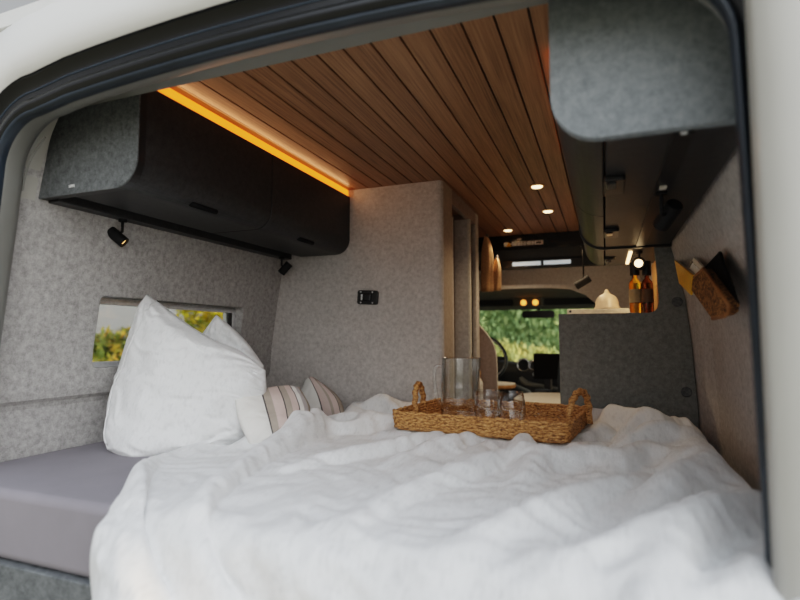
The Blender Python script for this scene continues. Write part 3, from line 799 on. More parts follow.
# towels hanging behind the washroom corner
def towel(name, x, y, w, z0, z1, label):
    t = thing(name, (x, y, z0), label, 'towel', 'towels on the washroom corner')
    bm = NB(); rings = []
    for i in range(14):
        f = i/13; z = z1 + (z0-z1)*f
        ww = w*(.25 + .75*min(1, f*3.0)**.6) * (1 - .12*max(0, f-.8)*5*0)
        ring = []
        for k in range(28):
            a = 2*PI*k/28
            rr = 1 + .12*math.sin(5*a + 2*f) + .05*noise.noise(V((k*.7, f*6, x)))
            ring.append((x + ww*rr*math.cos(a), y + .035*rr*math.sin(a), z))
        rings.append(ring)
    loft(bm, rings); obj('cloth', bm, 'towel', t, smooth=True)
    bm = NB(); tube(bm, [(x, y, z1-.01), (x, y+.02, z1+.02)], .008, 8); obj('hook', bm, 'black', t)
towel('hanging_towel', -.705, 3.36, .038, .30, .655, 'long apricot towel hanging beside the washroom post')
towel('hanging_towel', -.650, 3.42, .024, .31, .52, 'short apricot cloth hanging right of the long towel')

# ------------------------------------------------------------------ bed
bd = NB(); box(bd, -1.57, .29, .80, 2.235, -1.21, -.50); tag(obj('bed_base', bd, 'laminate', bev=.004), 'dark grey bed platform under the mattress', 'bed')
bm = NB(); box(bm, -1.592, .305, .808, 2.234, -.50, -.344); bmesh.ops.subdivide_edges(bm, edges=bm.edges, cuts=1)
mt = obj('mattress', bm, 'sheet', bev=.022, seg=5); tag(mt, 'mattress in a smooth lilac-grey fitted sheet', 'mattress')

def pillow(name, bottom, right, top, left, front_dir, T, m, n=64, wr=.008, seed=0, back=.5, uv=True, parent=None):
    """bottom/top run left->right, left/right run bottom->top; 3D boundary curves; front_dir is where it bulges"""
    B, Tp, L, R = catmull(bottom, n), catmull(top, n), catmull(left, n), catmull(right, n)
    F = V(front_dir).normalized()
    def S(i, j):
        u, v = i/n, j/n
        return ((1-v)*B[i] + v*Tp[i] + (1-u)*L[j] + u*R[j]
                - ((1-u)*(1-v)*B[0] + u*(1-v)*B[n] + (1-u)*v*Tp[0] + u*v*Tp[n]))
    bm = NB(); uvl = bm.loops.layers.uv.new('UVMap')
    sides = []
    for s in (1, -back):
        g = []
        for i in range(n+1):
            row = []
            for j in range(n+1):
                u, v = i/n, j/n
                e = (max(0, 1-abs(2*u-1)**2.6)**.55) * (max(0, 1-abs(2*v-1)**2.6)**.55)
                p = S(i, j)
                q = V((u*5+seed, v*5, seed*.37))
                wv = noise.noise(q)*.5
                # creases radiating from the corners
                cr = 0
                for cu, cv in ((0, 1), (1, 1), (1, 0), (0, 0)):
                    du, dv = u-cu, v-cv; rr = math.hypot(du, dv)
                    an = math.atan2(dv, du)
                    cr += math.sin(an*17 + seed + 3*noise.noise(V((u*3, v*3, seed+cu)))) * math.exp(-rr*3.2) * min(1, rr*5)
                rid = 1-abs(noise.noise(V((u*4+7+seed, v*9+noise.noise(q*1.3)*1.2, 3.1))))*2
                d = e*T*s + s*(wv*wr*2.2 + cr*wr*.9 + rid*wr*.9)*min(1, e*2.2)
                row.append(bm.verts.new(p + F*d) if not (s < 0 and (i in (0, n) or j in (0, n))) else sides[0][i][j])
            g.append(row)
        sides.append(g)
        for i in range(n):
            for j in range(n):
                f = bm.faces.new((g[i][j], g[i+1][j], g[i+1][j+1], g[i][j+1]))
                for lp, (a, b6) in zip(f.loops, ((i, j), (i+1, j), (i+1, j+1), (i, j+1))):
                    lp[uvl].uv = (a/n, b6/n)
    return bm, sides

# big front pillow: peak up, leaning on the wall
Y1 = 1.37
lo = [(-1.46, 1.26, -.352), (-1.39, 1.20, -.355), (-1.30, 1.18, -.355), (-1.21, 1.24, -.352), (-1.13, 1.32, -.34), (-1.06, 1.41, -.325)]
ri = [(-1.06, 1.42, -.325), (-1.035, 1.44, -.24), (-1.025, 1.44, -.17), (-1.03, 1.44, -.105)]
to = [(-1.465, 1.36, .152), (-1.40, 1.37, .11), (-1.31, 1.385, .05), (-1.21, 1.40, -.005), (-1.11, 1.42, -.045), (-1.03, 1.44, -.105)]
le = [(-1.46, 1.26, -.352), (-1.515, 1.305, -.30), (-1.565, 1.35, -.17), (-1.545, 1.37, -.06), (-1.515, 1.37, .02), (-1.485, 1.365, .10), (-1.465, 1.36, .152)]
le = [(x+.012, y-.03, z) for x, y, z in le]; le[0] = lo[0]; le[-1] = to[0]
bm, sd = pillow('p', lo, ri, to, le, (.45, -1, .12), .075, 'gauze', 96, .011, 1.3, .5)
seamp = [sd[0][14 + int(3*math.sin(j/96*3))][j].co.copy() + V((.0, -.003, 0)) for j in range(1, 96)]
pw = obj('pillow', bm, 'gauze', smooth=True); tag(pw, 'large white crinkled cotton pillow standing upright, pointed corner up, in front of window', 'pillow')
bm = NB(); tube(bm, seamp, .0022, 6)
me_o = obj('seam', bm, 'gauze', pw, smooth=True)
# second pillow behind
lo = [(-1.50, 1.64, -.35), (-1.35, 1.62, -.35), (-1.22, 1.64, -.35)]
ri = [(-1.22, 1.64, -.35), (-1.17, 1.62, -.22), (-1.16, 1.61, -.10)]
to = [(-1.355, 1.58, .088), (-1.30, 1.59, .045), (-1.235, 1.60, -.015), (-1.17, 1.61, -.10)]
le = [(-1.50, 1.62, -.35), (-1.54, 1.62, -.18), (-1.49, 1.60, -.03), (-1.42, 1.59, .02), (-1.355, 1.58, .088)]
bm, sd = pillow('p', lo, ri, to, le, (.4, -1, .15), .06, 'gauze', 64, .010, 4.1, .5)
tag(obj('pillow', bm, 'gauze', smooth=True), 'second white pillow behind the large upright one', 'pillow')
# striped cushions
lo = [(-1.005, 1.335, -.325), (-.955, 1.375, -.325), (-.915, 1.43, -.31), (-.900, 1.51, -.285)]
to = [(-1.078, 1.35, -.185), (-1.060, 1.44, -.172), (-1.032, 1.53, -.162), (-.990, 1.58, -.168)]
le = [lo[0], (-1.050, 1.335, -.25), to[0]]
ri = [lo[-1], (-.935, 1.56, -.23), to[-1]]
bm, sd = pillow('c', lo, ri, to, le, (.55, -.75, .5), .038, 'stripe_a', 40, .004, 2.2, .7)
tag(obj('throw_cushion', bm, 'stripe_a', smooth=True), 'beige and rose striped cushion with white end, against the big pillow', 'cushion')
lo = [(-1.24, 1.95, -.36), (-1.17, 1.98, -.375), (-1.09, 2.0, -.37), (-1.03, 2.02, -.345)]
to = [(-1.255, 2.03, -.215), (-1.24, 2.03, -.185), (-1.215, 2.03, -.170), (-1.195, 2.04, -.178)]
le = [lo[0], (-1.268, 1.99, -.29), to[0]]
ri = [lo[-1], (-1.08, 2.04, -.255), to[-1]]
bm, sd = pillow('c', lo, ri, to, le, (.5, -.8, .3), .05, 'stripe_b', 40, .004, 5.2, .7)
tag(obj('throw_cushion', bm, 'stripe_b', smooth=True), 'small white and rose cushion leaning on the felt panel', 'cushion')

#DUVET_BEGIN
# duvet surface in millimetres: rows from the hem to the back, each row as steps from left to right
DUVET_X = [[-886,15,15,14,15,15,15,15,15,14,15,15,15,15,15,14,15,15,15,15,14,15,15,15,15,15,14,15,15,15,15,15,14,15,15,15,15,14,15,15,15,15,15,14,15,15,15,15,14,15,15,15,15,15,14,15,15,15,15,15,14,15,15,15,15,14,15,15,15,15,15,14,15,15,15,15,15,14,15,15],
[-874,8,11,13,13,15,14,14,15,15,15,15,15,14,15,14,14,15,15,16,16,17,15,12,14,16,16,14,13,15,15,15,15,16,15,14,16,17,16,14,16,16,14,16,17,16,14,15,14,14,12,13,13,15,16,16,16,16,15,15,13,13,13,16,14,17,17,16,11,12,16,15,17,17,16,15,14,14,14,13],
[-868,5,9,11,12,14,14,14,15,14,15,15,14,15,14,13,14,14,16,16,16,16,15,15,14,15,16,14,13,15,14,16,16,17,17,15,16,16,16,16,17,17,15,16,17,17,16,15,14,16,13,11,13,14,15,14,16,15,16,15,10,12,15,15,16,16,18,17,13,11,15,16,17,16,16,15,14,13,12,12],
[-866,4,8,10,11,13,13,14,14,15,14,14,14,14,13,13,13,14,16,15,15,15,16,15,16,15,15,15,15,14,16,17,18,17,18,16,16,17,16,17,18,17,16,17,17,18,17,17,15,15,15,14,14,13,14,14,14,14,14,13,13,13,14,14,15,16,17,17,16,16,15,16,14,15,14,14,12,12,11,10],
[-866,4,7,9,11,12,13,13,14,13,14,13,13,13,13,12,12,13,15,15,15,15,16,15,16,15,16,17,16,17,17,18,18,18,18,18,16,17,18,17,18,18,17,18,17,18,17,17,18,17,15,16,16,14,14,14,14,13,13,13,14,13,14,13,15,15,17,16,17,17,16,15,13,12,12,12,11,11,10,9],
[-868,4,7,9,10,11,13,13,12,13,13,13,12,12,11,11,12,12,14,15,16,16,16,17,16,17,18,17,18,18,17,18,18,18,18,18,18,18,18,18,18,18,18,18,18,17,18,17,18,18,17,17,17,16,16,15,14,14,14,13,13,13,14,13,14,16,16,16,16,16,12,10,12,12,12,12,11,11,9,9],
[-869,4,6,8,10,11,12,12,12,13,12,11,12,11,11,11,11,12,14,17,17,17,17,17,18,18,17,18,18,18,18,18,18,18,18,18,18,19,18,18,19,18,18,18,18,18,17,18,18,18,17,18,17,17,17,17,16,16,15,14,14,13,14,13,14,15,16,16,14,13,10,6,7,11,12,13,12,12,10,9],
[-871,3,6,8,10,11,11,12,12,11,12,11,12,11,11,12,12,13,15,17,18,17,18,17,18,17,18,18,17,18,18,18,18,18,18,18,19,18,18,19,18,18,19,18,18,18,18,18,17,18,18,17,17,18,17,17,18,17,16,17,16,15,15,13,14,15,15,12,8,5,8,8,6,10,14,14,14,13,11,10],
[-874,4,6,8,9,10,12,11,12,11,12,12,11,12,13,13,14,14,15,17,17,17,18,17,17,18,17,18,17,18,17,18,18,18,18,18,18,19,18,18,18,19,18,18,19,18,18,18,17,18,17,18,17,17,17,17,17,17,17,18,17,17,17,16,16,14,12,7,4,3,5,6,9,11,14,15,15,14,12,12],
[-876,4,5,8,9,10,12,11,12,12,12,12,12,13,14,14,14,15,15,17,17,17,17,18,17,17,18,17,18,18,17,18,17,17,16,18,18,19,18,18,18,18,19,18,18,18,19,18,17,18,17,17,17,17,17,16,17,17,17,17,17,17,16,17,16,16,14,12,7,4,3,3,6,10,12,15,15,14,13,13],
[-878,3,6,7,9,11,11,12,12,12,13,12,14,13,14,15,14,15,16,18,17,17,17,17,18,17,18,18,17,18,18,16,16,16,15,18,17,18,18,18,18,19,18,18,18,17,18,18,18,17,17,17,17,16,17,17,17,17,17,16,17,16,17,16,16,16,16,14,13,9,6,4,2,6,9,13,14,14,14,13],
[-881,3,6,8,9,10,11,12,13,13,13,13,14,15,14,15,15,16,17,17,17,18,17,17,18,17,18,18,17,17,16,17,15,14,15,18,18,17,18,18,17,18,18,18,18,17,17,18,17,18,17,17,16,16,16,16,17,17,17,17,16,17,16,16,16,16,15,16,14,14,12,8,3,3,6,10,12,13,14,13],
[-884,3,6,7,10,10,12,12,13,13,14,14,15,15,15,16,16,17,18,17,17,18,17,17,17,17,17,15,16,15,16,17,16,16,15,17,18,17,18,18,17,17,17,18,18,18,17,17,17,17,18,17,17,17,16,15,15,15,16,16,16,17,16,16,16,15,16,15,15,15,15,13,8,5,5,8,10,11,13,12],
[-888,3,6,8,9,11,12,13,13,14,14,15,15,16,17,16,18,18,18,17,18,17,16,15,15,14,15,13,15,15,16,18,17,18,17,17,18,18,18,17,18,17,17,17,17,17,18,18,17,17,17,17,17,17,17,17,16,15,14,14,13,15,15,16,16,15,15,15,15,15,15,15,13,9,8,8,9,10,11,11],
[-893,3,6,8,10,11,13,13,14,14,15,15,16,17,17,17,19,18,18,17,16,14,12,13,12,12,14,14,16,17,18,17,18,19,18,18,19,18,18,18,18,17,18,17,16,17,17,18,18,17,18,16,17,16,17,18,17,17,17,14,13,11,12,12,14,15,15,15,15,15,15,15,15,13,12,9,10,10,10,10],
[-899,3,7,8,10,12,13,14,14,15,15,16,16,17,17,18,18,18,17,13,11,10,10,10,12,13,16,17,18,18,18,19,18,19,18,19,19,19,18,19,18,18,18,17,17,17,16,17,18,18,18,17,17,17,16,17,17,17,18,17,17,13,11,10,9,11,12,14,14,15,15,15,16,15,15,13,11,11,10,10],
[-906,3,7,9,10,13,13,14,15,15,16,16,17,16,17,18,17,15,12,8,9,9,9,12,14,17,17,19,18,19,18,19,19,18,19,19,19,18,19,19,19,18,19,18,18,17,17,16,17,17,17,18,18,18,17,17,16,17,17,17,18,17,15,13,10,9,9,9,9,12,13,15,16,17,16,15,14,12,12,11],
[-915,4,7,9,11,13,14,15,15,16,16,16,16,16,16,16,15,14,9,6,7,10,11,14,17,19,18,18,18,18,19,18,19,19,19,19,18,19,19,19,19,19,18,19,19,18,17,17,17,17,17,17,17,18,18,17,18,17,17,17,16,17,16,15,15,13,11,10,8,5,6,11,16,16,17,17,15,15,13,13],
[-924,4,7,9,12,14,14,15,16,15,16,15,16,14,15,13,13,11,8,6,14,15,16,18,18,18,18,15,12,15,18,19,19,19,19,19,19,19,19,19,19,20,19,19,19,19,18,19,18,18,17,18,16,15,15,16,16,16,18,17,15,16,16,16,16,17,16,17,15,13,5,1,8,12,15,16,16,16,15,15],
[-935,4,7,10,12,14,15,15,16,16,15,14,14,13,12,11,10,7,9,15,18,19,19,19,18,18,18,12,8,14,18,19,19,20,19,19,19,20,19,19,20,19,19,19,20,19,19,19,19,19,18,19,18,17,15,14,13,14,15,16,18,17,16,17,17,16,16,17,18,19,15,7,0,5,10,14,15,17,16,16],
[-948,4,8,10,12,14,16,15,16,15,14,13,12,11,10,9,10,10,14,19,19,19,19,19,19,19,14,9,10,16,19,19,20,19,19,19,20,19,19,19,20,19,20,19,19,19,20,19,19,19,18,19,20,18,19,17,15,14,12,13,15,17,19,18,17,16,15,14,17,18,18,15,7,4,6,10,14,15,16,17],
[-963,5,8,10,13,14,15,15,15,15,13,12,10,10,9,9,11,14,18,19,19,19,20,19,20,16,10,9,14,18,20,19,19,19,19,19,19,20,19,20,19,20,19,20,19,20,19,19,20,19,19,18,19,19,20,18,18,17,16,13,11,13,18,18,17,16,16,15,16,16,18,16,14,9,6,8,12,14,16,16],
[-979,5,8,10,13,14,15,15,15,13,13,10,9,9,9,10,12,17,18,20,19,20,20,19,19,13,7,12,18,19,20,19,19,18,19,20,19,20,20,20,19,20,19,20,19,20,20,19,20,20,19,19,18,19,20,18,17,19,18,17,14,13,13,17,17,15,16,14,17,17,17,18,16,13,9,9,10,13,15,16],
[-996,5,8,10,13,14,14,15,14,13,11,10,8,9,9,12,14,17,19,19,19,20,21,20,16,9,10,17,18,19,19,20,19,18,19,20,20,20,21,20,19,20,19,20,19,19,20,21,19,20,19,19,19,19,20,19,17,18,17,17,16,17,14,17,18,16,15,12,14,17,17,19,18,15,13,10,11,13,15,15],
[-1014,5,8,10,12,14,14,14,13,12,11,10,8,9,11,12,16,18,18,19,19,21,21,20,16,11,13,14,18,17,20,19,20,19,20,20,21,20,20,21,19,20,20,20,19,19,20,20,20,20,19,19,18,20,20,19,18,18,18,16,18,17,16,17,19,19,15,11,12,16,17,18,18,17,15,12,13,13,15,15],
[-1033,5,8,10,12,13,13,14,13,11,11,9,9,10,12,14,17,19,19,18,19,20,20,21,19,16,10,9,17,18,20,20,20,21,21,20,20,21,21,20,19,20,20,21,20,20,17,20,20,21,20,19,19,19,20,17,18,20,19,18,18,17,18,18,19,18,17,12,11,16,17,16,18,17,16,14,14,14,15,16],
[-1051,4,8,10,11,13,13,13,12,11,11,9,10,11,13,16,18,20,19,18,19,18,20,21,21,16,6,12,17,18,20,21,21,21,21,21,20,21,20,20,20,20,21,20,21,20,17,20,20,20,21,20,19,19,20,17,17,20,20,19,20,18,18,19,19,18,19,16,11,11,16,18,17,17,16,16,15,16,15,16],
[-1069,4,8,9,11,12,12,13,12,11,11,10,11,12,14,17,19,19,19,19,19,19,19,20,20,15,5,14,19,18,20,21,21,22,21,21,21,20,21,20,20,20,21,20,20,20,20,20,19,20,21,21,20,17,20,18,19,20,21,19,18,18,19,20,19,20,19,19,16,11,11,16,18,17,17,16,16,17,16,16],
[-1086,4,7,9,10,12,11,12,12,12,11,11,12,14,16,17,19,18,19,20,20,21,18,17,19,15,6,12,19,20,22,21,22,21,21,22,20,21,21,20,21,21,20,19,20,21,21,20,21,20,20,20,20,18,19,19,19,21,22,21,19,18,17,17,19,20,20,21,19,16,11,12,16,18,17,17,17,16,17,17],
[-1102,5,6,8,10,11,11,12,12,11,12,13,13,15,17,19,19,19,21,21,21,20,16,16,19,15,6,11,20,21,22,21,22,22,21,21,21,21,21,20,20,22,21,18,20,21,21,22,21,22,20,18,19,20,18,18,20,22,21,22,21,21,17,16,16,18,19,21,21,20,16,12,13,15,17,17,17,17,18,17],
[-1116,4,6,8,9,11,11,11,12,12,13,13,15,17,18,20,20,21,21,22,21,18,15,17,19,14,5,11,21,22,22,22,22,22,21,21,21,21,22,20,20,21,21,18,19,22,21,22,22,22,22,19,17,18,20,18,19,21,22,22,22,22,21,18,16,15,16,19,21,21,20,16,12,13,16,16,17,17,18,18],
[-1128,4,6,7,9,10,10,11,12,13,14,14,17,18,19,20,22,21,22,22,21,16,15,17,19,12,4,14,21,22,22,23,22,22,22,20,21,21,22,22,19,20,21,20,18,21,22,22,22,22,22,21,18,17,19,19,18,21,22,22,22,22,21,21,20,17,14,16,18,19,21,20,15,13,14,15,16,17,19,18],
[-1138,3,6,7,8,10,10,12,12,13,14,16,17,19,20,21,22,22,22,22,20,15,14,18,19,10,4,15,22,22,23,22,23,22,22,20,22,21,21,22,21,19,20,21,19,19,22,22,22,23,22,22,21,17,17,19,20,19,21,22,23,20,21,22,22,20,18,15,15,16,19,20,18,16,14,15,15,17,18,18],
[-1147,4,5,7,8,10,10,11,13,13,15,17,18,19,21,21,22,22,22,22,19,14,14,18,18,8,5,17,22,23,23,22,23,22,22,21,21,21,22,22,22,20,19,21,19,18,21,22,23,22,23,22,23,20,16,17,19,21,20,22,22,19,20,22,22,22,22,18,16,15,15,18,19,18,16,15,15,16,17,18],
[-1154,4,5,7,8,10,10,12,12,14,16,17,18,20,20,22,21,22,22,22,18,13,14,19,17,6,6,18,23,23,22,23,23,22,22,21,22,21,22,22,23,21,18,20,21,17,20,22,22,23,23,22,23,22,20,16,16,21,21,21,21,19,19,22,22,22,22,21,20,16,14,15,18,19,17,17,15,16,16,17],
[-1158,3,6,7,8,9,11,12,13,14,16,18,19,19,21,21,21,20,22,21,17,12,15,19,15,5,8,20,22,23,23,23,22,23,22,21,22,21,22,23,23,22,19,19,21,19,17,21,23,22,23,23,23,22,22,19,16,17,21,21,21,19,18,22,21,22,22,21,21,20,17,15,15,18,18,17,16,16,16,16],
[-1161,4,5,7,9,9,11,13,13,15,17,17,20,20,20,21,21,21,21,19,14,13,17,19,10,5,14,21,21,22,23,23,23,23,22,21,22,21,22,23,23,23,19,18,21,20,16,20,22,23,23,22,23,22,22,22,18,15,19,21,20,18,19,21,22,21,21,22,20,21,20,17,15,16,17,17,17,17,16,15],
[-1162,4,5,7,9,10,12,12,14,16,17,18,20,20,21,22,21,22,20,16,12,15,19,15,5,9,19,21,21,22,23,22,23,23,21,22,21,22,22,23,23,23,20,18,19,21,16,18,22,23,22,23,23,22,21,22,21,16,16,20,20,18,19,21,22,20,20,22,20,19,20,21,16,15,16,17,17,17,16,16],
[-1162,4,6,7,10,10,12,13,15,16,17,19,20,21,21,22,21,22,17,12,14,18,18,8,6,16,20,21,21,21,22,23,23,22,22,21,22,21,23,22,23,23,21,18,18,21,16,17,22,22,23,22,22,22,22,21,22,19,15,18,21,18,18,19,22,21,19,20,21,19,18,21,18,16,16,16,18,17,17,16],
[-1160,4,6,8,9,11,13,13,15,17,18,19,20,21,22,21,20,20,14,12,17,19,13,5,12,19,20,21,21,20,22,23,23,22,21,22,21,22,22,23,22,23,21,18,18,20,18,16,20,23,22,22,22,21,21,22,22,21,17,16,19,21,17,18,21,21,18,19,21,20,17,18,19,18,17,16,17,17,18,17],
[-1157,4,7,8,9,12,12,14,16,17,19,19,21,20,21,21,18,17,13,15,20,15,7,8,17,20,20,21,21,19,22,23,22,22,22,22,21,22,22,22,22,23,22,18,17,20,19,16,18,22,23,22,21,20,21,21,22,22,20,16,18,20,19,16,19,21,18,18,20,21,18,16,18,19,17,17,17,18,18,18],
[-1154,5,7,8,10,11,13,15,16,18,19,19,21,20,21,19,17,14,14,19,18,9,6,14,20,20,20,21,21,18,21,23,22,21,22,22,22,22,22,21,23,22,21,19,17,19,20,17,17,21,22,23,20,20,21,20,22,22,21,19,16,19,20,17,16,20,18,18,19,21,20,16,16,18,18,17,18,18,18,19],
[-1153,6,9,10,9,11,13,15,17,18,20,20,20,21,19,18,15,14,17,20,12,6,9,19,21,20,19,21,21,18,20,22,21,22,21,22,22,23,21,22,22,21,22,20,17,18,21,17,16,20,22,23,20,19,21,19,21,22,22,21,18,17,20,19,15,18,20,17,16,20,21,18,16,17,17,18,17,19,18,19],
[-1157,12,12,12,7,8,14,16,18,20,20,20,21,20,19,18,14,15,19,15,6,7,16,21,22,20,19,19,21,18,18,21,22,21,22,22,22,22,22,21,22,21,22,20,18,17,20,19,15,19,22,22,20,19,21,18,20,22,22,22,20,18,18,20,18,16,20,18,14,16,20,20,18,16,17,18,17,18,19,18],
[-1158,16,15,15,6,7,16,17,16,20,20,21,20,20,19,17,14,19,16,8,4,13,20,22,22,20,18,19,20,18,17,21,21,22,21,21,22,22,22,21,21,22,21,21,18,17,20,19,16,17,21,22,20,18,21,18,18,22,22,22,22,19,18,20,20,17,18,20,14,11,17,21,19,18,18,17,17,17,18,18],
[-1152,15,16,15,7,14,17,12,17,19,20,21,20,17,17,18,19,17,10,3,9,18,22,22,22,21,17,18,20,18,15,20,22,22,20,21,21,22,22,21,21,21,22,21,19,16,19,20,16,16,21,21,19,19,20,18,17,21,22,22,22,21,20,19,20,19,18,19,17,9,12,19,20,20,18,18,17,17,17,17],
[-1145,14,11,13,16,19,13,11,18,20,21,21,19,17,17,18,19,13,3,5,15,21,22,22,22,21,18,16,20,18,16,18,22,21,20,19,22,21,22,21,21,21,21,22,19,17,18,20,17,15,19,21,18,18,21,17,17,20,22,22,22,21,21,20,20,20,19,18,20,12,7,13,20,21,19,19,17,17,17,16],
[-1138,6,17,18,18,18,10,12,19,20,22,21,20,17,17,19,15,6,2,9,20,22,21,22,22,21,18,16,19,19,15,17,21,22,19,18,21,21,21,21,22,21,21,21,19,17,18,20,18,14,19,20,18,17,20,18,16,20,21,22,22,20,21,20,21,20,21,20,19,17,9,8,17,19,20,18,18,17,16,16],
[-1131,10,18,19,18,16,8,13,19,21,21,21,20,18,19,17,9,1,5,15,22,21,22,21,22,21,19,15,18,19,17,15,20,21,19,17,20,20,22,21,21,20,21,20,19,18,19,20,19,14,17,20,18,16,20,17,16,19,22,21,22,19,21,21,21,20,21,21,20,19,15,10,12,17,18,17,18,16,16,15],
[-1123,15,17,17,19,14,7,15,20,21,21,20,20,20,19,12,2,1,11,20,21,22,21,22,21,21,20,15,16,20,17,15,18,21,17,16,20,20,21,21,20,20,21,21,20,20,18,18,19,13,17,21,18,16,18,16,16,19,21,22,21,20,20,20,21,21,20,21,20,20,18,16,12,14,16,16,17,15,15,15],
[-1116,16,19,18,17,10,10,17,20,22,21,21,19,20,15,6,0,6,16,21,22,21,21,22,21,21,20,16,15,19,18,15,16,20,19,15,18,20,20,20,20,20,21,20,20,21,19,17,18,15,15,19,20,17,16,16,17,19,20,21,21,20,21,20,19,20,20,20,20,19,18,19,16,14,15,16,15,15,15,14],
[-1108,16,19,18,12,10,15,19,21,21,22,21,20,17,9,1,3,12,20,21,21,21,22,21,21,21,21,16,14,18,19,15,15,20,19,14,16,20,20,19,19,20,21,20,19,20,20,16,18,17,14,15,20,20,18,18,19,19,16,18,21,22,21,21,18,16,20,20,21,18,15,18,19,16,16,16,14,15,15,14],
[-1101,14,16,17,11,16,19,21,21,21,21,21,18,12,4,1,8,18,20,22,21,21,21,21,21,21,21,17,14,16,19,16,15,18,19,14,15,19,20,18,20,20,20,19,18,20,19,17,19,17,10,16,20,20,19,20,21,19,17,15,19,21,22,21,20,15,16,21,21,17,14,15,20,19,17,16,15,14,15,14],
[-1094,6,15,18,19,20,21,21,21,20,21,19,15,7,1,4,15,20,21,21,21,21,21,21,21,21,21,18,13,15,19,17,14,17,20,14,13,18,19,19,20,18,20,17,18,19,20,18,18,16,8,18,20,19,20,21,20,18,17,16,19,21,21,21,21,16,14,19,21,18,14,14,20,19,18,16,15,14,14,15],
[-1085,10,13,19,20,21,20,20,20,20,20,17,9,3,3,12,18,21,21,20,21,21,21,21,21,21,20,19,14,13,18,18,15,16,19,16,12,16,19,20,18,17,17,15,20,19,20,20,17,10,14,18,17,19,21,21,20,17,14,19,20,20,21,21,20,18,14,17,20,19,16,16,18,18,17,16,14,15,15,14],
[-1077,16,14,18,20,19,19,18,18,19,18,13,6,5,10,17,20,20,20,21,20,21,21,21,20,21,21,19,15,12,17,18,16,16,18,17,13,13,19,18,13,16,18,16,19,20,20,19,15,11,18,18,16,18,20,21,19,14,15,19,20,20,21,21,19,19,17,15,18,21,18,17,17,18,16,15,15,14,15,14],
[-1068,18,17,18,17,15,16,18,20,20,15,8,7,10,16,19,19,20,20,21,20,20,21,21,20,21,20,20,16,12,14,19,17,15,18,19,12,12,17,16,10,15,17,18,20,19,20,19,13,14,19,18,15,17,20,20,17,13,17,18,19,21,21,20,18,18,18,16,18,19,18,19,19,18,16,15,15,14,14,14],
[-1060,14,16,16,16,17,19,20,20,19,10,7,13,15,18,19,20,19,20,20,20,20,20,21,20,21,20,20,17,12,12,19,18,16,17,18,14,11,15,15,9,14,17,17,19,19,19,18,14,16,19,16,15,17,19,19,16,14,17,17,19,20,21,20,17,16,19,19,18,19,19,18,19,18,16,16,15,15,13,13],
[-1053,10,16,17,19,19,19,19,19,17,12,12,16,16,17,18,19,19,19,20,20,20,20,20,20,21,20,20,18,13,10,17,19,17,17,18,15,10,13,16,9,11,18,15,17,19,19,18,15,17,18,14,14,18,20,18,15,14,18,17,16,20,20,20,18,16,17,19,20,20,19,18,18,17,17,17,15,15,13,12],
[-1044,14,17,17,18,19,17,18,19,18,15,17,16,16,14,16,19,18,19,19,20,20,20,20,20,20,20,20,18,14,9,15,19,17,16,19,16,11,12,17,9,9,16,15,14,18,20,18,16,18,16,13,14,19,20,19,16,13,16,17,15,18,19,19,19,18,16,19,19,20,19,19,17,18,18,17,15,14,13,12],
[-1035,18,19,17,17,18,16,18,20,19,19,15,17,16,14,15,17,18,18,19,20,19,20,20,19,19,20,19,19,16,8,14,18,16,16,18,18,12,12,17,11,6,14,15,12,16,20,19,17,18,14,11,17,19,20,20,18,12,15,16,14,16,17,18,18,19,17,19,19,20,19,19,19,18,18,16,15,14,13,12],
[-1027,15,20,19,20,18,17,18,20,20,19,17,15,15,13,15,18,20,18,18,19,18,19,20,19,19,20,19,19,16,10,11,18,16,15,18,18,13,14,17,12,5,10,15,11,14,19,19,18,18,11,13,19,19,20,20,19,14,13,15,14,14,16,17,16,19,17,18,20,20,19,20,19,19,17,16,15,13,13,13],
[-1020,17,19,19,20,18,18,20,20,18,18,17,16,15,13,16,19,20,19,18,17,17,19,18,20,19,20,19,19,17,13,8,17,17,15,16,19,15,15,16,12,5,6,15,12,12,17,19,19,16,11,17,19,19,19,20,19,17,12,14,15,14,18,15,14,15,17,18,20,20,19,18,19,18,18,16,14,14,14,13],
[-1017,17,19,20,19,20,19,20,19,19,17,16,17,15,15,18,19,19,18,18,15,17,19,19,19,20,19,18,18,16,15,12,15,17,16,15,18,17,16,14,12,7,4,12,14,11,16,18,20,13,13,18,19,20,19,18,17,17,16,14,16,16,17,18,14,11,14,17,19,20,19,19,18,18,17,16,15,14,13,14],
[-1015,17,19,20,18,20,20,20,20,19,16,17,18,18,17,16,19,18,18,16,15,18,18,19,20,20,19,18,15,14,15,17,14,17,17,16,17,17,12,13,14,9,5,9,14,11,16,19,19,14,15,18,18,19,19,17,14,16,18,16,17,18,18,18,17,12,10,13,17,19,20,20,18,18,17,16,14,14,14,13],
[-1013,15,18,20,20,20,20,19,20,19,19,18,18,17,19,18,19,19,18,18,15,14,17,18,20,19,18,18,13,15,17,15,16,16,19,16,18,15,9,11,16,10,4,9,15,12,16,19,19,16,15,19,19,18,19,17,14,13,15,18,18,19,19,20,18,14,10,10,13,18,19,20,19,19,18,16,14,13,13,12],
[-1010,17,18,18,20,19,19,19,19,20,20,19,19,17,19,19,19,20,17,17,18,15,13,17,20,19,18,17,13,15,16,14,18,16,19,18,18,14,6,10,16,11,4,9,16,13,16,19,19,16,18,19,19,19,17,19,16,11,11,17,18,20,20,19,19,17,13,10,11,17,18,18,19,18,18,17,14,12,12,11],
[-1008,17,19,19,19,19,19,17,19,20,20,20,20,18,19,19,19,19,16,17,20,17,13,15,20,18,16,17,13,16,15,13,18,18,19,19,18,12,4,9,17,11,5,8,17,15,17,18,19,17,19,20,19,19,18,17,19,13,8,13,19,19,18,18,19,18,16,14,11,16,16,18,18,18,17,16,14,12,11,11],
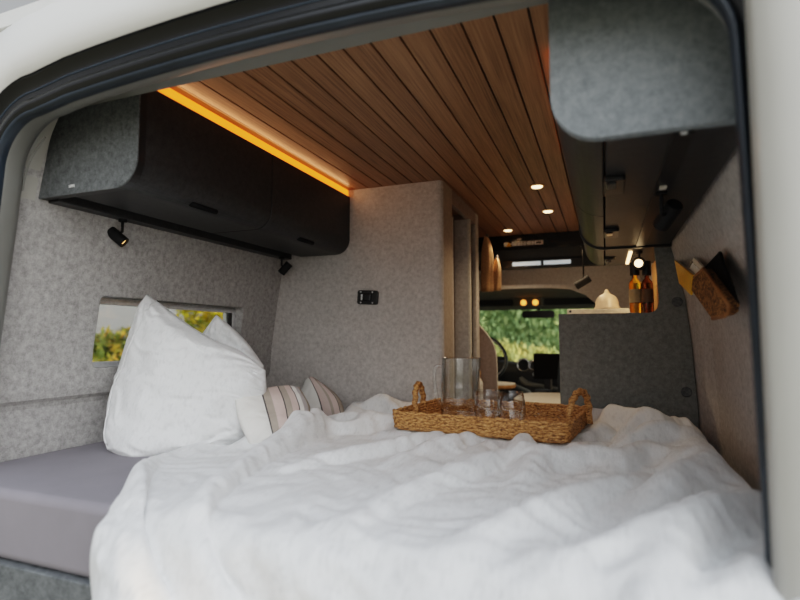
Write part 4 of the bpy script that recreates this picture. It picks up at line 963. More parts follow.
[-1006,18,19,18,19,18,18,19,19,20,20,20,20,19,20,19,19,17,15,18,19,19,16,14,15,15,17,17,15,17,15,13,17,20,19,18,18,10,2,10,18,12,4,9,17,18,16,19,18,19,19,20,19,20,18,18,18,17,9,9,16,19,14,16,18,18,18,16,16,17,16,14,17,18,17,16,14,11,11,11],
[-1004,15,19,19,18,19,19,19,20,20,20,20,20,20,19,18,18,17,17,18,19,18,17,16,8,15,18,17,18,17,15,13,17,19,20,19,16,8,2,10,18,12,6,11,15,19,18,18,19,19,20,20,19,20,19,18,18,18,13,7,13,16,11,15,17,19,18,19,18,17,16,14,14,18,17,15,13,13,11,11],
[-1002,15,19,19,20,19,19,19,19,19,20,20,19,20,19,17,18,17,18,20,19,19,16,12,9,14,18,17,18,17,16,15,15,19,19,18,17,7,2,11,15,14,10,12,14,18,19,19,19,20,20,19,20,20,19,19,18,18,15,9,10,16,11,11,14,18,19,19,19,17,18,13,14,17,16,15,14,12,12,11],
[-1000,16,20,20,19,19,19,19,18,19,19,19,19,19,19,18,19,17,16,20,19,17,12,9,11,17,18,18,18,16,16,16,17,18,17,18,17,10,4,11,15,14,12,9,15,19,19,20,19,20,20,20,19,20,19,20,18,18,18,12,10,15,13,9,9,14,18,19,19,19,18,15,13,15,16,15,13,13,12,11],
[-1003,17,17,20,20,20,19,19,19,19,18,19,17,20,19,18,18,15,18,19,18,14,7,9,16,18,18,18,16,16,16,19,19,16,16,19,18,15,8,13,11,11,9,12,17,20,19,20,20,20,20,20,19,20,19,20,19,19,18,17,14,11,14,10,8,9,14,18,19,20,19,16,13,13,15,16,14,12,12,11],
[-1015,14,17,19,20,20,19,19,19,19,18,18,19,19,18,17,17,18,18,17,17,12,7,12,18,17,17,18,17,17,18,19,17,17,17,19,19,16,11,7,9,14,13,16,19,19,20,20,20,20,20,20,20,20,19,19,20,19,18,17,17,14,14,12,11,9,9,15,18,18,17,17,13,15,15,16,15,13,12,11],
[-1027,17,15,15,18,19,18,19,19,19,19,19,19,18,16,18,18,18,16,16,17,11,9,16,17,16,17,17,18,18,19,18,17,17,19,19,19,15,7,7,12,18,18,19,19,20,20,20,20,20,20,20,20,20,19,20,19,18,16,14,17,18,16,14,14,13,10,11,15,12,16,17,15,16,16,17,15,15,12,12],
[-1039,18,17,12,12,18,17,19,19,20,20,20,18,17,17,19,19,15,14,17,16,10,13,18,16,16,17,17,18,19,19,17,17,19,18,19,18,13,7,11,16,18,20,19,21,20,20,20,20,20,21,20,19,20,20,19,19,15,13,16,18,19,17,13,14,16,14,13,13,8,16,19,16,15,16,17,16,15,14,13],
[-1051,17,15,7,12,18,18,20,20,20,20,20,18,17,19,20,16,13,13,17,15,13,17,18,17,15,16,18,18,18,18,18,18,18,18,17,15,12,13,16,17,19,19,20,20,20,20,20,20,20,20,21,20,19,20,20,18,12,13,17,17,19,18,13,13,17,17,17,11,9,16,20,16,15,16,17,17,16,15,14],
[-1060,15,12,10,9,17,19,20,20,20,20,20,20,18,19,17,14,13,15,16,17,18,19,14,17,16,17,19,17,19,18,17,17,18,17,14,13,15,17,17,17,19,19,20,20,20,20,20,19,20,20,20,20,20,20,19,18,13,14,16,15,18,18,13,14,19,18,16,11,11,18,18,16,17,17,18,17,17,15,15],
[-1065,13,15,16,9,11,19,19,19,18,20,20,20,20,16,14,14,15,18,17,19,20,20,12,16,18,19,19,15,17,19,17,17,19,18,15,14,13,16,18,17,18,18,20,19,21,20,20,18,19,19,19,20,20,20,18,18,17,18,15,10,15,16,15,17,18,17,14,12,15,17,17,18,19,18,19,17,17,16,15],
[-1069,15,14,17,15,7,19,19,20,16,15,19,21,20,15,14,15,16,18,19,21,20,20,14,14,17,20,20,16,14,17,18,18,19,19,19,16,15,12,16,18,19,17,17,20,20,20,19,16,17,18,19,20,20,21,18,19,20,19,16,9,10,14,16,19,15,14,14,16,18,17,18,18,19,20,19,18,17,16,15],
[-1073,18,16,12,12,13,20,20,19,15,13,17,20,21,19,18,15,14,16,19,20,21,20,18,14,14,18,20,18,14,14,19,19,20,19,21,19,17,13,13,17,19,17,16,18,19,20,19,12,15,19,19,20,20,21,19,20,20,20,18,12,8,11,15,17,13,15,15,17,19,17,19,18,19,20,20,18,17,17,15],
[-1077,16,13,14,15,17,19,21,19,15,12,15,19,19,20,19,19,17,14,17,20,21,20,19,16,14,15,20,19,15,14,17,20,20,21,20,21,19,17,12,13,17,18,17,17,18,19,19,12,13,19,18,18,20,20,20,20,20,20,20,16,10,8,14,15,14,16,17,18,18,15,17,19,20,19,20,18,18,16,16],
[-1082,11,14,17,20,19,18,19,20,17,11,13,19,18,19,20,18,19,17,17,20,19,19,20,17,15,14,19,18,16,17,18,19,20,21,21,20,20,18,15,12,13,17,19,19,18,19,17,9,13,19,17,16,19,20,21,20,19,19,20,19,15,8,13,16,14,17,18,18,18,16,15,17,18,19,19,18,18,17,16],
[-1086,7,16,19,20,20,18,19,21,19,12,12,18,18,18,19,19,18,19,18,20,16,17,20,20,18,14,19,17,14,18,20,20,21,20,20,19,18,17,17,14,13,16,19,20,19,17,13,9,14,19,18,17,17,20,20,18,18,19,20,21,19,16,10,15,17,17,19,18,17,15,12,17,17,18,18,19,17,17,17],
[-1090,8,15,19,20,20,19,20,20,20,16,13,15,18,16,19,20,18,16,19,20,14,17,19,20,21,17,19,16,12,18,20,21,20,19,20,19,17,18,14,13,14,19,20,19,18,15,16,16,12,15,19,19,17,18,19,15,17,20,21,20,20,17,12,17,19,18,13,16,18,16,14,18,17,18,18,18,18,17,17],
[-1093,14,13,18,19,18,20,20,19,19,19,17,12,17,16,17,20,18,15,19,19,15,16,19,19,20,21,19,14,13,19,19,20,19,19,20,18,17,17,12,14,18,19,18,17,19,16,19,19,13,14,17,19,19,18,19,12,17,20,21,21,18,15,15,19,20,16,11,16,18,18,18,18,17,17,18,18,18,17,17],
[-1097,17,16,15,17,19,19,18,18,19,19,18,16,17,17,15,19,19,14,18,19,17,16,17,18,20,20,19,13,17,19,17,18,19,18,19,17,17,15,15,18,20,18,16,17,17,19,20,19,12,17,17,17,19,20,19,16,15,18,20,20,18,14,17,19,20,15,13,16,18,19,18,19,17,18,17,18,17,18,17],
[-1103,18,17,18,17,18,17,18,18,17,18,17,18,17,18,18,17,18,17,18,17,18,18,17,18,17,18,17,18,18,17,18,17,18,17,18,18,17,18,17,18,17,18,17,18,18,17,18,17,18,17,18,18,17,18,17,18,17,18,18,17,18,17,18,17,18,18,17,18,17,18,17,18,18,17,18,17,18,17,18]]
DUVET_Y = [[730,0,0,0,0,0,0,0,0,0,0,0,0,0,0,0,0,0,0,0,0,0,0,0,0,0,0,0,0,0,0,0,0,0,0,0,0,0,0,0,0,0,0,0,0,0,0,0,0,0,0,0,0,0,0,0,0,0,0,0,0,0,0,0,0,0,0,0,0,0,0,0,0,0,0,0,0,0,0,0],
[730,0,0,-1,0,0,0,1,0,0,0,0,0,-1,-2,-2,-1,1,0,-5,-1,-4,-6,-5,-1,0,1,3,2,0,5,2,-4,0,4,-5,-4,1,5,2,-4,-1,6,1,2,-1,3,-5,-3,1,-3,-4,0,2,4,1,4,2,0,-4,4,10,8,0,5,3,2,0,-7,-9,-4,-6,-1,-1,1,1,3,2,2,1],
[730,-1,0,0,-1,0,0,0,1,0,0,0,-1,-3,-3,-4,-3,-1,-3,-7,-6,-6,-7,-5,-1,2,2,4,4,4,7,0,-5,0,2,-6,-5,2,6,2,-3,-2,6,5,3,0,3,-3,-6,1,1,-8,-4,-1,2,3,5,5,3,-2,9,12,10,7,7,5,4,1,-7,-11,-9,-9,-4,-3,-1,1,3,4,3,2],
[729,0,-1,0,-1,-1,0,0,0,0,0,-1,-2,-4,-5,-6,-6,-6,-6,-6,-6,-4,-4,-3,0,4,4,3,3,3,3,-2,-2,-2,-1,-5,-5,1,5,3,0,-2,5,6,4,2,3,0,-3,-3,3,0,-5,-4,-3,-1,1,3,4,4,9,12,11,11,9,8,7,4,0,-6,-8,-8,-9,-7,-5,-2,2,3,3,3],
[729,-1,-1,-1,-1,-1,-1,-1,-1,0,-1,-2,-4,-5,-6,-8,-8,-8,-5,-2,-2,-2,-1,-2,1,3,2,0,-1,-2,-2,-2,-2,-1,-2,-2,-4,0,3,1,1,2,3,3,4,4,3,2,2,-1,1,4,1,-2,-2,-3,-2,-1,1,3,5,10,12,11,9,9,7,7,6,4,1,-3,-9,-10,-9,-5,-2,2,2,3],
[727,-1,-1,-1,-2,-2,-2,-1,-2,-2,-2,-3,-4,-6,-8,-8,-7,-5,-2,-2,-3,-2,-3,-2,-2,-1,-2,-2,-3,-2,-3,-2,-2,-1,-1,0,-1,-1,0,0,1,1,2,4,4,4,4,4,3,2,2,3,2,2,1,1,0,0,0,0,1,5,9,10,10,8,7,6,6,6,5,7,-1,-6,-8,-7,-4,0,1,2],
[726,-1,-2,-2,-3,-2,-3,-3,-2,-3,-4,-4,-5,-7,-8,-8,-7,-6,-4,-4,-4,-4,-3,-2,-3,-2,-2,-3,-3,-3,-3,-3,-1,-1,-1,1,0,-1,0,0,0,1,2,3,4,4,5,4,4,3,2,3,2,3,2,2,3,2,3,2,2,2,4,7,8,9,7,7,6,6,6,9,8,0,-5,-6,-4,-1,0,1],
[724,-2,-2,-2,-4,-3,-4,-3,-4,-5,-4,-5,-7,-7,-8,-8,-8,-8,-8,-4,-4,-3,-3,-3,-3,-3,-3,-3,-4,-4,-3,-2,-2,-1,0,1,0,0,0,0,1,0,2,3,3,5,4,5,4,3,2,3,2,2,2,3,3,3,4,4,4,4,3,3,7,8,8,8,8,9,8,9,10,4,-2,-5,-3,-1,1,1],
[722,-2,-3,-3,-4,-4,-5,-4,-5,-5,-6,-6,-7,-7,-9,-8,-8,-9,-8,-6,-4,-3,-3,-4,-4,-3,-4,-5,-4,-4,-4,-3,-2,0,0,1,0,1,1,1,0,1,2,2,3,4,4,4,3,4,2,3,2,2,3,3,4,3,4,4,3,4,4,4,5,8,9,10,10,11,10,10,9,5,0,-2,-1,0,2,2],
[719,-1,-3,-4,-4,-6,-5,-6,-6,-6,-6,-7,-8,-7,-9,-8,-9,-9,-8,-5,-4,-4,-4,-4,-4,-5,-4,-4,-4,-4,-2,-1,-1,1,0,0,-1,0,1,0,1,2,1,2,2,3,2,3,3,2,2,2,2,3,3,4,4,4,5,5,4,4,4,5,5,6,8,9,10,11,10,10,10,7,3,1,0,2,4,4],
[717,-1,-4,-4,-5,-6,-6,-6,-7,-7,-7,-8,-8,-8,-9,-9,-9,-10,-7,-4,-4,-4,-5,-4,-4,-4,-3,-2,-1,0,1,3,3,3,2,-3,-4,-3,-2,-1,-1,0,1,3,4,3,3,2,1,0,1,0,1,1,1,2,3,4,5,5,6,5,5,6,5,5,6,7,8,10,10,11,10,9,6,4,3,4,5,6],
[716,-2,-3,-5,-5,-7,-7,-7,-7,-8,-8,-9,-8,-9,-9,-9,-10,-8,-6,-4,-4,-5,-3,-4,-3,-1,-1,1,3,3,4,4,4,4,3,-2,-4,-4,-4,-3,-3,-2,-2,1,3,6,6,4,4,1,0,0,-1,-2,-1,-1,-1,0,2,3,4,6,6,6,6,5,6,5,6,8,8,11,11,10,9,6,6,6,7,8],
[716,-2,-3,-5,-6,-7,-8,-8,-8,-8,-9,-9,-8,-9,-9,-9,-9,-8,-5,-4,-4,-3,-3,0,0,2,3,4,4,4,4,4,2,3,4,-1,-3,-4,-3,-4,-3,-4,-4,-3,-1,2,6,6,7,6,4,2,1,-1,-1,-3,-3,-3,-4,-1,0,2,4,5,6,6,6,5,6,6,6,8,11,11,10,9,9,8,9,9],
[718,-2,-4,-5,-6,-7,-8,-8,-9,-9,-9,-9,-9,-8,-9,-8,-8,-7,-5,-4,-2,0,2,3,4,4,4,4,3,4,4,3,2,2,2,0,-3,-4,-3,-3,-3,-4,-4,-4,-5,-3,1,4,5,7,8,6,5,3,2,-1,-2,-3,-5,-4,-5,-2,-1,1,3,5,6,6,6,6,5,6,9,10,10,11,10,10,11,10],
[722,-2,-3,-5,-7,-7,-8,-9,-9,-9,-9,-8,-9,-8,-8,-8,-7,-7,-4,-1,2,4,5,4,4,4,3,4,3,4,3,2,3,1,1,-1,-3,-2,-3,-2,-3,-3,-4,-5,-5,-5,-4,-2,1,4,6,8,8,7,6,4,2,0,-3,-4,-5,-5,-5,-4,-1,1,3,5,6,7,6,5,7,8,9,10,11,11,12,11],
[729,-2,-3,-5,-6,-8,-8,-8,-9,-9,-9,-8,-8,-7,-8,-7,-7,-6,-2,3,4,4,4,4,4,4,5,3,3,2,2,2,2,1,0,0,-1,-2,-2,-2,-2,-3,-3,-4,-5,-5,-6,-5,-3,-2,1,4,7,8,9,8,7,5,3,-1,-3,-5,-6,-5,-5,-3,-1,1,4,6,6,7,6,6,8,9,10,12,11,10],
[740,-2,-3,-5,-6,-7,-8,-8,-8,-9,-8,-7,-7,-7,-7,-6,-7,-5,-1,2,2,3,4,5,4,4,3,1,2,1,1,2,1,1,1,0,1,0,-1,-1,-1,-2,-2,-3,-3,-5,-6,-5,-5,-4,-3,-1,1,4,6,8,9,8,8,6,3,0,-3,-6,-5,-4,-3,-1,-1,2,5,6,7,7,7,9,9,10,8,5],
[754,-1,-3,-5,-5,-7,-8,-7,-8,-8,-7,-7,-6,-6,-5,-4,-5,-6,-3,0,1,3,4,0,0,-1,-2,0,1,2,3,1,2,2,1,2,1,2,1,1,1,0,-1,-1,-2,-2,-4,-5,-5,-4,-4,-4,-3,-1,1,3,6,6,8,8,9,8,5,1,-4,-4,-3,-3,-1,0,2,4,9,8,8,7,7,8,4,-9],
[772,-1,-3,-5,-5,-7,-6,-8,-7,-7,-6,-7,-5,-5,-3,-2,2,7,5,1,0,-1,-1,-5,-5,-5,-5,3,6,5,3,2,3,2,1,2,2,1,1,1,1,0,0,0,0,-2,-2,-2,-3,-4,-3,-4,-5,-4,-5,-3,-3,-1,2,6,10,11,10,9,5,4,2,0,-1,0,1,2,-1,3,3,5,5,6,7,11],
[793,-2,-3,-4,-6,-5,-7,-6,-7,-7,-6,-7,-5,-5,-2,-1,4,8,6,2,-3,-4,-3,-3,-5,-5,-2,7,8,6,4,2,2,2,1,1,0,-1,0,-1,-1,-1,0,-1,0,1,0,0,-1,0,-2,-2,-3,-5,-6,-6,-5,-6,-5,-1,5,8,9,10,9,9,7,4,1,3,3,0,3,3,4,3,4,6,7,12],
[815,-2,-3,-4,-5,-6,-6,-6,-7,-6,-7,-7,-7,-6,-4,-2,1,4,3,-2,-5,-4,-1,-2,-4,0,4,8,9,5,2,2,0,-2,-3,-2,-3,-2,-3,-3,-1,-1,-1,1,0,1,1,2,2,3,3,1,1,-1,-3,-4,-5,-6,-5,-5,-3,2,5,6,8,10,11,8,4,2,5,6,4,7,7,6,5,5,5,8],
[837,-2,-3,-4,-5,-5,-6,-6,-6,-7,-8,-8,-8,-8,-6,-5,-2,-1,-2,-3,-3,-2,-1,-2,0,4,8,8,7,2,0,0,-3,-6,-5,-4,-3,-4,-3,-3,-1,-1,0,0,1,1,0,1,3,3,4,5,5,2,1,0,-2,-2,-3,-4,-4,-3,1,4,7,7,9,11,8,5,5,7,5,8,9,8,6,5,5,5],
[860,-2,-3,-4,-5,-5,-5,-7,-6,-8,-8,-10,-9,-10,-8,-7,-5,-4,-4,-2,-4,-2,-1,-1,2,7,8,7,1,-3,0,3,-5,-7,-7,-4,-3,-3,-2,-1,3,1,-3,-3,0,0,1,0,1,2,3,4,6,5,2,4,1,0,2,3,-2,-3,-1,2,7,7,7,7,9,8,6,6,7,9,9,9,7,6,5,4],
[882,-2,-3,-4,-4,-5,-6,-6,-7,-8,-9,-10,-11,-11,-9,-8,-6,-5,-6,-5,-5,-2,-1,0,3,7,6,0,-4,-3,1,5,-3,-8,-6,-4,-2,-2,0,2,6,2,-2,-4,-4,-1,1,1,2,5,1,-2,1,3,4,5,8,3,5,4,0,1,2,0,4,8,8,8,8,7,6,7,7,9,9,9,8,6,5,4],
[903,-2,-3,-3,-4,-5,-6,-6,-7,-8,-10,-11,-11,-11,-10,-8,-6,-8,-7,-6,-3,-2,-2,0,2,4,-2,-3,0,-4,0,4,-3,-7,-4,-2,-1,1,0,1,6,4,0,-2,-3,-4,-1,1,4,5,4,-1,-3,0,3,4,5,8,8,5,5,5,2,1,1,5,8,10,9,7,7,7,7,8,9,8,8,6,5,4],
[924,-1,-3,-4,-4,-5,-5,-7,-7,-8,-10,-11,-11,-11,-9,-8,-6,-7,-6,-6,-4,-4,-3,-1,0,2,-4,-2,-5,-5,0,-1,-2,-3,0,-1,-1,1,1,2,2,2,0,0,1,1,-5,-1,4,4,5,3,-2,2,3,2,2,4,6,8,9,8,5,2,1,2,6,10,10,8,7,7,8,7,9,8,8,6,5,4],
[945,-1,-3,-4,-4,-5,-5,-6,-8,-8,-10,-10,-11,-10,-9,-7,-6,-5,-5,-5,-5,-6,-4,-2,-1,0,-7,-1,-6,-4,-2,-2,-1,-1,-1,0,-1,0,2,3,1,-2,0,1,3,3,-4,-1,1,3,3,4,4,4,3,2,1,3,4,5,7,9,8,7,3,1,3,7,10,10,8,7,8,8,8,8,7,6,5,4],
[966,-2,-2,-4,-4,-5,-6,-6,-7,-8,-9,-11,-10,-9,-8,-6,-5,-4,-6,-4,-5,-6,-4,-4,-2,-2,-8,-1,-4,-3,-3,-1,-1,-1,-2,0,-1,-1,1,3,1,-1,-1,2,1,2,0,0,0,2,2,3,5,6,4,2,1,1,3,5,6,7,7,8,6,4,2,4,8,11,10,8,8,7,8,8,7,6,5,4],
[987,-2,-3,-3,-5,-5,-5,-6,-7,-8,-9,-10,-9,-8,-7,-6,-4,-5,-5,-4,-4,-5,-5,-5,-3,-4,-7,-5,-2,-1,-1,-2,-1,-1,-1,-1,-1,-1,0,1,1,0,0,2,1,1,1,1,0,0,2,3,4,5,5,4,1,2,1,2,5,6,8,8,7,6,4,3,6,8,10,11,8,8,7,8,7,6,5,4],
[1008,-2,-3,-4,-4,-5,-6,-6,-7,-8,-8,-9,-8,-8,-6,-5,-5,-4,-5,-3,-4,-5,-5,-6,-3,-4,-7,-5,-2,-1,-1,-1,-1,-1,-1,-2,0,-2,0,0,0,1,1,1,2,1,1,0,0,1,1,3,3,4,5,5,3,2,0,2,2,4,6,9,9,8,5,4,5,5,9,10,10,9,8,7,7,6,4,4],
[1028,-2,-2,-4,-5,-5,-5,-7,-6,-8,-8,-8,-7,-7,-6,-4,-5,-4,-4,-4,-4,-4,-6,-5,-3,-5,-8,-4,-2,-1,-1,-1,-1,-1,-1,-1,-1,-1,-1,0,0,1,0,2,1,2,1,0,1,0,1,2,3,3,5,5,5,2,1,1,1,2,3,6,9,11,8,6,5,4,6,8,11,10,8,8,7,6,4,4],
[1049,-2,-2,-4,-5,-5,-6,-6,-6,-8,-7,-7,-7,-6,-5,-4,-4,-4,-4,-3,-4,-6,-6,-5,-3,-5,-8,-4,-1,-1,-1,-1,-1,-1,-1,-2,0,-1,-1,-1,0,1,0,2,1,2,1,0,1,0,0,1,3,4,4,4,6,3,1,1,1,2,2,4,5,9,10,10,7,5,5,6,9,10,9,9,7,6,4,4],
[1070,-1,-3,-4,-4,-6,-5,-6,-7,-7,-6,-7,-6,-5,-4,-5,-3,-4,-3,-4,-4,-6,-7,-4,-4,-6,-7,-4,-1,-1,-1,-1,-1,-1,-1,-1,-1,-1,-1,0,-1,1,0,1,2,1,1,1,1,0,0,1,2,3,4,4,4,5,2,2,0,2,3,2,4,6,8,9,10,8,6,6,6,9,9,10,7,6,5,3],
[1092,-2,-3,-3,-5,-5,-6,-5,-7,-6,-6,-6,-5,-5,-4,-4,-3,-3,-4,-4,-4,-7,-6,-5,-3,-7,-8,-3,-1,-1,-1,-1,-1,0,-1,-2,-1,-1,-1,0,-1,1,0,1,1,2,1,1,1,0,0,1,1,2,4,4,4,4,3,3,1,2,2,3,3,4,6,7,9,10,8,8,6,7,8,9,8,6,5,4],
[1113,-1,-3,-3,-5,-5,-5,-6,-6,-6,-5,-5,-5,-4,-4,-4,-3,-3,-4,-3,-5,-7,-6,-5,-4,-7,-8,-2,-1,-1,-1,-1,-1,-1,-1,-1,-1,-1,-1,-1,0,0,0,1,1,2,1,1,1,0,1,0,1,1,2,5,5,3,3,4,1,3,2,3,2,4,5,6,6,9,9,10,7,7,7,8,8,7,5,3],
[1135,-1,-3,-3,-5,-4,-5,-6,-5,-6,-5,-5,-4,-4,-4,-3,-3,-3,-4,-4,-5,-7,-6,-4,-5,-8,-7,-2,-1,-1,-1,-1,-1,-1,0,-2,-1,-1,-1,0,-1,0,0,1,1,1,2,2,0,1,0,1,0,1,1,3,5,5,3,3,3,2,3,3,2,3,4,6,6,6,9,9,9,7,8,7,7,7,5,4],
[1157,-1,-3,-3,-4,-5,-4,-6,-5,-5,-5,-4,-4,-4,-3,-4,-3,-3,-4,-4,-7,-7,-5,-4,-6,-8,-5,-3,0,-1,-1,-1,-1,0,-1,-1,-1,-1,-1,-1,-1,0,0,1,1,1,2,2,1,0,0,1,0,1,0,2,4,6,4,3,3,3,4,2,2,3,3,5,6,6,7,8,9,9,8,7,7,6,5,4],
[1179,-2,-2,-3,-3,-5,-4,-5,-5,-5,-5,-4,-4,-3,-4,-3,-3,-4,-4,-6,-7,-6,-4,-5,-7,-7,-4,-2,0,-1,-1,-1,0,-1,-1,-1,-1,-1,-1,-1,-1,0,0,1,1,1,2,2,1,0,1,0,0,1,0,2,3,5,6,3,3,3,4,3,2,2,2,4,6,7,6,7,9,8,9,7,7,5,5,3],
[1201,-2,-2,-3,-3,-4,-4,-5,-5,-4,-4,-4,-4,-4,-3,-3,-4,-4,-5,-7,-7,-4,-4,-7,-8,-4,-3,-2,0,0,-1,-1,-1,-1,-1,-1,-1,-2,0,-1,-1,0,0,1,1,0,3,2,1,0,1,0,0,0,1,2,2,4,6,5,2,4,3,4,2,2,2,3,5,7,7,7,7,8,9,8,6,5,4,3],
[1222,-1,-2,-2,-3,-4,-4,-5,-4,-5,-4,-3,-4,-3,-4,-3,-4,-5,-7,-7,-5,-4,-5,-8,-6,-3,-2,-2,0,0,-1,-1,-1,-1,-1,-1,-2,-1,-1,0,-1,0,0,1,1,1,2,2,1,1,0,0,0,0,1,2,2,3,5,5,4,3,3,4,3,2,2,2,4,6,8,8,7,7,8,8,6,5,3,3],
[1244,-1,-2,-2,-3,-3,-4,-5,-4,-4,-4,-3,-4,-3,-4,-4,-5,-5,-7,-6,-4,-5,-6,-7,-4,-3,-2,-2,-1,1,-1,-1,-1,-1,-1,-1,-2,-1,-1,0,-1,0,0,1,1,1,1,3,2,0,0,0,0,0,1,2,2,2,4,5,5,3,3,4,4,2,2,2,3,5,7,9,7,7,8,8,5,5,2,2],
[1265,0,-1,-2,-3,-3,-5,-4,-4,-4,-3,-4,-3,-4,-3,-5,-5,-7,-6,-5,-3,-6,-7,-6,-3,-2,-2,-2,-1,0,0,-1,-1,-1,-1,-2,-1,-1,-1,0,-1,0,0,1,1,1,1,2,3,0,0,0,0,0,1,2,2,2,3,4,5,4,3,4,4,3,2,2,3,4,6,8,8,7,8,7,5,4,2,2],
[1286,0,0,-1,-3,-3,-5,-4,-5,-3,-3,-3,-3,-4,-4,-5,-6,-7,-5,-4,-5,-6,-6,-5,-3,-2,-2,-2,-1,1,0,-1,-1,-2,-1,-1,-1,-1,-1,0,-1,1,-1,1,1,1,0,3,2,1,1,0,-1,0,1,2,3,2,2,3,4,5,3,3,5,3,1,3,4,3,4,7,8,8,7,7,5,4,2,2],
[1307,1,2,0,-4,-3,-6,-5,-5,-3,-1,-2,-4,-4,-5,-6,-6,-7,-4,-4,-6,-6,-5,-3,-4,-2,-2,-1,-2,1,1,-1,-1,-2,-2,-1,0,-1,-1,0,-1,1,0,0,1,1,0,2,3,2,0,0,-1,0,0,3,3,2,2,2,3,5,4,3,3,4,2,1,5,5,3,5,7,8,7,7,5,3,3,1],
[1328,2,5,-1,-5,-4,-6,-7,-4,-1,0,-2,-4,-5,-6,-6,-7,-6,-4,-4,-6,-5,-4,-4,-3,-3,-1,-1,-1,0,2,-1,-2,-2,-2,-1,0,0,-1,0,-1,0,1,0,0,2,0,1,3,3,0,0,-1,0,0,3,3,2,2,2,3,3,4,4,2,4,2,2,4,6,4,4,5,7,6,6,5,4,3,2],
[1349,5,3,-2,-5,-5,-6,-5,-3,0,0,-3,-5,-7,-6,-6,-5,-5,-4,-5,-5,-5,-3,-4,-3,-3,-1,0,-2,0,2,-1,-2,-2,-1,-2,0,1,-1,0,-1,0,1,0,0,1,1,1,3,2,1,0,-1,0,0,3,3,3,2,2,2,2,3,4,3,3,3,1,3,6,6,5,4,4,6,5,5,4,3,2],
[1370,5,0,-2,-2,-4,-6,-5,-1,0,-1,-4,-5,-7,-6,-6,-5,-4,-5,-5,-4,-4,-3,-4,-3,-3,-1,0,-2,0,2,0,-2,-2,-2,-1,0,1,-1,0,-1,0,1,0,0,1,1,1,2,3,1,0,-1,0,0,3,4,2,2,2,2,2,2,3,4,3,3,2,1,5,7,6,4,3,4,5,4,4,3,3],
[1390,3,1,0,-1,-4,-6,-4,0,-1,-2,-4,-6,-6,-7,-5,-4,-5,-4,-5,-3,-4,-3,-4,-3,-3,-2,0,-1,-1,2,1,-1,-3,-1,-1,0,0,0,0,-1,0,0,1,0,1,1,1,1,4,2,-1,-1,-1,1,3,4,2,2,2,2,1,2,3,3,4,3,2,1,2,7,7,4,3,4,4,4,3,4,3],
[1411,4,0,0,0,-5,-5,-4,0,0,-3,-5,-6,-6,-6,-5,-4,-4,-4,-4,-4,-3,-4,-3,-3,-4,-2,1,-1,-1,1,2,-1,-2,-1,-1,-1,1,0,0,-1,0,0,0,1,1,1,1,1,4,2,-1,-1,-1,1,3,4,3,1,2,2,0,2,3,3,4,3,2,2,1,3,6,5,4,4,4,4,3,3,3],
[1431,4,3,1,-1,-6,-5,-4,0,-1,-3,-5,-7,-5,-5,-3,-4,-4,-4,-4,-4,-3,-4,-3,-4,-3,-2,0,0,-1,0,3,0,-2,-1,-1,-1,1,0,-1,0,-1,0,0,0,0,2,2,2,3,2,0,-1,-1,0,4,4,3,2,1,2,0,2,2,3,4,4,2,1,1,2,4,5,3,4,4,4,4,3,3],
[1452,7,3,1,-3,-6,-5,-3,-2,-2,-3,-5,-5,-5,-3,-4,-4,-4,-4,-3,-4,-3,-4,-3,-4,-3,-3,0,1,-1,0,2,1,-2,-1,0,-1,-1,2,-1,0,-1,0,0,-1,0,2,3,2,2,2,-2,0,0,1,3,3,3,3,2,2,0,1,1,4,4,4,2,1,1,2,4,3,3,3,4,3,4,3,4],
[1473,7,5,1,-5,-5,-5,-3,-3,-3,-3,-4,-4,-3,-4,-4,-4,-3,-4,-4,-3,-3,-4,-3,-4,-3,-3,-1,2,-1,-1,2,2,-1,-2,0,-1,0,1,0,-1,0,0,0,-1,0,2,3,2,0,0,-4,1,2,1,1,1,3,6,5,2,1,0,0,3,6,4,2,2,1,1,3,3,3,2,3,4,3,3,3],
[1493,6,7,0,-5,-3,-4,-4,-4,-3,-3,-3,-3,-3,-3,-4,-4,-4,-3,-4,-3,-4,-3,-4,-3,-4,-3,-1,2,0,-1,1,2,0,-2,0,0,-1,0,1,-1,0,1,-1,0,1,1,3,1,-1,-3,-2,0,0,1,2,1,1,6,8,4,1,1,0,1,6,6,3,2,1,1,1,3,2,3,3,2,3,3,3],
[1514,5,5,2,-2,-4,-5,-4,-5,-3,-1,-2,-2,-3,-4,-4,-3,-4,-4,-3,-3,-4,-3,-4,-3,-4,-3,-2,2,1,-1,0,2,1,-2,-1,1,0,0,0,-1,0,2,-1,0,1,2,2,0,-2,-3,-1,-1,-2,0,1,1,3,4,8,4,1,3,2,0,6,7,5,2,1,1,1,1,2,3,2,2,2,3,3],
[1534,4,8,1,-3,-5,-5,-4,-2,-2,-1,-1,-3,-3,-4,-3,-4,-4,-3,-4,-3,-3,-4,-3,-4,-3,-3,-2,1,2,-1,-1,2,1,-2,-1,2,0,-2,-1,1,1,3,-1,0,2,1,1,0,-2,-2,-2,-1,-2,0,1,1,3,3,2,3,3,4,3,3,5,8,6,3,1,1,0,0,2,2,2,2,2,2,2],
[1555,3,7,2,-3,-5,-4,-3,-2,-1,0,-2,-3,-3,-3,-4,-4,-4,-3,-3,-3,-3,-4,-3,-4,-3,-3,-3,0,3,0,-1,1,1,-1,-2,2,0,-1,-1,2,1,2,0,1,1,1,0,0,-2,-2,-1,-2,-1,-1,1,2,3,2,1,1,5,3,3,4,5,7,7,4,1,1,-1,1,1,1,2,1,2,2,2],
[1576,4,4,1,-2,-5,-4,-1,0,0,-1,-2,-3,-3,-3,-4,-4,-4,-3,-3,-3,-3,-3,-4,-3,-4,-3,-3,0,3,1,-1,0,1,0,-2,0,2,-1,-1,2,1,2,1,1,1,2,-1,-1,-1,-2,-2,-1,-1,-1,1,2,3,1,1,0,3,3,4,5,6,6,7,4,-1,1,2,1,0,1,1,1,1,2,1],
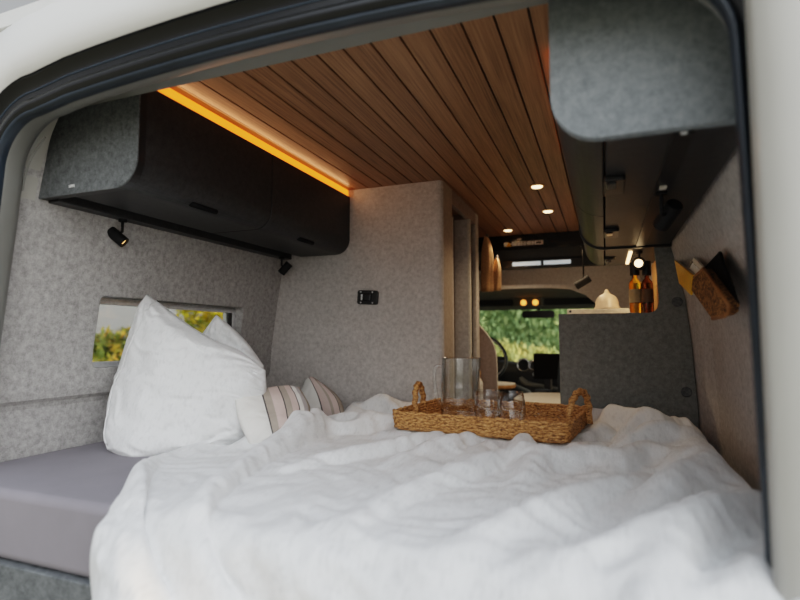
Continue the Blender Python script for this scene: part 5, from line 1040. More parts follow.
[1597,5,1,-1,-3,-2,-1,-1,0,1,-1,-2,-2,-3,-4,-4,-4,-3,-4,-3,-2,-3,-4,-3,-4,-3,-3,-3,-1,2,3,-1,-1,1,0,-2,0,2,0,-1,3,0,1,3,1,1,2,-1,-1,-1,-2,-2,-1,-1,-1,1,2,3,1,0,0,2,3,3,7,6,6,5,4,-1,0,3,2,1,0,1,0,1,1,1],
[1617,3,2,0,-1,-2,-4,-4,-1,7,0,-4,-4,-1,-2,-3,-4,-3,-4,-3,-3,-2,-3,-4,-3,-4,-3,-2,-2,2,3,0,-1,-1,0,-1,0,2,1,-1,2,1,1,3,2,1,2,-1,-1,-2,-1,-2,-2,-1,0,0,3,3,1,0,0,1,2,4,5,7,7,4,3,1,0,1,3,1,1,0,0,1,0,0],
[1637,1,3,2,1,-4,-5,-5,-3,5,1,-7,-4,1,2,0,-4,-3,-3,-4,-3,-3,-2,-3,-3,-4,-3,-2,-2,1,4,1,-1,-1,0,-1,-1,2,1,-1,2,3,0,2,3,2,1,0,-1,-2,-2,-1,-2,0,-1,0,2,3,2,0,0,1,1,3,5,7,6,5,4,1,0,1,2,2,0,1,0,-1,-1,-1],
[1658,0,3,3,1,-4,-5,-5,-3,-2,0,-2,-3,0,2,2,-1,-3,-3,-4,-4,-3,-3,-2,-2,-4,-2,-2,-2,0,4,2,-1,0,0,-2,-1,2,1,-2,1,4,1,2,4,2,1,0,-2,-1,-2,-2,-1,0,-1,-1,1,4,2,0,1,1,0,1,4,7,7,6,4,2,1,1,1,1,1,0,-1,-1,-1,-2],
[1678,0,4,4,1,-5,-5,-4,-2,-3,-2,-2,-1,1,2,2,-1,-4,-3,-4,-3,-3,-3,-2,-2,-3,-2,-2,-2,-1,4,3,-1,0,0,-1,-1,1,0,-2,1,4,3,1,4,3,0,0,-1,-2,-2,-2,-1,0,-1,-1,0,3,4,1,1,0,0,1,1,4,7,8,5,2,3,2,1,1,1,-1,-1,-2,-2,-2],
[1699,1,2,4,1,-4,-3,-3,-2,-3,-2,-2,-1,1,3,1,-2,-4,-5,-3,-2,-2,-3,-2,-2,-3,-2,-2,-2,-1,2,4,0,0,0,-1,-1,0,0,-2,1,4,4,2,3,3,1,0,-1,-3,-3,-2,-1,0,-2,-2,1,2,5,3,0,1,-2,1,2,3,3,4,3,3,5,6,4,1,1,-1,-2,-2,-3,-2],
[1720,4,1,1,1,-2,-2,-2,-2,-2,-3,-2,-1,2,1,0,-2,-5,-5,-2,0,-2,-2,-2,-3,-2,-2,-2,-3,-2,1,3,3,0,0,0,-2,-1,-1,0,1,4,4,2,3,3,1,1,-2,-2,-4,-1,-2,-2,-2,-1,1,3,3,4,1,0,-1,-2,2,4,3,2,2,2,3,5,6,4,0,-1,-1,-2,-2,-2],
[1741,4,1,-4,-4,0,1,1,1,0,-2,-2,-2,-2,0,2,-1,-5,-6,0,0,-1,-1,-2,-3,-2,-3,-2,-4,-2,1,1,4,3,-1,0,-1,-2,-1,0,1,4,4,3,3,2,2,0,-1,-3,-3,-2,-2,-2,-2,-1,2,2,2,4,3,-1,-2,-2,0,4,5,3,2,0,1,2,5,4,2,-1,-1,-1,-1,-2],
[1761,-3,-2,-2,0,0,2,2,3,2,0,-2,-2,-3,-1,0,-1,-4,-5,-3,2,2,-1,-2,-3,-2,-3,-3,-3,-2,1,1,3,4,0,0,-1,-2,-1,-1,2,4,4,3,3,2,2,0,-2,-3,-3,-2,-2,-2,-2,-1,1,3,2,3,3,0,-2,-2,-2,2,5,5,3,0,-1,2,2,3,2,0,0,0,-1,-1],
[1781,-3,0,-2,-1,1,1,3,3,1,1,-1,-2,-2,-2,-1,-2,-3,-4,-3,1,1,1,-3,-2,-3,-2,-2,-3,-1,1,1,2,3,2,0,-1,-2,-1,-1,2,4,4,3,3,2,1,0,-1,-3,-3,-3,-2,-2,-1,-2,-1,3,4,2,1,-1,-1,-1,0,1,3,5,4,-4,-6,2,5,3,3,2,1,0,-1,0],
[1802,-2,-1,0,-1,0,0,3,2,0,-1,0,0,-1,-3,-1,0,-1,-5,-3,1,1,1,-2,-3,-3,-4,0,-1,-1,1,1,1,3,2,0,-1,-1,-2,0,2,3,5,3,3,2,1,0,-2,-3,-3,-2,-3,-2,-1,-2,-2,1,5,3,-1,-2,-1,-1,2,3,2,3,3,-7,-8,-1,6,6,4,3,2,1,0,-1],
[1823,-2,1,-1,0,0,-3,2,-1,-1,-1,-1,1,-1,0,1,2,-1,-4,-2,1,1,-1,-1,-6,-6,-1,3,0,0,1,1,1,1,2,1,0,-1,-2,0,2,3,4,4,3,1,2,-1,-2,-2,-3,-2,-3,-2,-2,-2,-2,-1,4,4,0,-3,-2,-3,2,6,4,1,-1,-6,-8,0,4,5,4,4,4,1,0,0],
[1843,-2,2,0,-2,-1,-1,-1,0,-1,0,0,0,0,2,2,2,-3,-3,-1,1,0,-2,-4,-8,-5,3,5,0,1,1,1,1,1,1,2,0,-1,-2,0,2,3,4,3,3,2,1,-1,-2,-2,-2,-3,-2,-2,-2,-2,-2,-2,1,5,2,-3,-4,-3,0,5,5,3,-3,-8,-6,2,4,3,3,4,4,2,1,0],
[1864,1,0,-1,-3,-2,-1,1,2,0,0,0,0,1,1,3,-1,-3,-2,-1,1,-1,-2,-7,-8,-3,4,5,3,1,1,1,1,1,1,1,1,-1,-2,-1,0,4,2,4,5,2,1,0,-2,-2,-2,-3,-2,-2,-3,-2,-2,-2,0,4,3,-3,-5,-2,-1,1,4,3,-4,-6,-3,4,4,2,1,3,4,2,2,0],
[1884,-3,-1,1,-1,-1,-1,1,3,2,1,0,0,1,2,1,-2,-5,-4,0,2,1,-6,-10,-5,2,4,5,3,0,1,1,3,1,-1,2,2,-1,-2,-2,-4,3,4,7,4,2,2,0,-1,-2,-3,-2,-2,-2,-2,-2,-2,-3,-1,2,2,-2,-4,-1,-1,-1,0,2,-4,-3,0,4,4,2,0,2,3,3,2,1],
[1905,-6,-3,3,1,1,0,0,2,3,1,2,0,1,1,-2,-5,-8,-3,3,4,-1,-10,-9,1,4,3,4,2,0,1,4,2,0,-3,4,4,1,-2,-5,-6,2,7,6,3,1,1,0,-1,-1,-2,-2,-2,0,0,-1,-2,-3,-2,-1,1,0,-3,-2,0,-1,-2,-2,-2,0,1,3,4,1,1,1,2,3,2,2],
[1925,-7,-3,0,1,2,3,2,2,2,2,1,1,-1,-4,-6,-6,-4,1,4,3,-3,-10,-5,2,3,2,3,2,1,3,4,1,-2,-1,5,5,2,-4,-9,-6,4,6,5,3,-1,-1,-1,0,-1,0,-1,0,1,2,0,-1,-2,-2,-2,0,0,-1,-2,-1,-1,-1,-2,-2,-2,-1,1,4,3,1,2,2,2,2,2],
[1946,-4,-3,-2,0,3,1,2,2,2,3,1,-2,-6,-7,-6,-2,0,2,2,3,-5,-8,-1,2,1,2,3,2,3,3,2,-1,-1,2,5,5,0,-8,-10,-1,4,4,4,1,0,-1,0,1,0,0,0,1,1,3,1,0,-2,-4,-5,2,3,1,-3,-2,-1,0,-2,-3,-6,-4,-1,6,5,4,3,2,2,1,2],
[1967,-2,-2,-2,-1,0,0,2,3,3,1,0,-6,-8,-6,-3,2,0,-1,3,2,-6,-4,1,0,2,2,2,3,3,2,0,-1,1,3,5,3,-2,-10,-6,0,3,5,4,1,1,0,0,0,0,0,1,0,0,4,2,1,-5,-7,-3,3,5,1,-4,-3,1,0,0,-5,-8,-4,0,5,6,4,4,2,1,1,1],
[1988,0,-2,-6,0,-1,1,1,1,1,0,0,-5,-7,-4,1,1,-2,-2,4,0,-4,-1,2,0,1,2,3,2,2,1,0,0,2,1,2,0,-3,-4,-2,-1,0,3,5,3,-1,-2,-3,-2,0,3,2,1,2,6,4,-1,-8,-6,-2,2,6,2,-4,-4,1,3,1,-7,-8,-3,1,4,5,5,3,2,1,1,1],
[2009,1,-6,-6,2,-1,-2,-4,-2,0,2,1,-1,-4,0,2,-1,-3,-1,2,0,-1,-1,2,2,1,1,2,4,2,1,0,0,0,-1,-5,1,1,1,-1,-2,-1,1,3,0,-3,-3,-3,-1,1,3,3,3,5,6,3,-1,-7,-5,-1,0,4,3,-3,-3,2,3,-1,-7,-6,-2,1,3,4,5,3,2,1,1,1],
[2029,-1,-4,-5,1,0,-5,-5,-3,1,1,1,1,0,1,0,-1,-1,1,1,0,-2,-2,4,1,0,0,2,4,5,2,0,-1,-1,-4,-4,2,2,2,0,-2,-2,0,0,-1,-2,-3,-2,1,1,2,2,3,5,5,1,-2,-4,-1,-1,0,1,2,-2,-1,2,1,-3,-6,-4,-1,0,3,3,3,4,2,2,1,0],
[2050,-4,-2,-2,0,1,-5,-6,-3,1,2,1,1,1,0,-1,0,1,0,0,-1,-2,0,2,3,-1,0,0,4,6,4,1,-1,-3,-4,-4,-1,2,4,2,-2,-2,0,0,-2,-1,-2,-2,0,2,1,1,3,3,3,0,0,0,0,-1,0,-1,0,-1,1,0,-3,-4,-3,-1,-1,1,1,2,3,3,2,2,1,1],
[2070,-2,-3,-5,3,2,-5,-5,-2,1,2,2,0,0,-1,-1,0,2,2,0,-2,-2,-1,1,3,1,0,-1,3,5,6,2,-1,-3,-4,-4,-3,-1,4,4,0,-2,-1,1,0,-1,-2,-3,0,1,1,2,3,3,2,1,0,1,0,0,-1,-1,-1,-1,0,-2,-3,-2,-2,-2,0,1,1,1,2,2,2,2,1,1],
[2091,0,-5,-4,2,1,-3,-4,-2,2,2,2,-2,-3,0,1,1,1,2,2,-2,-2,0,0,2,2,0,-1,1,4,6,4,-1,-3,-3,-4,-3,-3,0,5,3,0,-1,0,0,-1,-1,-2,-2,-1,2,3,4,3,2,1,1,0,0,0,-1,-1,0,-1,-1,-2,-2,-2,-3,-1,-1,1,0,2,1,1,2,1,1,0],
[2112,-2,-3,-1,0,1,-2,-2,-2,0,3,2,-3,-4,-3,2,3,1,1,2,-1,-1,1,1,0,2,1,-2,0,4,4,3,0,-3,-3,-3,-2,-2,-1,2,4,3,0,-1,-1,-1,-1,-2,-4,-1,3,4,6,4,1,2,0,-1,-1,1,1,-1,-1,0,-1,-2,-3,-4,-1,-2,-1,0,2,1,1,1,0,1,0,1],
[2132,-1,0,0,0,-1,-1,-1,-2,-1,2,3,-2,-4,-5,-1,3,3,1,1,0,0,2,1,1,1,1,-3,0,5,2,1,-1,-3,-2,-1,-1,-2,-1,3,3,3,1,0,-2,-2,-2,-4,-3,1,3,4,5,5,3,1,-3,-2,-1,2,1,1,-2,1,0,-2,-4,-6,-2,0,1,0,1,2,1,-1,0,0,0,0],
[2153,1,2,0,0,0,-2,-1,-3,-2,2,2,1,-4,-5,-3,0,3,3,2,1,1,1,-1,1,2,2,-3,0,4,3,0,-1,-3,-3,0,0,-1,-1,2,2,3,2,-1,-3,-3,-5,-3,-1,3,4,3,4,5,4,1,-5,-3,0,1,2,0,-2,3,2,-3,-4,-8,-3,3,2,1,0,1,0,-1,-1,0,0,0],
[2174,1,2,-1,2,2,-2,-2,-4,-3,1,1,5,-2,-5,-3,-1,2,4,1,2,1,0,-2,-2,2,2,1,0,3,1,2,-2,-4,-1,1,0,-2,0,1,3,3,0,-4,-5,0,-3,-2,1,2,5,3,3,4,5,1,-6,-3,1,1,1,-3,-3,6,2,-3,-5,-7,-1,3,3,0,-2,2,0,-1,-2,0,0,0],
[2194,0,0,0,4,4,-2,-6,-3,0,1,0,4,2,-4,-3,-1,1,3,-1,2,3,-3,0,-3,-1,1,2,2,3,-2,3,-3,-4,3,1,-3,0,0,2,3,0,1,-5,-4,1,0,-1,1,1,4,2,4,4,3,0,-6,-4,4,0,-3,-2,-3,6,3,-2,-6,-5,2,2,2,-1,-2,1,1,-1,-1,-1,0,0],
[2215,0,0,0,0,0,0,0,0,0,0,0,0,0,0,0,0,0,0,0,0,0,0,0,0,0,0,0,0,0,0,0,0,0,0,0,0,0,0,0,0,0,0,0,0,0,0,0,0,0,0,0,0,0,0,0,0,0,0,0,0,0,0,0,0,0,0,0,0,0,0,0,0,0,0,0,0,0,0,0]]
DUVET_Z = [[-673,4,4,3,2,0,1,0,0,0,-1,0,1,0,0,1,0,0,0,0,0,0,0,1,1,1,2,1,1,0,0,-1,-1,-1,0,0,-1,0,0,0,0,1,0,1,1,1,2,1,0,0,-1,-2,-1,-1,-1,-1,0,-1,-1,-1,-1,-1,0,-1,1,0,1,0,0,0,0,0,1,1,0,1,-2,-3,-3,-4],
[-648,1,2,2,1,1,0,0,-1,-1,0,-1,0,0,1,1,2,4,2,-1,-1,-2,-4,-9,-4,2,-2,-8,-4,0,-5,-3,1,-1,-3,4,4,-2,-4,-2,4,2,-4,2,1,3,1,4,4,-1,4,2,7,8,4,2,2,0,-1,-5,1,0,-1,0,-4,-1,-1,-1,6,4,2,1,0,0,0,-1,-2,-2,-4,-4],
[-626,1,1,1,1,0,-1,-1,-1,-2,-1,-2,-1,0,0,2,3,5,2,-3,-5,-6,-6,-9,-7,-5,-8,-9,-6,-4,-8,-3,1,-2,-2,6,5,-3,-5,-2,3,3,-2,-1,2,4,3,5,5,2,2,6,11,10,9,9,7,5,2,-2,1,0,-1,-1,-4,-3,-2,-1,6,6,3,2,0,0,0,-1,-1,-3,-5,-5],
[-604,0,0,1,0,-1,-1,-2,-3,-2,-3,-3,-3,-1,-1,0,2,3,-2,-6,-8,-9,-8,-9,-9,-8,-9,-9,-7,-6,-7,-3,-1,-1,0,4,5,-1,-5,-3,1,3,-1,0,3,3,5,5,5,5,1,6,10,11,11,12,11,10,10,7,3,0,-1,-2,-2,-1,-1,-1,1,-1,1,3,5,4,3,0,-1,-3,-4,-6],
[-583,0,-1,0,-1,-1,-3,-3,-3,-5,-4,-5,-5,-4,-3,-3,-2,-2,-6,-10,-10,-9,-10,-8,-9,-8,-8,-7,-7,-4,-3,-2,-3,-1,-1,1,3,-1,-2,-1,0,-1,2,2,4,4,4,4,4,5,4,4,8,11,10,12,11,12,13,12,10,3,-2,-4,0,2,4,3,2,-1,-2,1,7,7,5,3,0,-2,-5,-6],
[-563,-1,0,-1,-2,-2,-4,-4,-5,-6,-7,-7,-7,-7,-6,-7,-7,-9,-11,-9,-9,-8,-8,-7,-7,-5,-5,-4,-4,-3,-2,-3,-2,-2,-3,-2,-1,0,0,0,1,2,2,3,2,4,3,3,3,3,3,6,7,7,9,9,11,11,12,13,12,10,4,-3,-4,0,5,5,5,3,6,9,7,6,5,4,1,-1,-4,-5],
[-543,-1,-1,-2,-2,-4,-4,-6,-7,-7,-9,-8,-10,-9,-9,-9,-11,-14,-11,-6,-6,-5,-6,-5,-4,-4,-4,-3,-3,-3,-2,-3,-3,-2,-3,-2,-2,-1,0,1,1,2,2,1,2,3,2,3,3,3,4,5,5,6,6,7,7,8,10,11,11,12,10,5,-4,-3,3,6,8,10,12,14,10,7,5,4,2,-1,-3,-4],
[-524,-1,-2,-2,-4,-4,-6,-6,-8,-9,-9,-10,-11,-10,-10,-11,-10,-12,-7,-5,-4,-5,-4,-5,-4,-4,-4,-4,-3,-3,-3,-3,-3,-3,-3,-3,-1,-1,0,0,1,1,1,2,1,1,2,3,3,4,4,5,5,6,5,6,5,5,6,7,7,9,10,10,1,0,6,9,13,14,14,14,12,8,6,4,1,-1,-2,-3],
[-506,-1,-2,-3,-4,-5,-7,-7,-9,-9,-10,-10,-11,-10,-10,-9,-9,-7,-6,-5,-4,-5,-5,-5,-4,-5,-4,-3,-4,-3,-4,-4,-4,-5,-4,-2,-2,0,0,1,1,0,1,0,1,0,2,2,4,4,5,6,6,6,6,6,6,4,5,4,5,6,5,6,6,8,9,12,14,14,15,14,13,9,6,4,1,-1,-2,-2],
[-487,-2,-2,-4,-4,-6,-7,-8,-9,-9,-10,-10,-10,-9,-9,-8,-7,-7,-5,-4,-5,-5,-5,-5,-4,-4,-4,-4,-3,-4,-4,-5,-5,-7,-7,-1,-1,0,1,1,1,1,0,0,-1,0,0,2,3,5,6,6,7,7,6,7,6,5,6,5,5,5,5,6,7,7,8,10,12,14,15,15,14,11,7,4,1,-1,-2,-3],
[-469,-2,-2,-4,-5,-6,-8,-8,-9,-9,-9,-10,-9,-8,-8,-7,-6,-6,-5,-4,-5,-4,-5,-5,-5,-4,-4,-3,-4,-4,-4,-7,-8,-9,-9,-1,2,1,2,1,2,1,1,-1,-1,-2,0,0,4,5,7,7,7,7,7,6,6,6,6,5,6,6,6,6,7,7,8,9,10,11,13,15,14,13,8,5,1,0,-2,-4],
[-451,-1,-3,-4,-6,-6,-7,-8,-9,-9,-9,-8,-8,-8,-7,-6,-6,-5,-4,-4,-5,-5,-5,-5,-4,-5,-4,-4,-5,-6,-7,-7,-10,-10,-10,-3,1,3,3,3,4,3,2,0,-1,-2,-2,0,1,3,6,7,8,9,8,8,8,6,6,6,5,7,6,7,7,8,8,8,9,10,11,11,14,13,10,7,2,-1,-2,-3],
[-432,-2,-3,-4,-6,-6,-7,-8,-8,-9,-8,-8,-7,-7,-6,-5,-5,-5,-4,-4,-5,-4,-6,-5,-6,-6,-7,-8,-8,-8,-8,-7,-7,-9,-10,-5,0,3,3,4,5,5,5,3,1,-1,-2,-1,0,1,2,4,6,7,8,10,9,10,9,8,7,6,7,7,7,8,9,9,9,9,10,10,11,11,11,7,3,1,-2,-2],
[-414,-2,-3,-4,-5,-6,-7,-8,-7,-8,-8,-7,-7,-6,-5,-5,-5,-4,-4,-4,-5,-6,-7,-9,-9,-10,-11,-11,-10,-9,-7,-5,-6,-5,-7,-4,1,2,2,4,5,5,6,5,4,2,1,0,-1,1,1,2,2,4,5,6,8,9,11,11,11,10,9,8,8,8,9,10,9,9,10,9,9,9,10,7,4,2,-1,-2],
[-395,-2,-3,-5,-5,-5,-7,-7,-7,-7,-7,-7,-6,-5,-5,-5,-4,-4,-4,-6,-8,-11,-11,-13,-13,-13,-11,-11,-8,-6,-5,-5,-3,-4,-3,-1,-1,1,2,3,3,5,5,6,6,5,4,3,1,1,1,2,1,2,3,3,4,5,7,10,11,13,13,12,11,11,9,10,10,9,9,9,8,9,8,6,5,2,0,0],
[-378,-2,-3,-3,-5,-5,-6,-6,-7,-6,-7,-6,-6,-5,-5,-5,-3,-4,-7,-11,-14,-14,-16,-15,-13,-12,-8,-7,-5,-5,-3,-3,-2,-2,-1,-1,-2,0,0,1,3,3,4,5,6,6,6,6,5,4,2,2,2,2,2,2,2,2,2,4,7,10,14,15,15,14,14,12,11,9,9,9,8,7,8,6,4,3,1,1],
[-361,-2,-3,-3,-4,-5,-5,-5,-6,-6,-5,-6,-6,-6,-5,-6,-6,-7,-12,-16,-17,-16,-15,-14,-9,-6,-4,-4,-4,-4,-2,-3,-1,-1,-1,-1,-2,-2,-1,0,0,1,3,3,5,5,7,7,7,7,5,5,4,3,3,2,2,2,1,0,2,3,8,12,14,15,17,16,15,14,11,8,8,7,6,6,3,3,2,3],
[-346,-2,-2,-3,-4,-3,-4,-5,-5,-5,-5,-6,-6,-6,-7,-8,-9,-11,-16,-18,-16,-15,-14,-7,-3,-2,-3,-3,-5,-3,-3,-2,-1,-1,-1,-1,-2,-2,-1,-2,0,0,1,1,3,3,6,7,7,8,8,7,7,5,5,4,3,2,1,1,0,0,2,5,10,11,14,15,17,17,15,13,8,7,6,4,3,2,4,7],
[-334,-1,-2,-2,-3,-2,-3,-4,-4,-4,-5,-6,-7,-7,-9,-10,-12,-15,-17,-15,-9,-6,-5,-1,-1,0,-1,-7,-10,-8,-2,-2,-2,-1,-1,-1,-1,-1,0,0,0,1,1,1,2,3,3,5,5,6,6,8,8,10,10,9,9,6,5,2,0,0,0,1,2,4,5,7,8,10,13,16,13,8,6,4,2,2,2,6],
[-323,-1,-1,-2,-1,-2,-2,-3,-3,-4,-5,-6,-7,-9,-11,-13,-14,-17,-15,-6,-2,-1,-1,0,-1,0,-2,-11,-14,-9,-4,-2,-1,-1,-1,0,1,0,1,1,1,2,1,2,2,2,2,3,3,3,4,6,6,8,10,12,12,13,10,7,2,1,-1,0,0,1,1,4,4,4,5,12,13,10,7,3,2,0,1,1],
[-314,-1,-1,0,-1,-1,-2,-2,-2,-4,-5,-6,-8,-10,-12,-13,-15,-14,-8,-2,-1,-1,0,-1,0,-2,-7,-15,-13,-7,-2,-1,-1,0,0,1,0,1,0,1,1,1,2,2,2,2,2,3,3,3,3,4,4,5,5,8,10,12,13,13,10,4,1,0,0,0,1,2,3,4,3,4,8,8,6,4,2,-1,-1,-1],
[-307,-1,0,1,-1,0,-1,-1,-3,-3,-5,-7,-8,-10,-12,-12,-12,-9,-4,-1,0,-1,-1,0,-2,-5,-13,-15,-9,-3,-2,0,0,-1,0,1,0,0,0,1,1,1,2,2,2,3,2,2,3,2,4,4,3,4,4,5,6,7,9,13,14,10,5,0,-3,3,3,2,1,3,3,1,2,4,4,3,2,-1,-1,-3],
[-301,0,0,1,0,1,-1,-1,-2,-4,-5,-7,-8,-9,-11,-9,-9,-4,-2,0,0,-1,0,-1,-3,-11,-15,-12,-4,-3,-1,0,0,-1,0,0,0,0,1,-1,0,0,3,3,3,2,2,3,2,2,3,4,4,5,3,4,4,5,6,6,10,12,11,1,-5,-2,4,7,5,2,3,1,-2,-2,0,2,1,0,-2,-3],
[-297,0,1,2,1,1,0,-1,-3,-4,-5,-6,-8,-8,-8,-7,-5,-1,0,0,0,1,-1,-1,-5,-15,-14,-7,-4,-2,-1,0,-1,0,-1,1,0,0,0,-1,-2,-1,2,4,4,3,2,2,1,0,3,6,6,4,4,4,3,3,2,5,7,8,9,7,-1,-7,-6,3,8,8,6,2,-2,-5,-3,-1,0,-1,-2,-4],
[-294,1,1,2,2,1,0,-1,-2,-4,-5,-7,-7,-6,-6,-4,-2,1,2,-2,0,1,1,-1,-5,-14,-11,-9,-3,-1,0,0,-1,-1,0,0,0,-1,0,-1,-2,-1,0,2,3,4,4,2,0,-1,1,5,7,5,3,6,4,2,0,2,2,1,10,9,4,-2,-9,-9,0,7,8,8,1,-2,-3,-3,-2,-2,-3,-4],
[-292,1,2,2,2,1,1,-1,-3,-4,-5,-6,-6,-5,-4,-2,0,2,-1,-6,4,4,2,1,-3,-10,-12,-13,-1,1,0,2,-1,-1,-1,-1,0,-1,0,-2,-1,1,0,1,-1,1,7,2,1,0,0,1,5,1,2,7,8,4,3,0,-3,-2,2,7,8,5,-4,-11,-11,-3,5,9,7,3,0,-3,-2,-4,-4,-5],
[-290,1,2,2,2,2,0,-1,-2,-4,-6,-5,-6,-4,-3,-1,1,0,-4,-7,5,7,5,3,0,-9,-14,-9,-2,1,2,1,-1,-1,0,-1,-1,0,-1,-4,0,4,1,0,-2,-1,3,2,4,2,1,1,-4,-2,0,6,10,4,5,4,3,-2,-4,-1,5,9,4,-7,-13,-12,-5,3,10,7,3,1,-2,-4,-5,-6],
[-290,1,3,2,2,2,0,-1,-3,-4,-5,-6,-5,-4,-3,-1,0,-2,-6,-4,5,6,7,8,2,-8,-14,-8,-6,3,2,-2,-2,-1,3,1,-3,1,3,-2,-2,4,0,-5,0,3,-1,-4,5,7,4,1,-4,-8,-4,6,8,-1,2,6,9,6,3,-1,-1,4,7,1,-9,-14,-13,-7,4,8,6,3,1,-3,-5,-6],
[-290,1,3,2,2,2,0,-1,-4,-4,-6,-6,-5,-4,-3,-2,-2,-3,-6,0,5,3,9,12,6,-8,-17,-14,-3,4,0,-2,-2,-1,5,4,-3,-3,4,5,2,2,-3,-9,-2,4,0,-5,0,6,8,6,2,-8,-8,-1,6,-1,-3,2,6,9,10,7,4,2,5,4,-3,-11,-13,-14,-5,3,5,4,3,-1,-4,-6],
[-291,1,3,2,3,1,0,-2,-4,-5,-6,-6,-6,-4,-4,-3,-3,-5,-3,2,3,7,12,13,5,-9,-17,-15,-3,3,-1,-2,-1,0,5,6,-1,-7,1,9,7,3,-4,-11,-6,2,2,-3,-3,1,8,10,8,0,-10,-7,1,0,-5,-1,1,5,9,11,11,8,6,4,1,-4,-11,-13,-12,-5,1,3,3,1,-3,-4],
[-292,1,3,2,2,1,0,-3,-4,-6,-6,-6,-6,-5,-4,-4,-3,-4,-1,1,5,11,14,13,2,-12,-18,-14,-2,1,-1,-1,0,1,5,7,-1,-8,-2,7,10,7,-2,-10,-10,-2,3,-2,-3,0,3,9,12,8,-3,-10,-7,-1,-4,-2,-2,0,4,8,11,12,11,9,5,2,-5,-11,-13,-10,-5,-1,2,1,-1,-3],
[-294,2,2,2,2,1,-1,-3,-4,-7,-6,-7,-6,-5,-4,-3,-2,-2,-1,1,7,12,16,12,-1,-14,-18,-13,-2,0,0,0,0,0,5,8,-1,-7,-4,3,10,10,3,-8,-11,-7,1,-1,-1,1,0,4,10,13,6,-4,-10,-7,-4,0,0,-4,-4,2,7,11,12,12,11,7,2,-3,-12,-12,-9,-5,-1,0,-1,-2],
[-296,2,2,3,1,1,-2,-3,-5,-6,-7,-7,-6,-4,-4,-2,-1,-1,-1,1,8,14,16,11,-3,-16,-18,-12,-2,1,0,0,0,0,5,7,1,-7,-6,1,8,11,8,-4,-11,-10,-3,0,1,1,-2,1,6,12,12,6,-5,-9,-7,-2,0,-7,-6,-1,1,5,10,12,13,12,9,4,-6,-10,-10,-8,-4,-3,-1,-3],
[-297,2,2,2,1,0,-1,-4,-5,-7,-7,-7,-5,-4,-3,-1,-1,-1,0,1,10,15,16,10,-6,-17,-18,-11,-1,1,0,0,0,0,4,8,1,-7,-6,0,4,11,11,2,-9,-12,-6,-1,1,-1,0,-1,2,8,13,12,5,-5,-9,-5,-1,-10,-8,0,2,-1,3,7,12,13,13,11,2,-5,-8,-8,-7,-5,-4,-3],
[-298,2,2,1,1,0,-2,-4,-5,-7,-7,-6,-5,-4,-2,-1,-1,0,0,2,11,16,16,8,-8,-18,-18,-8,-1,1,0,-1,0,0,4,7,1,-6,-6,-1,2,8,13,8,-4,-13,-10,-3,0,0,0,0,0,2,9,14,13,3,-7,-7,-3,-11,-10,-2,6,0,-2,-1,5,12,14,14,9,2,-3,-7,-7,-7,-6,-6],
[-298,1,2,1,1,-1,-2,-5,-5,-7,-6,-6,-5,-3,-1,-1,-1,0,0,4,13,17,15,5,-11,-18,-17,-5,-3,1,-1,0,0,0,4,7,1,-6,-6,-1,1,5,11,12,2,-10,-13,-7,0,0,0,1,1,-1,4,9,14,11,2,-6,-6,-12,-12,-3,7,5,-1,-5,-3,4,11,14,12,8,3,-2,-6,-7,-8,-8],
[-298,1,1,1,0,-1,-3,-4,-5,-7,-6,-5,-4,-3,-2,0,-1,0,2,8,15,17,11,-1,-16,-18,-8,-1,-7,-2,0,0,0,0,5,7,-1,-7,-4,0,0,2,11,13,6,-7,-14,-10,-1,0,2,1,-1,-1,5,3,9,14,9,0,-9,-13,-11,-5,6,8,4,-4,-8,-4,4,11,13,12,8,2,-3,-7,-8,-8],
[-298,1,1,0,0,-2,-3,-4,-5,-6,-6,-5,-4,-2,-2,0,0,1,5,14,16,14,4,-11,-19,-13,0,1,-8,-5,0,0,0,1,6,5,-3,-7,-2,1,-1,1,9,14,9,-4,-15,-11,-3,1,2,0,-3,2,6,-1,3,13,13,6,-6,-13,-12,-6,3,9,8,1,-7,-9,-4,3,12,13,11,6,0,-5,-7,-9],
[-298,1,0,1,-1,-2,-4,-4,-5,-6,-5,-4,-3,-3,-1,0,1,3,11,16,16,7,-6,-17,-18,-6,6,2,-9,-7,-1,0,0,2,7,3,-5,-5,1,0,-1,-1,7,14,11,-1,-14,-13,-5,2,1,-2,0,6,3,-5,-1,10,14,11,1,-11,-13,-10,1,8,11,6,-3,-10,-10,-3,6,12,11,9,3,-3,-6,-8],
[-297,0,0,0,-2,-2,-4,-4,-4,-5,-5,-4,-3,-1,-1,1,3,7,14,17,10,-2,-14,-19,-13,0,9,3,-8,-9,-3,0,0,4,7,1,-7,-4,4,1,-3,-2,6,13,12,3,-12,-14,-8,0,1,-2,4,7,-1,-6,-3,6,12,13,8,-5,-12,-13,-4,7,12,10,2,-8,-11,-10,1,7,10,9,5,-1,-4,-6],
[-297,0,0,-1,-2,-3,-4,-3,-4,-4,-4,-4,-2,-1,0,3,6,11,15,13,2,-11,-18,-17,-7,6,10,3,-8,-10,-5,0,1,6,5,-2,-6,-3,4,3,-3,-3,3,12,14,6,-9,-15,-11,-2,0,0,7,7,-4,-7,-3,2,8,13,13,2,-8,-14,-9,4,12,13,6,-3,-11,-12,-6,2,7,8,5,1,-2,-4],
[-298,0,1,-2,-3,-4,-3,-3,-3,-3,-3,-3,-2,0,2,5,9,13,14,7,-8,-17,-18,-14,0,9,9,5,-7,-12,-7,0,3,6,2,-4,-5,-1,5,4,-2,-5,1,11,14,9,-6,-14,-13,-5,0,1,7,9,-4,-8,-5,0,4,10,13,10,-2,-11,-13,0,11,13,10,1,-7,-12,-10,-4,2,5,5,1,0,-2],
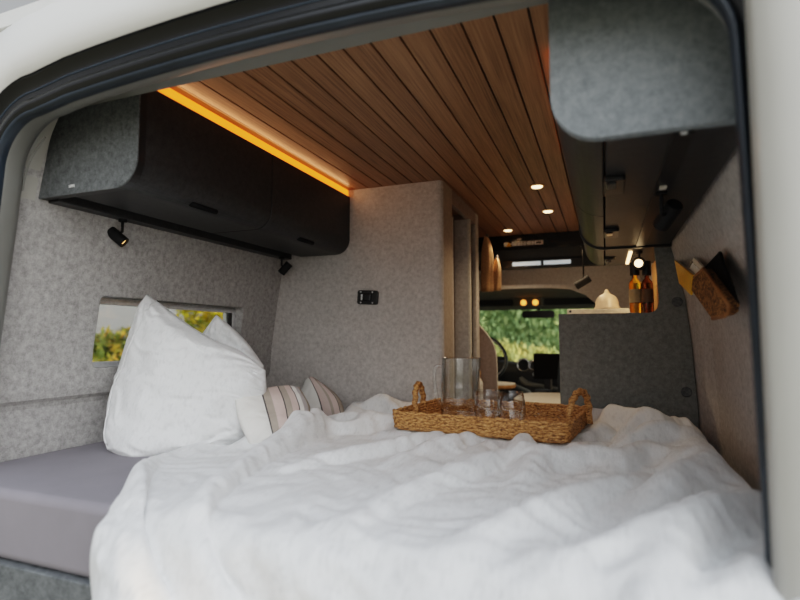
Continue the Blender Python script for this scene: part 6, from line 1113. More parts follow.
[-300,2,2,-2,-5,-6,-4,0,-1,-2,-4,-3,-1,2,4,7,12,13,10,-2,-15,-19,-17,-7,1,9,11,7,-5,-12,-10,0,4,4,-2,-4,-3,1,5,5,0,-6,-1,8,14,11,-1,-13,-14,-8,-1,2,7,10,-2,-10,-7,-1,1,6,12,12,7,-6,-14,-6,6,12,13,8,-2,-9,-12,-8,-3,1,2,2,1,-1],
[-306,7,7,-1,-11,-12,-3,4,4,-1,-6,-5,-1,4,8,10,14,11,2,-11,-19,-18,-11,-3,2,6,12,10,-2,-12,-12,-2,5,-1,-3,1,-1,0,4,7,0,-5,-3,5,13,13,2,-10,-14,-11,-3,3,8,10,0,-11,-9,-2,1,2,7,12,11,3,-9,-12,-3,9,15,14,5,-4,-10,-11,-7,-3,0,0,1,0],
[-311,10,11,-3,-17,-16,0,10,10,-3,-8,-6,3,8,10,11,13,5,-8,-18,-18,-14,-5,-1,1,6,12,11,1,-11,-14,-4,2,-2,2,5,-1,-2,3,6,2,-5,-5,3,12,14,5,-8,-14,-12,-5,3,9,11,1,-11,-11,-3,0,0,4,9,11,9,0,-12,-9,1,14,16,11,2,-7,-10,-8,-6,-3,-2,0,-1],
[-312,12,5,-10,-17,-9,6,15,10,-6,-9,-2,6,12,11,11,7,-6,-16,-19,-17,-7,-1,0,0,4,12,13,3,-10,-14,-7,-1,0,7,6,-1,-4,2,6,2,-5,-5,1,10,14,8,-5,-13,-14,-6,3,10,11,2,-11,-12,-5,-1,0,1,5,9,11,7,-5,-11,-7,8,17,16,7,-4,-8,-8,-7,-4,-3,-3,-1],
[-313,9,-2,-13,-11,0,13,16,5,-7,-6,0,8,12,12,8,-2,-13,-20,-18,-12,-2,0,0,0,3,11,14,6,-8,-14,-10,-3,1,7,9,1,-5,1,5,3,-4,-6,-1,7,14,10,-1,-12,-15,-7,3,11,11,2,-10,-13,-6,-2,-1,-1,4,6,8,9,4,-8,-10,-1,14,17,13,-2,-6,-6,-6,-5,-4,-3,-4],
[-312,10,-6,-11,-8,5,16,15,-1,-6,-3,2,7,11,11,3,-10,-18,-20,-15,-6,0,0,0,0,2,10,14,9,-5,-14,-12,-4,0,8,11,2,-4,-1,5,2,-5,-4,-3,6,13,10,2,-9,-16,-8,3,11,12,2,-10,-14,-7,-1,-2,0,6,4,4,5,6,-2,-8,-7,7,16,17,3,-3,-5,-6,-5,-5,-5,-5],
[-312,12,-3,-10,-8,9,18,12,-3,-5,-1,3,6,10,6,-5,-16,-20,-18,-10,-2,1,0,0,0,1,9,14,11,-2,-12,-14,-7,1,8,13,4,-5,-2,4,-1,-7,-5,0,8,11,9,5,-7,-15,-9,3,12,12,2,-10,-14,-8,-2,-1,1,7,1,-2,1,6,4,-4,-7,0,13,16,11,2,-4,-5,-7,-6,-6,-7],
[-312,11,1,-10,-3,13,17,11,-3,-4,-1,5,7,5,-2,-13,-20,-19,-14,-5,-1,1,0,0,0,0,7,15,12,2,-10,-15,-9,-1,10,13,6,-3,-5,2,-6,-8,-5,2,7,7,10,10,-2,-14,-9,3,10,13,3,-11,-14,-8,-4,-1,4,6,-1,-6,-2,5,5,-2,-6,2,10,12,15,7,0,-5,-7,-8,-8,-9],
[-312,8,3,-7,4,17,16,8,-2,-2,0,3,5,-1,-11,-18,-19,-18,-9,-2,0,0,0,0,0,1,5,13,15,5,-8,-14,-12,-3,8,15,9,0,-7,-3,-9,-7,-2,4,8,3,5,12,4,-11,-7,6,6,11,4,-11,-12,-9,-6,-2,1,6,3,-4,-8,-1,5,-2,-2,8,10,8,12,10,4,-4,-9,-10,-10,-9],
[-313,1,5,4,13,16,13,6,0,0,0,1,-1,-9,-16,-19,-19,-13,-5,0,0,0,0,0,0,0,3,12,15,9,-5,-13,-14,-5,6,14,13,3,-7,-8,-9,-6,-1,6,8,0,2,11,7,-8,1,10,5,4,2,-6,-9,-9,-9,-6,-2,3,3,1,-5,-8,-2,0,2,9,13,10,9,9,3,-3,-9,-11,-11,-12],
[-313,5,6,11,15,12,6,2,1,1,2,2,-7,-15,-18,-20,-16,-8,0,0,0,-1,0,0,0,-1,1,10,16,11,0,-12,-15,-8,4,15,13,6,-6,-10,-7,-5,-2,7,6,-3,0,10,5,-2,12,8,2,-3,-4,0,-2,-3,-8,-9,-4,-1,1,2,1,-10,-9,-1,2,10,15,13,7,6,2,-3,-10,-11,-12,-12],
[-314,15,11,11,8,3,1,-1,0,3,5,4,-10,-18,-20,-18,-11,-2,1,0,-1,-2,-1,0,0,0,0,9,15,13,4,-11,-14,-11,1,14,15,8,-6,-8,-5,-8,-1,7,4,-6,-2,8,5,8,14,3,-6,-8,-6,0,2,8,3,-7,-4,-1,-2,0,2,-10,-12,-6,1,8,15,14,5,4,2,-3,-8,-11,-12,-12],
[-317,14,12,9,4,0,1,2,4,6,6,-1,-15,-19,-19,-15,-4,2,0,-2,-2,-1,-1,0,0,0,0,6,15,15,6,-8,-13,-12,-3,12,15,12,0,-7,-9,-11,-2,10,2,-8,-3,4,9,15,11,-3,-11,-8,-4,0,2,11,10,-1,-3,0,-1,-1,-1,-8,-13,-10,-2,6,12,13,5,2,3,-2,-7,-10,-11,-12],
[-319,6,12,10,3,2,7,8,8,7,-1,-12,-18,-19,-15,-10,1,3,-1,-3,-3,-1,-1,1,1,0,-2,4,13,16,10,-5,-13,-12,-6,8,16,14,4,-6,-14,-9,1,9,-1,-8,-3,4,13,15,7,-7,-12,-10,-5,1,5,13,9,-4,-5,1,1,1,2,-2,-9,-12,-4,3,9,11,4,1,2,0,-6,-9,-11,-12],
[-319,2,8,11,9,11,11,8,5,0,-10,-16,-19,-16,-11,-6,4,4,-1,-4,-3,-2,1,1,0,-1,-2,2,11,16,12,-1,-11,-13,-8,4,15,15,8,-8,-16,-7,7,7,-3,-7,-4,6,14,14,2,-9,-13,-11,-5,1,9,14,4,-8,-6,-1,1,1,7,6,-2,-10,-5,6,6,5,0,0,3,1,-5,-8,-11,-12],
[-318,8,11,12,13,10,5,0,-1,-3,-12,-16,-15,-12,-10,-4,3,7,1,-4,-4,-3,1,2,-1,-2,-3,1,9,15,15,3,-9,-12,-10,-1,13,16,10,-7,-17,-11,6,10,2,-6,-4,7,14,11,-1,-11,-14,-11,-5,2,11,14,1,-9,-8,-4,0,2,9,10,5,-3,-4,3,-3,-1,2,3,5,2,-4,-8,-12,-12],
[-314,14,13,11,9,1,-5,-5,-2,1,-5,-10,-12,-11,-11,-6,2,8,5,-2,-4,-5,-2,0,0,0,-1,-2,5,14,16,7,-6,-10,-11,-5,9,16,12,-5,-16,-14,1,12,8,-4,-4,5,9,7,-2,-9,-13,-9,-5,2,13,10,3,-8,-11,-6,-1,3,6,10,10,4,1,-3,-7,-6,5,7,7,3,-4,-9,-11,-13],
[-312,9,11,12,8,-4,-9,-6,-3,3,4,0,-7,-12,-13,-11,-1,8,7,3,-3,-4,-5,-3,0,4,-1,-4,0,11,17,8,-3,-10,-10,-5,5,15,5,-1,-9,-14,-4,11,8,-1,-1,0,1,0,0,-1,-4,-3,-2,1,4,3,5,-2,-13,-7,2,5,2,4,8,7,3,-3,-8,-4,7,9,7,3,-4,-8,-12,-12],
[-310,4,9,10,8,-6,-10,-7,-2,0,6,9,1,-10,-14,-13,-5,5,9,6,-1,0,0,-1,-4,-4,-1,-6,-3,9,13,1,0,-2,-1,-1,1,2,0,0,-1,-2,0,1,1,0,0,0,0,0,0,0,0,0,0,0,0,1,6,-2,-14,-7,7,9,3,-1,-1,2,4,-1,-6,-1,6,8,8,3,-3,-8,-11,-13],
[-307,9,4,5,0,-8,-9,-4,1,3,6,9,6,-10,-14,-13,-5,2,7,7,2,0,0,0,0,0,0,0,0,0,0,0,0,0,0,0,0,0,0,0,0,0,0,0,0,0,0,0,0,0,0,0,0,0,0,0,0,-6,12,0,-12,-9,7,11,9,4,-2,-4,-1,-2,-3,-1,4,6,6,3,-3,-7,-11,-13],
[-307,5,-2,1,1,-7,-5,1,3,6,9,11,3,-12,-14,-10,-5,0,4,6,2,1,0,0,0,0,0,0,0,0,0,0,0,0,0,0,0,0,0,0,0,0,0,0,0,0,0,0,0,0,0,0,0,0,0,0,0,-10,10,6,-9,-11,0,10,13,12,6,1,-1,-2,-3,-5,-1,2,4,1,-4,-9,-10,-13],
[-307,1,-6,-1,1,-2,1,2,5,7,10,10,1,-11,-11,-10,-4,1,4,1,-1,0,0,0,0,0,0,0,0,0,0,0,0,0,0,0,0,0,0,0,0,0,0,0,0,0,0,0,0,0,0,0,0,0,0,0,0,-10,1,9,0,-10,-6,4,12,15,13,9,4,0,-2,-4,-5,-1,-1,-2,-6,-9,-12,-12],
[-309,0,1,3,4,1,1,1,1,4,9,10,1,-7,-9,-10,-5,2,3,-7,-3,0,0,0,0,0,0,0,0,0,0,0,0,0,0,0,0,0,0,0,0,0,0,0,0,0,0,0,0,0,0,0,0,0,0,0,0,-15,-2,9,6,-4,-8,-2,6,15,15,14,10,5,2,0,-6,-5,-4,-5,-8,-11,-12,-13],
[-309,8,7,3,4,2,2,0,0,0,5,5,-3,-5,-1,-4,-6,0,-6,-11,0,0,0,0,0,0,0,0,0,0,0,0,0,0,0,0,0,0,0,0,0,0,0,0,0,0,0,0,0,0,0,0,0,0,0,0,0,-13,-8,4,7,2,-4,-3,-2,12,15,16,13,6,3,3,-2,-4,-4,-7,-9,-11,-13,-13],
[-310,4,8,2,3,5,4,3,2,0,1,-1,-3,-5,2,1,-1,-3,-12,-9,0,0,0,0,0,0,0,0,0,0,0,0,0,0,0,0,0,0,0,0,0,0,0,0,0,0,0,0,0,0,0,0,0,0,0,0,2,-8,-13,-4,3,1,-1,0,0,8,12,15,14,2,-1,3,4,1,-1,-5,-7,-11,-13,-13],
[-310,5,2,1,3,4,0,3,1,-1,-1,-1,-1,-1,-1,2,3,-3,-10,-4,0,0,0,0,0,0,0,0,0,0,0,0,0,0,0,0,0,0,0,0,0,0,0,0,0,0,0,0,0,0,0,0,0,0,0,0,5,-2,-16,-8,-2,-1,1,5,2,3,9,11,11,-2,-3,1,5,5,2,0,-5,-9,-11,-13],
[-311,4,3,6,0,-3,-7,0,-1,-2,-1,-1,0,0,1,4,5,-2,-10,6,0,0,0,0,0,0,0,0,0,0,0,0,0,0,0,0,0,0,0,0,0,0,0,0,0,0,0,0,0,0,0,0,0,0,0,0,9,1,-14,-14,-6,1,9,9,3,-2,2,8,0,0,4,-4,1,4,5,2,-2,-7,-9,-11],
[-310,10,2,-4,-6,-6,-5,-3,-2,-1,0,0,0,1,3,7,3,-5,-9,16,0,0,0,0,0,0,0,0,0,0,0,0,0,0,0,0,0,0,0,0,0,0,0,0,0,0,0,0,0,0,0,0,0,0,0,0,12,3,-11,-16,-11,4,14,11,6,-1,-3,0,3,6,5,-8,-7,1,4,2,-1,-5,-8,-10],
[-311,9,1,-4,-4,-3,-4,-4,-4,-2,0,1,0,-1,0,7,-1,-5,-5,21,0,0,0,0,0,0,0,0,0,0,0,0,0,0,0,0,0,0,0,0,0,0,0,0,0,0,0,0,0,0,0,0,0,0,0,2,10,5,-6,-15,-13,2,12,14,12,3,-1,-1,4,6,0,-11,-9,-2,3,1,-2,-5,-8,-9],
[-312,1,0,1,1,3,1,-2,-6,-5,-1,0,-4,-4,-1,2,2,2,3,10,0,0,0,0,0,0,0,0,0,0,0,0,0,0,0,0,0,0,0,0,0,0,0,0,0,0,0,0,0,0,0,0,0,0,0,3,8,6,0,-12,-15,-5,9,16,16,11,5,1,3,3,-4,-11,-11,-2,2,0,-4,-6,-9,-10],
[-313,4,3,1,1,3,3,0,-4,-6,-5,-7,-7,-1,2,5,8,7,4,-7,0,0,0,0,0,0,0,0,0,0,0,0,0,0,0,0,0,0,0,0,0,0,0,0,0,0,0,0,0,0,0,0,0,0,0,3,9,7,1,-8,-13,-11,4,14,18,16,12,6,3,-2,-6,-9,-11,-3,1,0,-5,-9,-10,-10],
[-314,9,9,5,2,0,-2,-4,-6,-7,-7,-7,-2,4,7,7,8,5,-3,-8,-4,0,-1,0,0,0,0,0,0,0,0,0,0,0,0,0,0,0,0,0,0,0,0,0,0,0,0,0,0,0,0,0,0,0,0,1,14,9,-4,-9,-10,-11,0,13,16,17,16,11,2,-6,-8,-8,-4,-1,1,-2,-6,-10,-11,-12],
[-316,5,10,12,7,-4,-7,-7,-7,-5,-5,0,4,7,8,8,4,-3,-10,-9,3,5,-5,-4,0,0,0,0,0,0,0,0,0,0,0,0,0,0,0,0,0,0,0,0,0,0,0,0,0,0,0,0,0,0,0,0,9,13,-11,-12,-7,-5,5,13,13,15,15,14,-3,-12,-11,-6,6,4,2,-2,-7,-11,-11,-12],
[-319,0,8,15,12,-6,-9,-7,-4,-1,2,4,7,8,8,5,-3,-11,-13,-6,8,14,3,-20,-4,0,0,0,0,0,0,0,0,0,0,0,0,0,0,0,0,0,0,0,0,0,0,0,0,0,0,0,0,0,0,0,3,9,-13,-10,-2,3,9,13,14,11,12,9,-9,-15,-10,-4,7,9,4,-2,-7,-10,-11,-12],
[-321,2,4,15,12,-7,-6,-2,2,4,3,5,7,8,5,-1,-10,-14,-13,-1,11,13,9,-12,-19,-3,0,0,0,0,0,0,0,0,0,0,0,0,0,0,0,0,0,0,0,0,0,0,0,0,0,0,0,0,0,0,0,-1,-11,1,7,4,9,14,14,10,7,-3,-13,-15,-9,-2,8,9,5,-1,-6,-9,-10,-11],
[-323,6,5,10,10,0,1,4,4,4,5,4,4,5,0,-9,-14,-15,-11,6,10,5,3,9,-18,-12,-2,0,0,0,0,0,0,0,0,0,0,0,0,0,0,0,0,0,0,0,0,0,0,0,0,0,0,-1,1,0,-2,-6,-8,10,11,7,8,13,14,5,-2,-9,-15,-14,-7,3,8,6,3,0,-4,-7,-9,-10],
[-325,11,8,1,10,10,3,1,4,9,6,5,4,0,-8,-14,-15,-13,-8,5,5,2,3,12,-3,-19,-3,0,0,0,0,0,0,0,0,0,0,0,1,1,-1,0,0,1,0,-1,0,0,0,1,-1,-5,-2,-2,2,-3,-6,-4,0,12,16,13,9,13,9,-2,-10,-13,-15,-11,1,8,2,0,2,1,-2,-5,-7,-8],
[-326,9,6,2,7,12,2,-2,4,12,12,8,3,-2,-9,-15,-14,-12,-10,0,1,2,4,12,6,-16,-5,0,3,2,-5,4,5,-3,-6,-1,7,5,7,4,-1,-2,1,-4,-6,-2,-2,-4,6,-2,-9,-7,-5,-3,-1,3,1,-2,-1,10,17,17,14,12,1,-11,-14,-14,-12,-3,7,5,-5,-2,0,2,0,-2,-5,-7],
[-326,6,8,10,-2,4,-1,-1,6,13,15,11,1,-2,-4,-7,-13,-14,-12,-7,-2,0,3,10,10,3,2,2,4,-6,-12,-4,2,-5,-5,-1,4,10,15,14,9,0,-11,-12,-10,-7,-5,-4,7,-2,-8,-7,-5,-3,1,6,0,-4,1,9,15,18,17,10,-5,-15,-14,-13,-9,6,8,-1,-8,-3,-1,1,2,-1,-3,-6],
[-326,7,14,11,-4,-8,-3,-1,5,13,16,12,-2,-6,-1,2,-4,-10,-13,-10,-5,-3,-2,6,12,15,12,4,0,-7,-12,-10,-5,-4,-3,-2,0,4,9,15,14,9,-4,-11,-11,-10,-8,-6,6,6,-5,-9,-8,-5,3,3,-3,-2,4,8,12,16,18,10,-8,-14,-13,-11,-9,4,10,0,-6,-6,-2,1,1,0,-3,-5],
[-326,14,14,9,0,-8,-8,-7,1,10,16,14,-2,-9,-5,3,6,0,-7,-11,-5,-6,-7,-2,9,13,14,2,5,5,-6,-10,-7,-3,-2,-4,-3,-4,-2,13,15,15,5,-7,-9,-10,-9,-8,4,11,-3,-10,-11,-7,0,-1,-2,5,7,6,7,12,17,11,-6,-14,-11,-8,-10,-3,9,9,-6,-7,-3,0,0,-1,-3,-5],
[-327,17,13,9,1,-7,-10,-8,-2,5,14,16,2,-10,-9,-2,7,9,4,-4,-8,-11,-11,-2,4,10,12,1,5,13,3,-5,-5,-4,-4,-5,-8,-10,-7,10,14,16,10,-3,-7,-8,-10,-10,2,12,3,-7,-11,-10,-6,-1,5,9,8,4,5,7,10,11,-2,-11,-8,-7,-10,-8,3,14,-2,-7,-4,-1,0,-2,-5,-5],
[-328,15,13,9,3,-7,-8,-6,-2,1,8,13,7,-8,-11,-7,3,9,11,5,-6,-13,-10,3,3,2,7,-1,4,14,5,-2,-4,-6,-6,-2,-8,-11,-7,12,16,13,7,-4,-8,-9,-13,-9,4,14,11,0,-7,-11,-9,-2,9,10,7,5,4,3,0,6,1,-7,-9,-12,-11,-4,8,12,-1,-5,-3,-1,-2,-3,-4,-5],
[-330,9,11,9,7,0,-4,-5,-3,-1,3,4,9,-3,-11,-9,1,8,13,5,-2,-8,-5,3,-1,-3,-1,1,5,12,2,-1,-5,-6,-2,-1,-8,-11,-2,14,14,9,2,-7,-10,-7,-10,-4,5,13,12,7,-3,-7,-8,-3,9,8,4,2,0,-3,-4,5,2,-6,-10,-13,-6,5,7,6,-2,-2,-2,-1,-2,-2,-3,-3],
[-329,3,3,10,9,4,-2,-6,-6,0,5,0,6,3,-7,-11,1,6,9,1,1,0,-4,1,-7,-5,-3,3,10,6,-2,1,-6,-4,3,-2,-9,-6,7,11,7,1,3,-6,-7,-6,-4,0,3,13,8,4,0,0,-3,-2,2,0,2,-1,-3,-4,-4,5,1,-4,-9,-10,2,4,3,0,-2,1,0,0,-1,-1,-1,0],
[-327,2,2,2,1,0,0,0,0,1,1,1,1,1,1,0,0,0,1,0,0,-1,-1,-2,-2,-1,0,1,1,0,0,-1,-1,-1,-1,0,1,1,1,1,2,1,1,1,0,1,0,0,1,2,1,1,0,0,0,-1,0,-2,-1,-2,-2,-1,-1,0,-1,-2,-3,-2,-2,-1,0,1,0,1,1,0,1,2,2,3]]
def duvet():
    G = []
    for rx, ry, rz in zip(DUVET_X, DUVET_Y, DUVET_Z):
        x = y = z = 0; r = []
        for dx, dy, dz in zip(rx, ry, rz):
            x += dx; y += dy; z += dz; r.append(V((x, y, z))*.001)
        G.append(r)
    # refine once and add small cloth crinkles
    def fine(L):
        o = []
        for p, q in zip(L, L[1:]): o += [p, (p+q)/2]
        return o + [L[-1]]
    G = [fine(r) for r in G]
    G = [list(c) for c in zip(*[fine(list(c)) for c in zip(*G)])]
    for k in range(2):
        G = [[(r[max(i-1, 0)] + r[i]*2 + r[min(i+1, len(r)-1)])/4 for i in range(len(r))] for r in G]
        G = [list(c) for c in zip(*[[(c[max(i-1, 0)] + c[i]*2 + c[min(i+1, len(c)-1)])/4 for i in range(len(c))] for c in zip(*G)])]
    H = []
    for j, r in enumerate(G):
        h = []
        for i, p in enumerate(r):
            u = (r[min(i+1, len(r)-1)] - r[max(i-1, 0)]); v = (G[min(j+1, len(G)-1)][i] - G[max(j-1, 0)][i])
            nrm = u.cross(v); nrm = nrm.normalized() if nrm.length > 1e-9 else V((0, 0, 1))
            q = V((p.x*9 + .5*p.z, p.y*9, p.z*6)); wv = noise.noise_vector(q*.45)
            e = 1-abs(noise.noise(V((p.x*9 + wv.x*3.5, p.y*15 + wv.y*3.5, p.z*8))))*2.4
            f = 1-abs(noise.noise(V((p.x*30 + wv.y*6, p.y*19 + wv.x*6, p.z*20))))*2.4
            k = min(1, i/8, (len(r)-1-i)/5)
            if p.z > -.36: p = p - V((0, 0, 1))*.024*max(0, min(1, (-.70-p.x)/.25))*max(0, min(1, (1.45-p.y)/.3))*min(1, (p.z+.36)/.03)
            if p.z > -.40 and p.y > .84: p = V((p.x, p.y, max(-.332, (p.z+.309)*1.3-.309)))
            h.append(p + nrm*k*(.0062*max(-.5, e) + .0026*max(-.5, f)))
        H.append(h)
    bm = bmesh.new(); rows = []
    for r in H:
        if r[0].y < .80: rim = [V((r[0].x+.012, r[0].y+.012, r[0].z)), V((r[0].x+.004, r[0].y+.008, r[0].z)), V((r[0].x-.002, r[0].y+.004, r[0].z))]
        else: rim = [V((r[0].x+.03, r[0].y, -.3515)), V((r[0].x+.002, r[0].y, -.350)), V((r[0].x-.010, r[0].y, (r[0].z-.350)/2))]
        rows.append([bm.verts.new(p) for p in rim + r])
    for a_, b_ in zip(rows, rows[1:]):
        for i in range(len(a_)-1): bm.faces.new((a_[i], a_[i+1], b_[i+1], b_[i]))
    return bm
dv = obj('duvet', duvet(), 'gauze', smooth=True, sub=1)
tag(dv, 'white crinkled gauze duvet spread over the bed', 'duvet')
#DUVET_END

# ------------------------------------------------------------------ tray and glassware
TC = V((-.365, 1.815, 0)); TA = math.radians(-6); TW, TD = .56, .41; TZ = -.298
tyr = thing('serving_tray', (TC.x, TC.y, TZ), 'rectangular woven seagrass tray with two loop handles lying on the duvet', 'tray')
Rt = Matrix.Rotation(TA, 3, 'Z')
def tl(x, y, z): return Rt @ V((x, y, 0)) + V((TC.x, TC.y, z))
per = rrect(TW, TD, .03, 8)
def resample(poly, step):
    out = []; n = len(poly)
    for i in range(n):
        a, b7 = V((*poly[i], 0)), V((*poly[(i+1) % n], 0)); k = max(1, int((b7-a).length/step))
        for j in range(k): out.append(a + (b7-a)*j/k)
    return out
per = resample(per, .006)
bm = NB()
for row in range(6):
    z = TZ + .006 + row*.0092
    sc2 = 1 + .004*row
    pts = [tl(p.x*sc2, p.y*sc2, z + .0016*math.sin(i*.9 + row*2) + .0012*noise.noise(V((i*.3, row, 0)))) for i, p in enumerate(per)]
    tube(bm, pts, .0063, 8, True, lambda i, k, r=row: 1 + .22*math.sin(i*1.35 + k*.785*1 + r*1.7) + .12*noise.noise(V((i*.5, k, r))))
obj('woven_side', bm, 'seagrass', tyr, smooth=True)
bm = NB()
prism_z(bm, [tuple(tl(p.x*.985, p.y*.98, 0).xy) for p in per], TZ-.004, TZ+.006)
for r in range(40):
    y = -TD/2 + .012 + r*(TD-.024)/39
    pts = [tl(-TW/2+.012 + i*(TW-.024)/70, y, TZ+.007 + .002*math.sin(i*1.1 + r*PI)) for i in range(71)]
    tube(bm, pts, .005, 5)
obj('base', bm, 'seagrass', tyr, smooth=False)
for s in (-1, 1):
    x = s*(TW/2+.002); bm = NB(); pts = []; tw = .022 if s > 0 else .012
    for i in range(41):
        a = PI*i/40
        pts.append(tl(x - tw*math.cos(a)*s + s*.006*math.sin(a), (.0 if s > 0 else .01) - .060*math.cos(a)*(1.0+.12*math.sin(a)), TZ+.020 + .108*math.sin(a)**.8))
    tube(bm, pts, .0105, 9, False, lambda i, k: 1 + .2*math.sin(i*1.2 + k*.8))
    obj('handle', bm, 'seagrass', tyr, smooth=True)

GZ = TZ + .0135
cf = thing('glass_jug', (-.478, 1.80, GZ), 'tall clear glass jug with side handle standing in the tray', 'jug')
bm = NB(); R_, H_ = .067, .215
lathe(bm, [(0, 0), (R_*.92, 0), (R_*.99, .006), (R_, .02), (R_*.97, .12), (R_*.93, H_-.004), (R_*.935, H_), (R_*.90, H_+.001), (R_*.885, H_-.004), (R_*.93, .12), (R_*.955, .022), (R_*.93, .014), (0, .014)], (-.478, 1.80, GZ), 48)
for v in bm.verts:     # spout
    d = V((v.co.x+.478, v.co.y-1.80)); h = v.co.z-GZ
    if h > H_-.035 and d.length > .02:
        a = math.atan2(d.y, d.x); k = max(0, math.cos(a-.2))**10 * (h-(H_-.035))/.035
        v.co.x += d.x*.22*k; v.co.y += d.y*.22*k
obj('body', bm, 'glass', cf, smooth=True)
bm = NB(); hx = -.478-.0645
tube(bm, catmull([(hx+.004, 1.79, GZ+.185), (hx-.014, 1.785, GZ+.186), (hx-.022, 1.782, GZ+.165), (hx-.020, 1.782, GZ+.11), (hx-.010, 1.785, GZ+.065), (hx+.001, 1.79, GZ+.05)], 30), .0062, 12); obj('handle', bm, 'glass', cf, smooth=True)
gs = 1.14
gl = thing('tumbler_glass', (-.366, 1.735, GZ), 'clear rounded tumbler next to the jug in the tray', 'glass')
bm = NB(); rp = [(.018, 0), (.028, .004), (.037, .022), (.0405, .045), (.038, .072), (.0335, .098), (.0345, .099)]
lathe(bm, [(r_*gs, h_*gs) for r_, h_ in [(0, 0)] + rp + [(.0325, .0985), (.0365, .072), (.039, .045), (.0355, .024), (.027, .010), (0, .008)]], (-.366, 1.735, GZ), 40)
obj('bowl', bm, 'glass', gl, smooth=True)
dup(gl, (-.286, 1.715, GZ), 'clear rounded tumbler nearest the tray middle, right of the other')

# ------------------------------------------------------------------ outdoors
bm = NB(); box(bm, -60, 60, -30, 60, -1.9, -1.85); struct('ground', bm, 'grass')
bm = NB(); R_ = []
for j in range(25):
    for_y = 9 + j*1.2; R_.append([bm.verts.new((-8.5 + i*.6, for_y + .4*math.sin(i), -1.86 + max(0, (for_y-15))*.35*(1 + .35*noise.noise(V((i*.35, j*.35, 1)))))) for i in range(34)])
for a, b2 in zip(R_, R_[1:]):
    for i in range(33): bm.faces.new((a[i], a[i+1], b2[i+1], b2[i]))
struct('meadow_slope', bm, 'leaf_green', smooth=True)
def bush(name, c, rx, ry, rz, n, m, label, leaf=.09, cat='bush', up=False, group=None, seed=0):
    t = thing(name, (c[0], c[1], -1.85), label, cat, group)
    rnd = random.Random(seed); bm = NB()
    cz = c[2]
    lobes = [(V((rnd.uniform(-.6, .6)*rx, rnd.uniform(-.6, .6)*ry, rnd.uniform(-.55, .55)*rz)), rnd.uniform(.35, .6)) for _ in range(14)]
    for _ in range(n):
        lc_, s = rnd.choice(lobes)
        d = V((rnd.gauss(0, 1), rnd.gauss(0, 1), rnd.gauss(0, 1))).normalized()
        p = V(c) + lc_ + V((d.x*rx*s, d.y*ry*s, d.z*rz*s))*rnd.uniform(.75, 1.05)
        if p.z < -1.85: continue
        a = V((rnd.gauss(0, 1), rnd.gauss(0, 1), rnd.gauss(0, 1) + (2.5 if up else 0))).normalized()
        b8 = a.cross(V((rnd.gauss(0, 1), rnd.gauss(0, 1), rnd.gauss(0, 1)))).normalized()
        L = leaf*rnd.uniform(.6, 1.3)
        vs = [bm.verts.new(q) for q in (p - a*L, p + b8*L*.4, p + a*L, p - b8*L*.4)]
        bm.faces.new(vs)
    obj('foliage', bm, m, t)
    bm = NB()
    for k in range(4):
        bx, by = c[0]+rnd.uniform(-.3, .3)*rx, c[1]+rnd.uniform(-.3, .3)*ry
        tube(bm, [(c[0]+rnd.uniform(-.1, .1), c[1]+rnd.uniform(-.1, .1), -1.86), (bx, by, (cz-1.85)/2), (bx*1.0, by, cz+.2*rz)], [.05, .035, .015], 6)
    obj('stem', bm, 'bark', t)
    return t
# seen through the side window (looking forward and left)
G1 = 'shrubs beyond the side window'
bush('shrub', (-11.5, 9.2, -.9), 1.5, 1.5, 1.25, 8500, 'leaf_olive', 'olive brown bushy shrub at the left in the side window', .11, group=G1, seed=1)
bush('shrub', (-10.2, 10.8, -.75), 1.6, 1.6, 1.45, 8500, 'leaf_olive', 'rust-tinged shrub against the sky left of the pillow peak', .11, group=G1, seed=2)
bush('shrub', (-9.0, 11.8, -.1), 2.0, 1.6, 2.2, 10000, 'leaf_gold', 'tall golden yellow shrub just right of the pillow peak', .12, group=G1, seed=3)
bush('shrub', (-7.1, 12.2, 0), 1.7, 1.5, 2.3, 9000, 'leaf_gold', 'tall golden yellow shrub at the right end of the side window', .12, group=G1, seed=4)
bush('shrub', (-7.4, 5.9, -1.75), 1.1, 1.1, .5, 3000, 'leaf_gold', 'low yellow-green shrub at the bottom of the side window', .07, group=G1, seed=5)
bush('shrub', (-6.2, 6.6, -1.72), 1.1, 1.1, .5, 3000, 'leaf_gold', 'low yellow shrub nearest the van in the side window', .07, group=G1, seed=6)
bush('conifer', (-12.2, 8.2, -.3), .7, .7, 1.35, 3500, 'leaf_dark', 'dark ragged conifer at the far left of the side window', .16, cat='tree', group=G1, seed=7)
G2 = 'meadow plants beyond the windscreen'
k = 0
for x, y, z, rx, rz, m, lab in ((-4.6, 13.5, -.1, 1.7, 2.5, 'leaf_green', 'deep green thicket at the left of the windscreen'), (-2.3, 14.5, .2, 1.8, 2.7, 'leaf_green', 'grey-green thicket filling the windscreen middle'),
                             (.1, 14.5, .1, 1.8, 2.6, 'leaf_green', 'pale green thicket at the right of the windscreen'),
                             (-3.7, 10.6, -1.2, 1.2, 1.05, 'leaf_meadow', 'yellow flowering meadow clump lower left in the windscreen'), (-2.3, 10.0, -1.0, 1.1, 1.25, 'leaf_meadow', 'tall yellow flowering meadow clump in the windscreen middle'),
                             (-1.0, 10.4, -1.2, 1.2, 1.1, 'leaf_meadow', 'yellow flowering meadow clump lower right in the windscreen')):
    k += 1
    bush('thicket' if 'thicket' in lab else 'meadow_clump', (x, y, z), rx, rx*.7, rz, 9000, m, lab, .085, up=True, group=G2, seed=20+k)

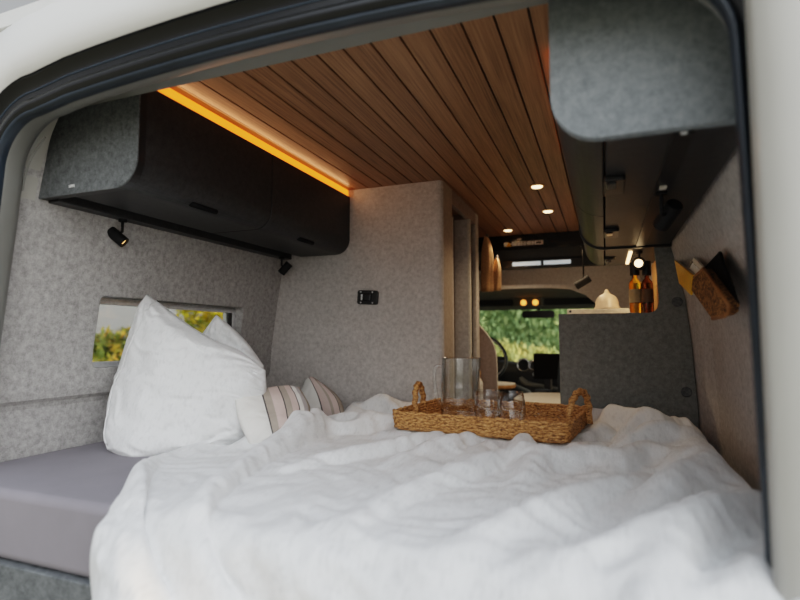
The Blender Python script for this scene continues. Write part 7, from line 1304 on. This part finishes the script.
# ------------------------------------------------------------------ light
w = bpy.data.worlds.new('sky'); bpy.context.scene.world = w; w.use_nodes = True
nt = w.node_tree; bg = nt.nodes['Background']
tc = nt.nodes.new('ShaderNodeTexCoord'); sp_ = nt.nodes.new('ShaderNodeSeparateXYZ'); link(nt, tc.outputs['Generated'], sp_.inputs[0])
cr = ramp(nt, sp_.outputs[2], [(.0, (.66, .63, .60)), (.12, (.76, .75, .73)), (1.0, (.56, .63, .72))])
dp = nt.nodes.new('ShaderNodeVectorMath'); dp.operation = 'DOT_PRODUCT'; link(nt, tc.outputs['Generated'], dp.inputs[0]); dp.inputs[1].default_value = V((.75, -.45, .62)).normalized()
mr_ = nt.nodes.new('ShaderNodeMapRange'); link(nt, dp.outputs['Value'], mr_.inputs[0]); mr_.inputs['From Min'].default_value = .2; mr_.inputs['To Min'].default_value = .45; mr_.inputs['To Max'].default_value = 3.4
link(nt, mr_.outputs[0], bg.inputs[1]); link(nt, cr, bg.inputs[0])

def light(name, kind, loc, energy, col, **k):
    L = bpy.data.lights.new(name, kind); L.energy = energy; L.color = col
    o = bpy.data.objects.new(name, L); C.objects.link(o); o.location = V(loc) + V((0, 0, ZO))
    for a, b9 in k.items():
        if a == 'to': o.rotation_euler = (V(b9)-V(loc)).to_track_quat('-Z', 'Y').to_euler()
        else: setattr(L, a, b9)
    return o
light('sun', 'SUN', (5, 0, 3), 3.2, (1.0, .72, .42), angle=math.radians(3), to=(-5, -.3, -.2))
light('downlight_near', 'SPOT', (-.281, 2.50, .70), 8, (1, .72, .45), spot_size=2.2, spot_blend=.8, shadow_soft_size=.02, to=(-.281, 2.5, -1))
light('downlight_mid', 'SPOT', (-.282, 3.02, .70), 9, (1, .72, .45), spot_size=2.2, spot_blend=.8, shadow_soft_size=.02, to=(-.282, 3.02, -1))
light('downlight_far', 'SPOT', (-.582, 3.467, .70), 9, (1, .72, .45), spot_size=2.2, spot_blend=.8, shadow_soft_size=.02, to=(-.582, 3.467, -1))
light('cove_light', 'AREA', (-1.125, 1.63, .700), .32, (1, .55, .28), shape='RECTANGLE', size=1.15, size_y=.02, to=(-.3, 1.63, .62))
light('counter_spot', 'SPOT', (.12, 2.44, .29), 1.5, (1, .7, .4), spot_size=1.6, spot_blend=.6, shadow_soft_size=.02, to=(.15, 3.2, .1))

# ------------------------------------------------------------------ camera
cam = bpy.data.cameras.new('camera'); co = bpy.data.objects.new('camera', cam); C.objects.link(co)
co.location = (0, 0, ZO); co.rotation_euler = (math.radians(90+4.14), 0, math.radians(21.3))
cam.sensor_width = 36; cam.lens = 525/800*36; cam.clip_start = .02; cam.clip_end = 200
cam.dof.use_dof = True; cam.dof.focus_distance = 1.9; cam.dof.aperture_fstop = 1.8
S = bpy.context.scene; S.camera = co
S.view_settings.view_transform = 'Filmic'; S.view_settings.look = 'Medium High Contrast'; S.view_settings.exposure = .52
S.cycles.use_denoising = True
S.cycles.max_bounces = 10; S.cycles.transmission_bounces = 10; S.cycles.transparent_max_bounces = 32
S.cycles.sample_clamp_indirect = 4
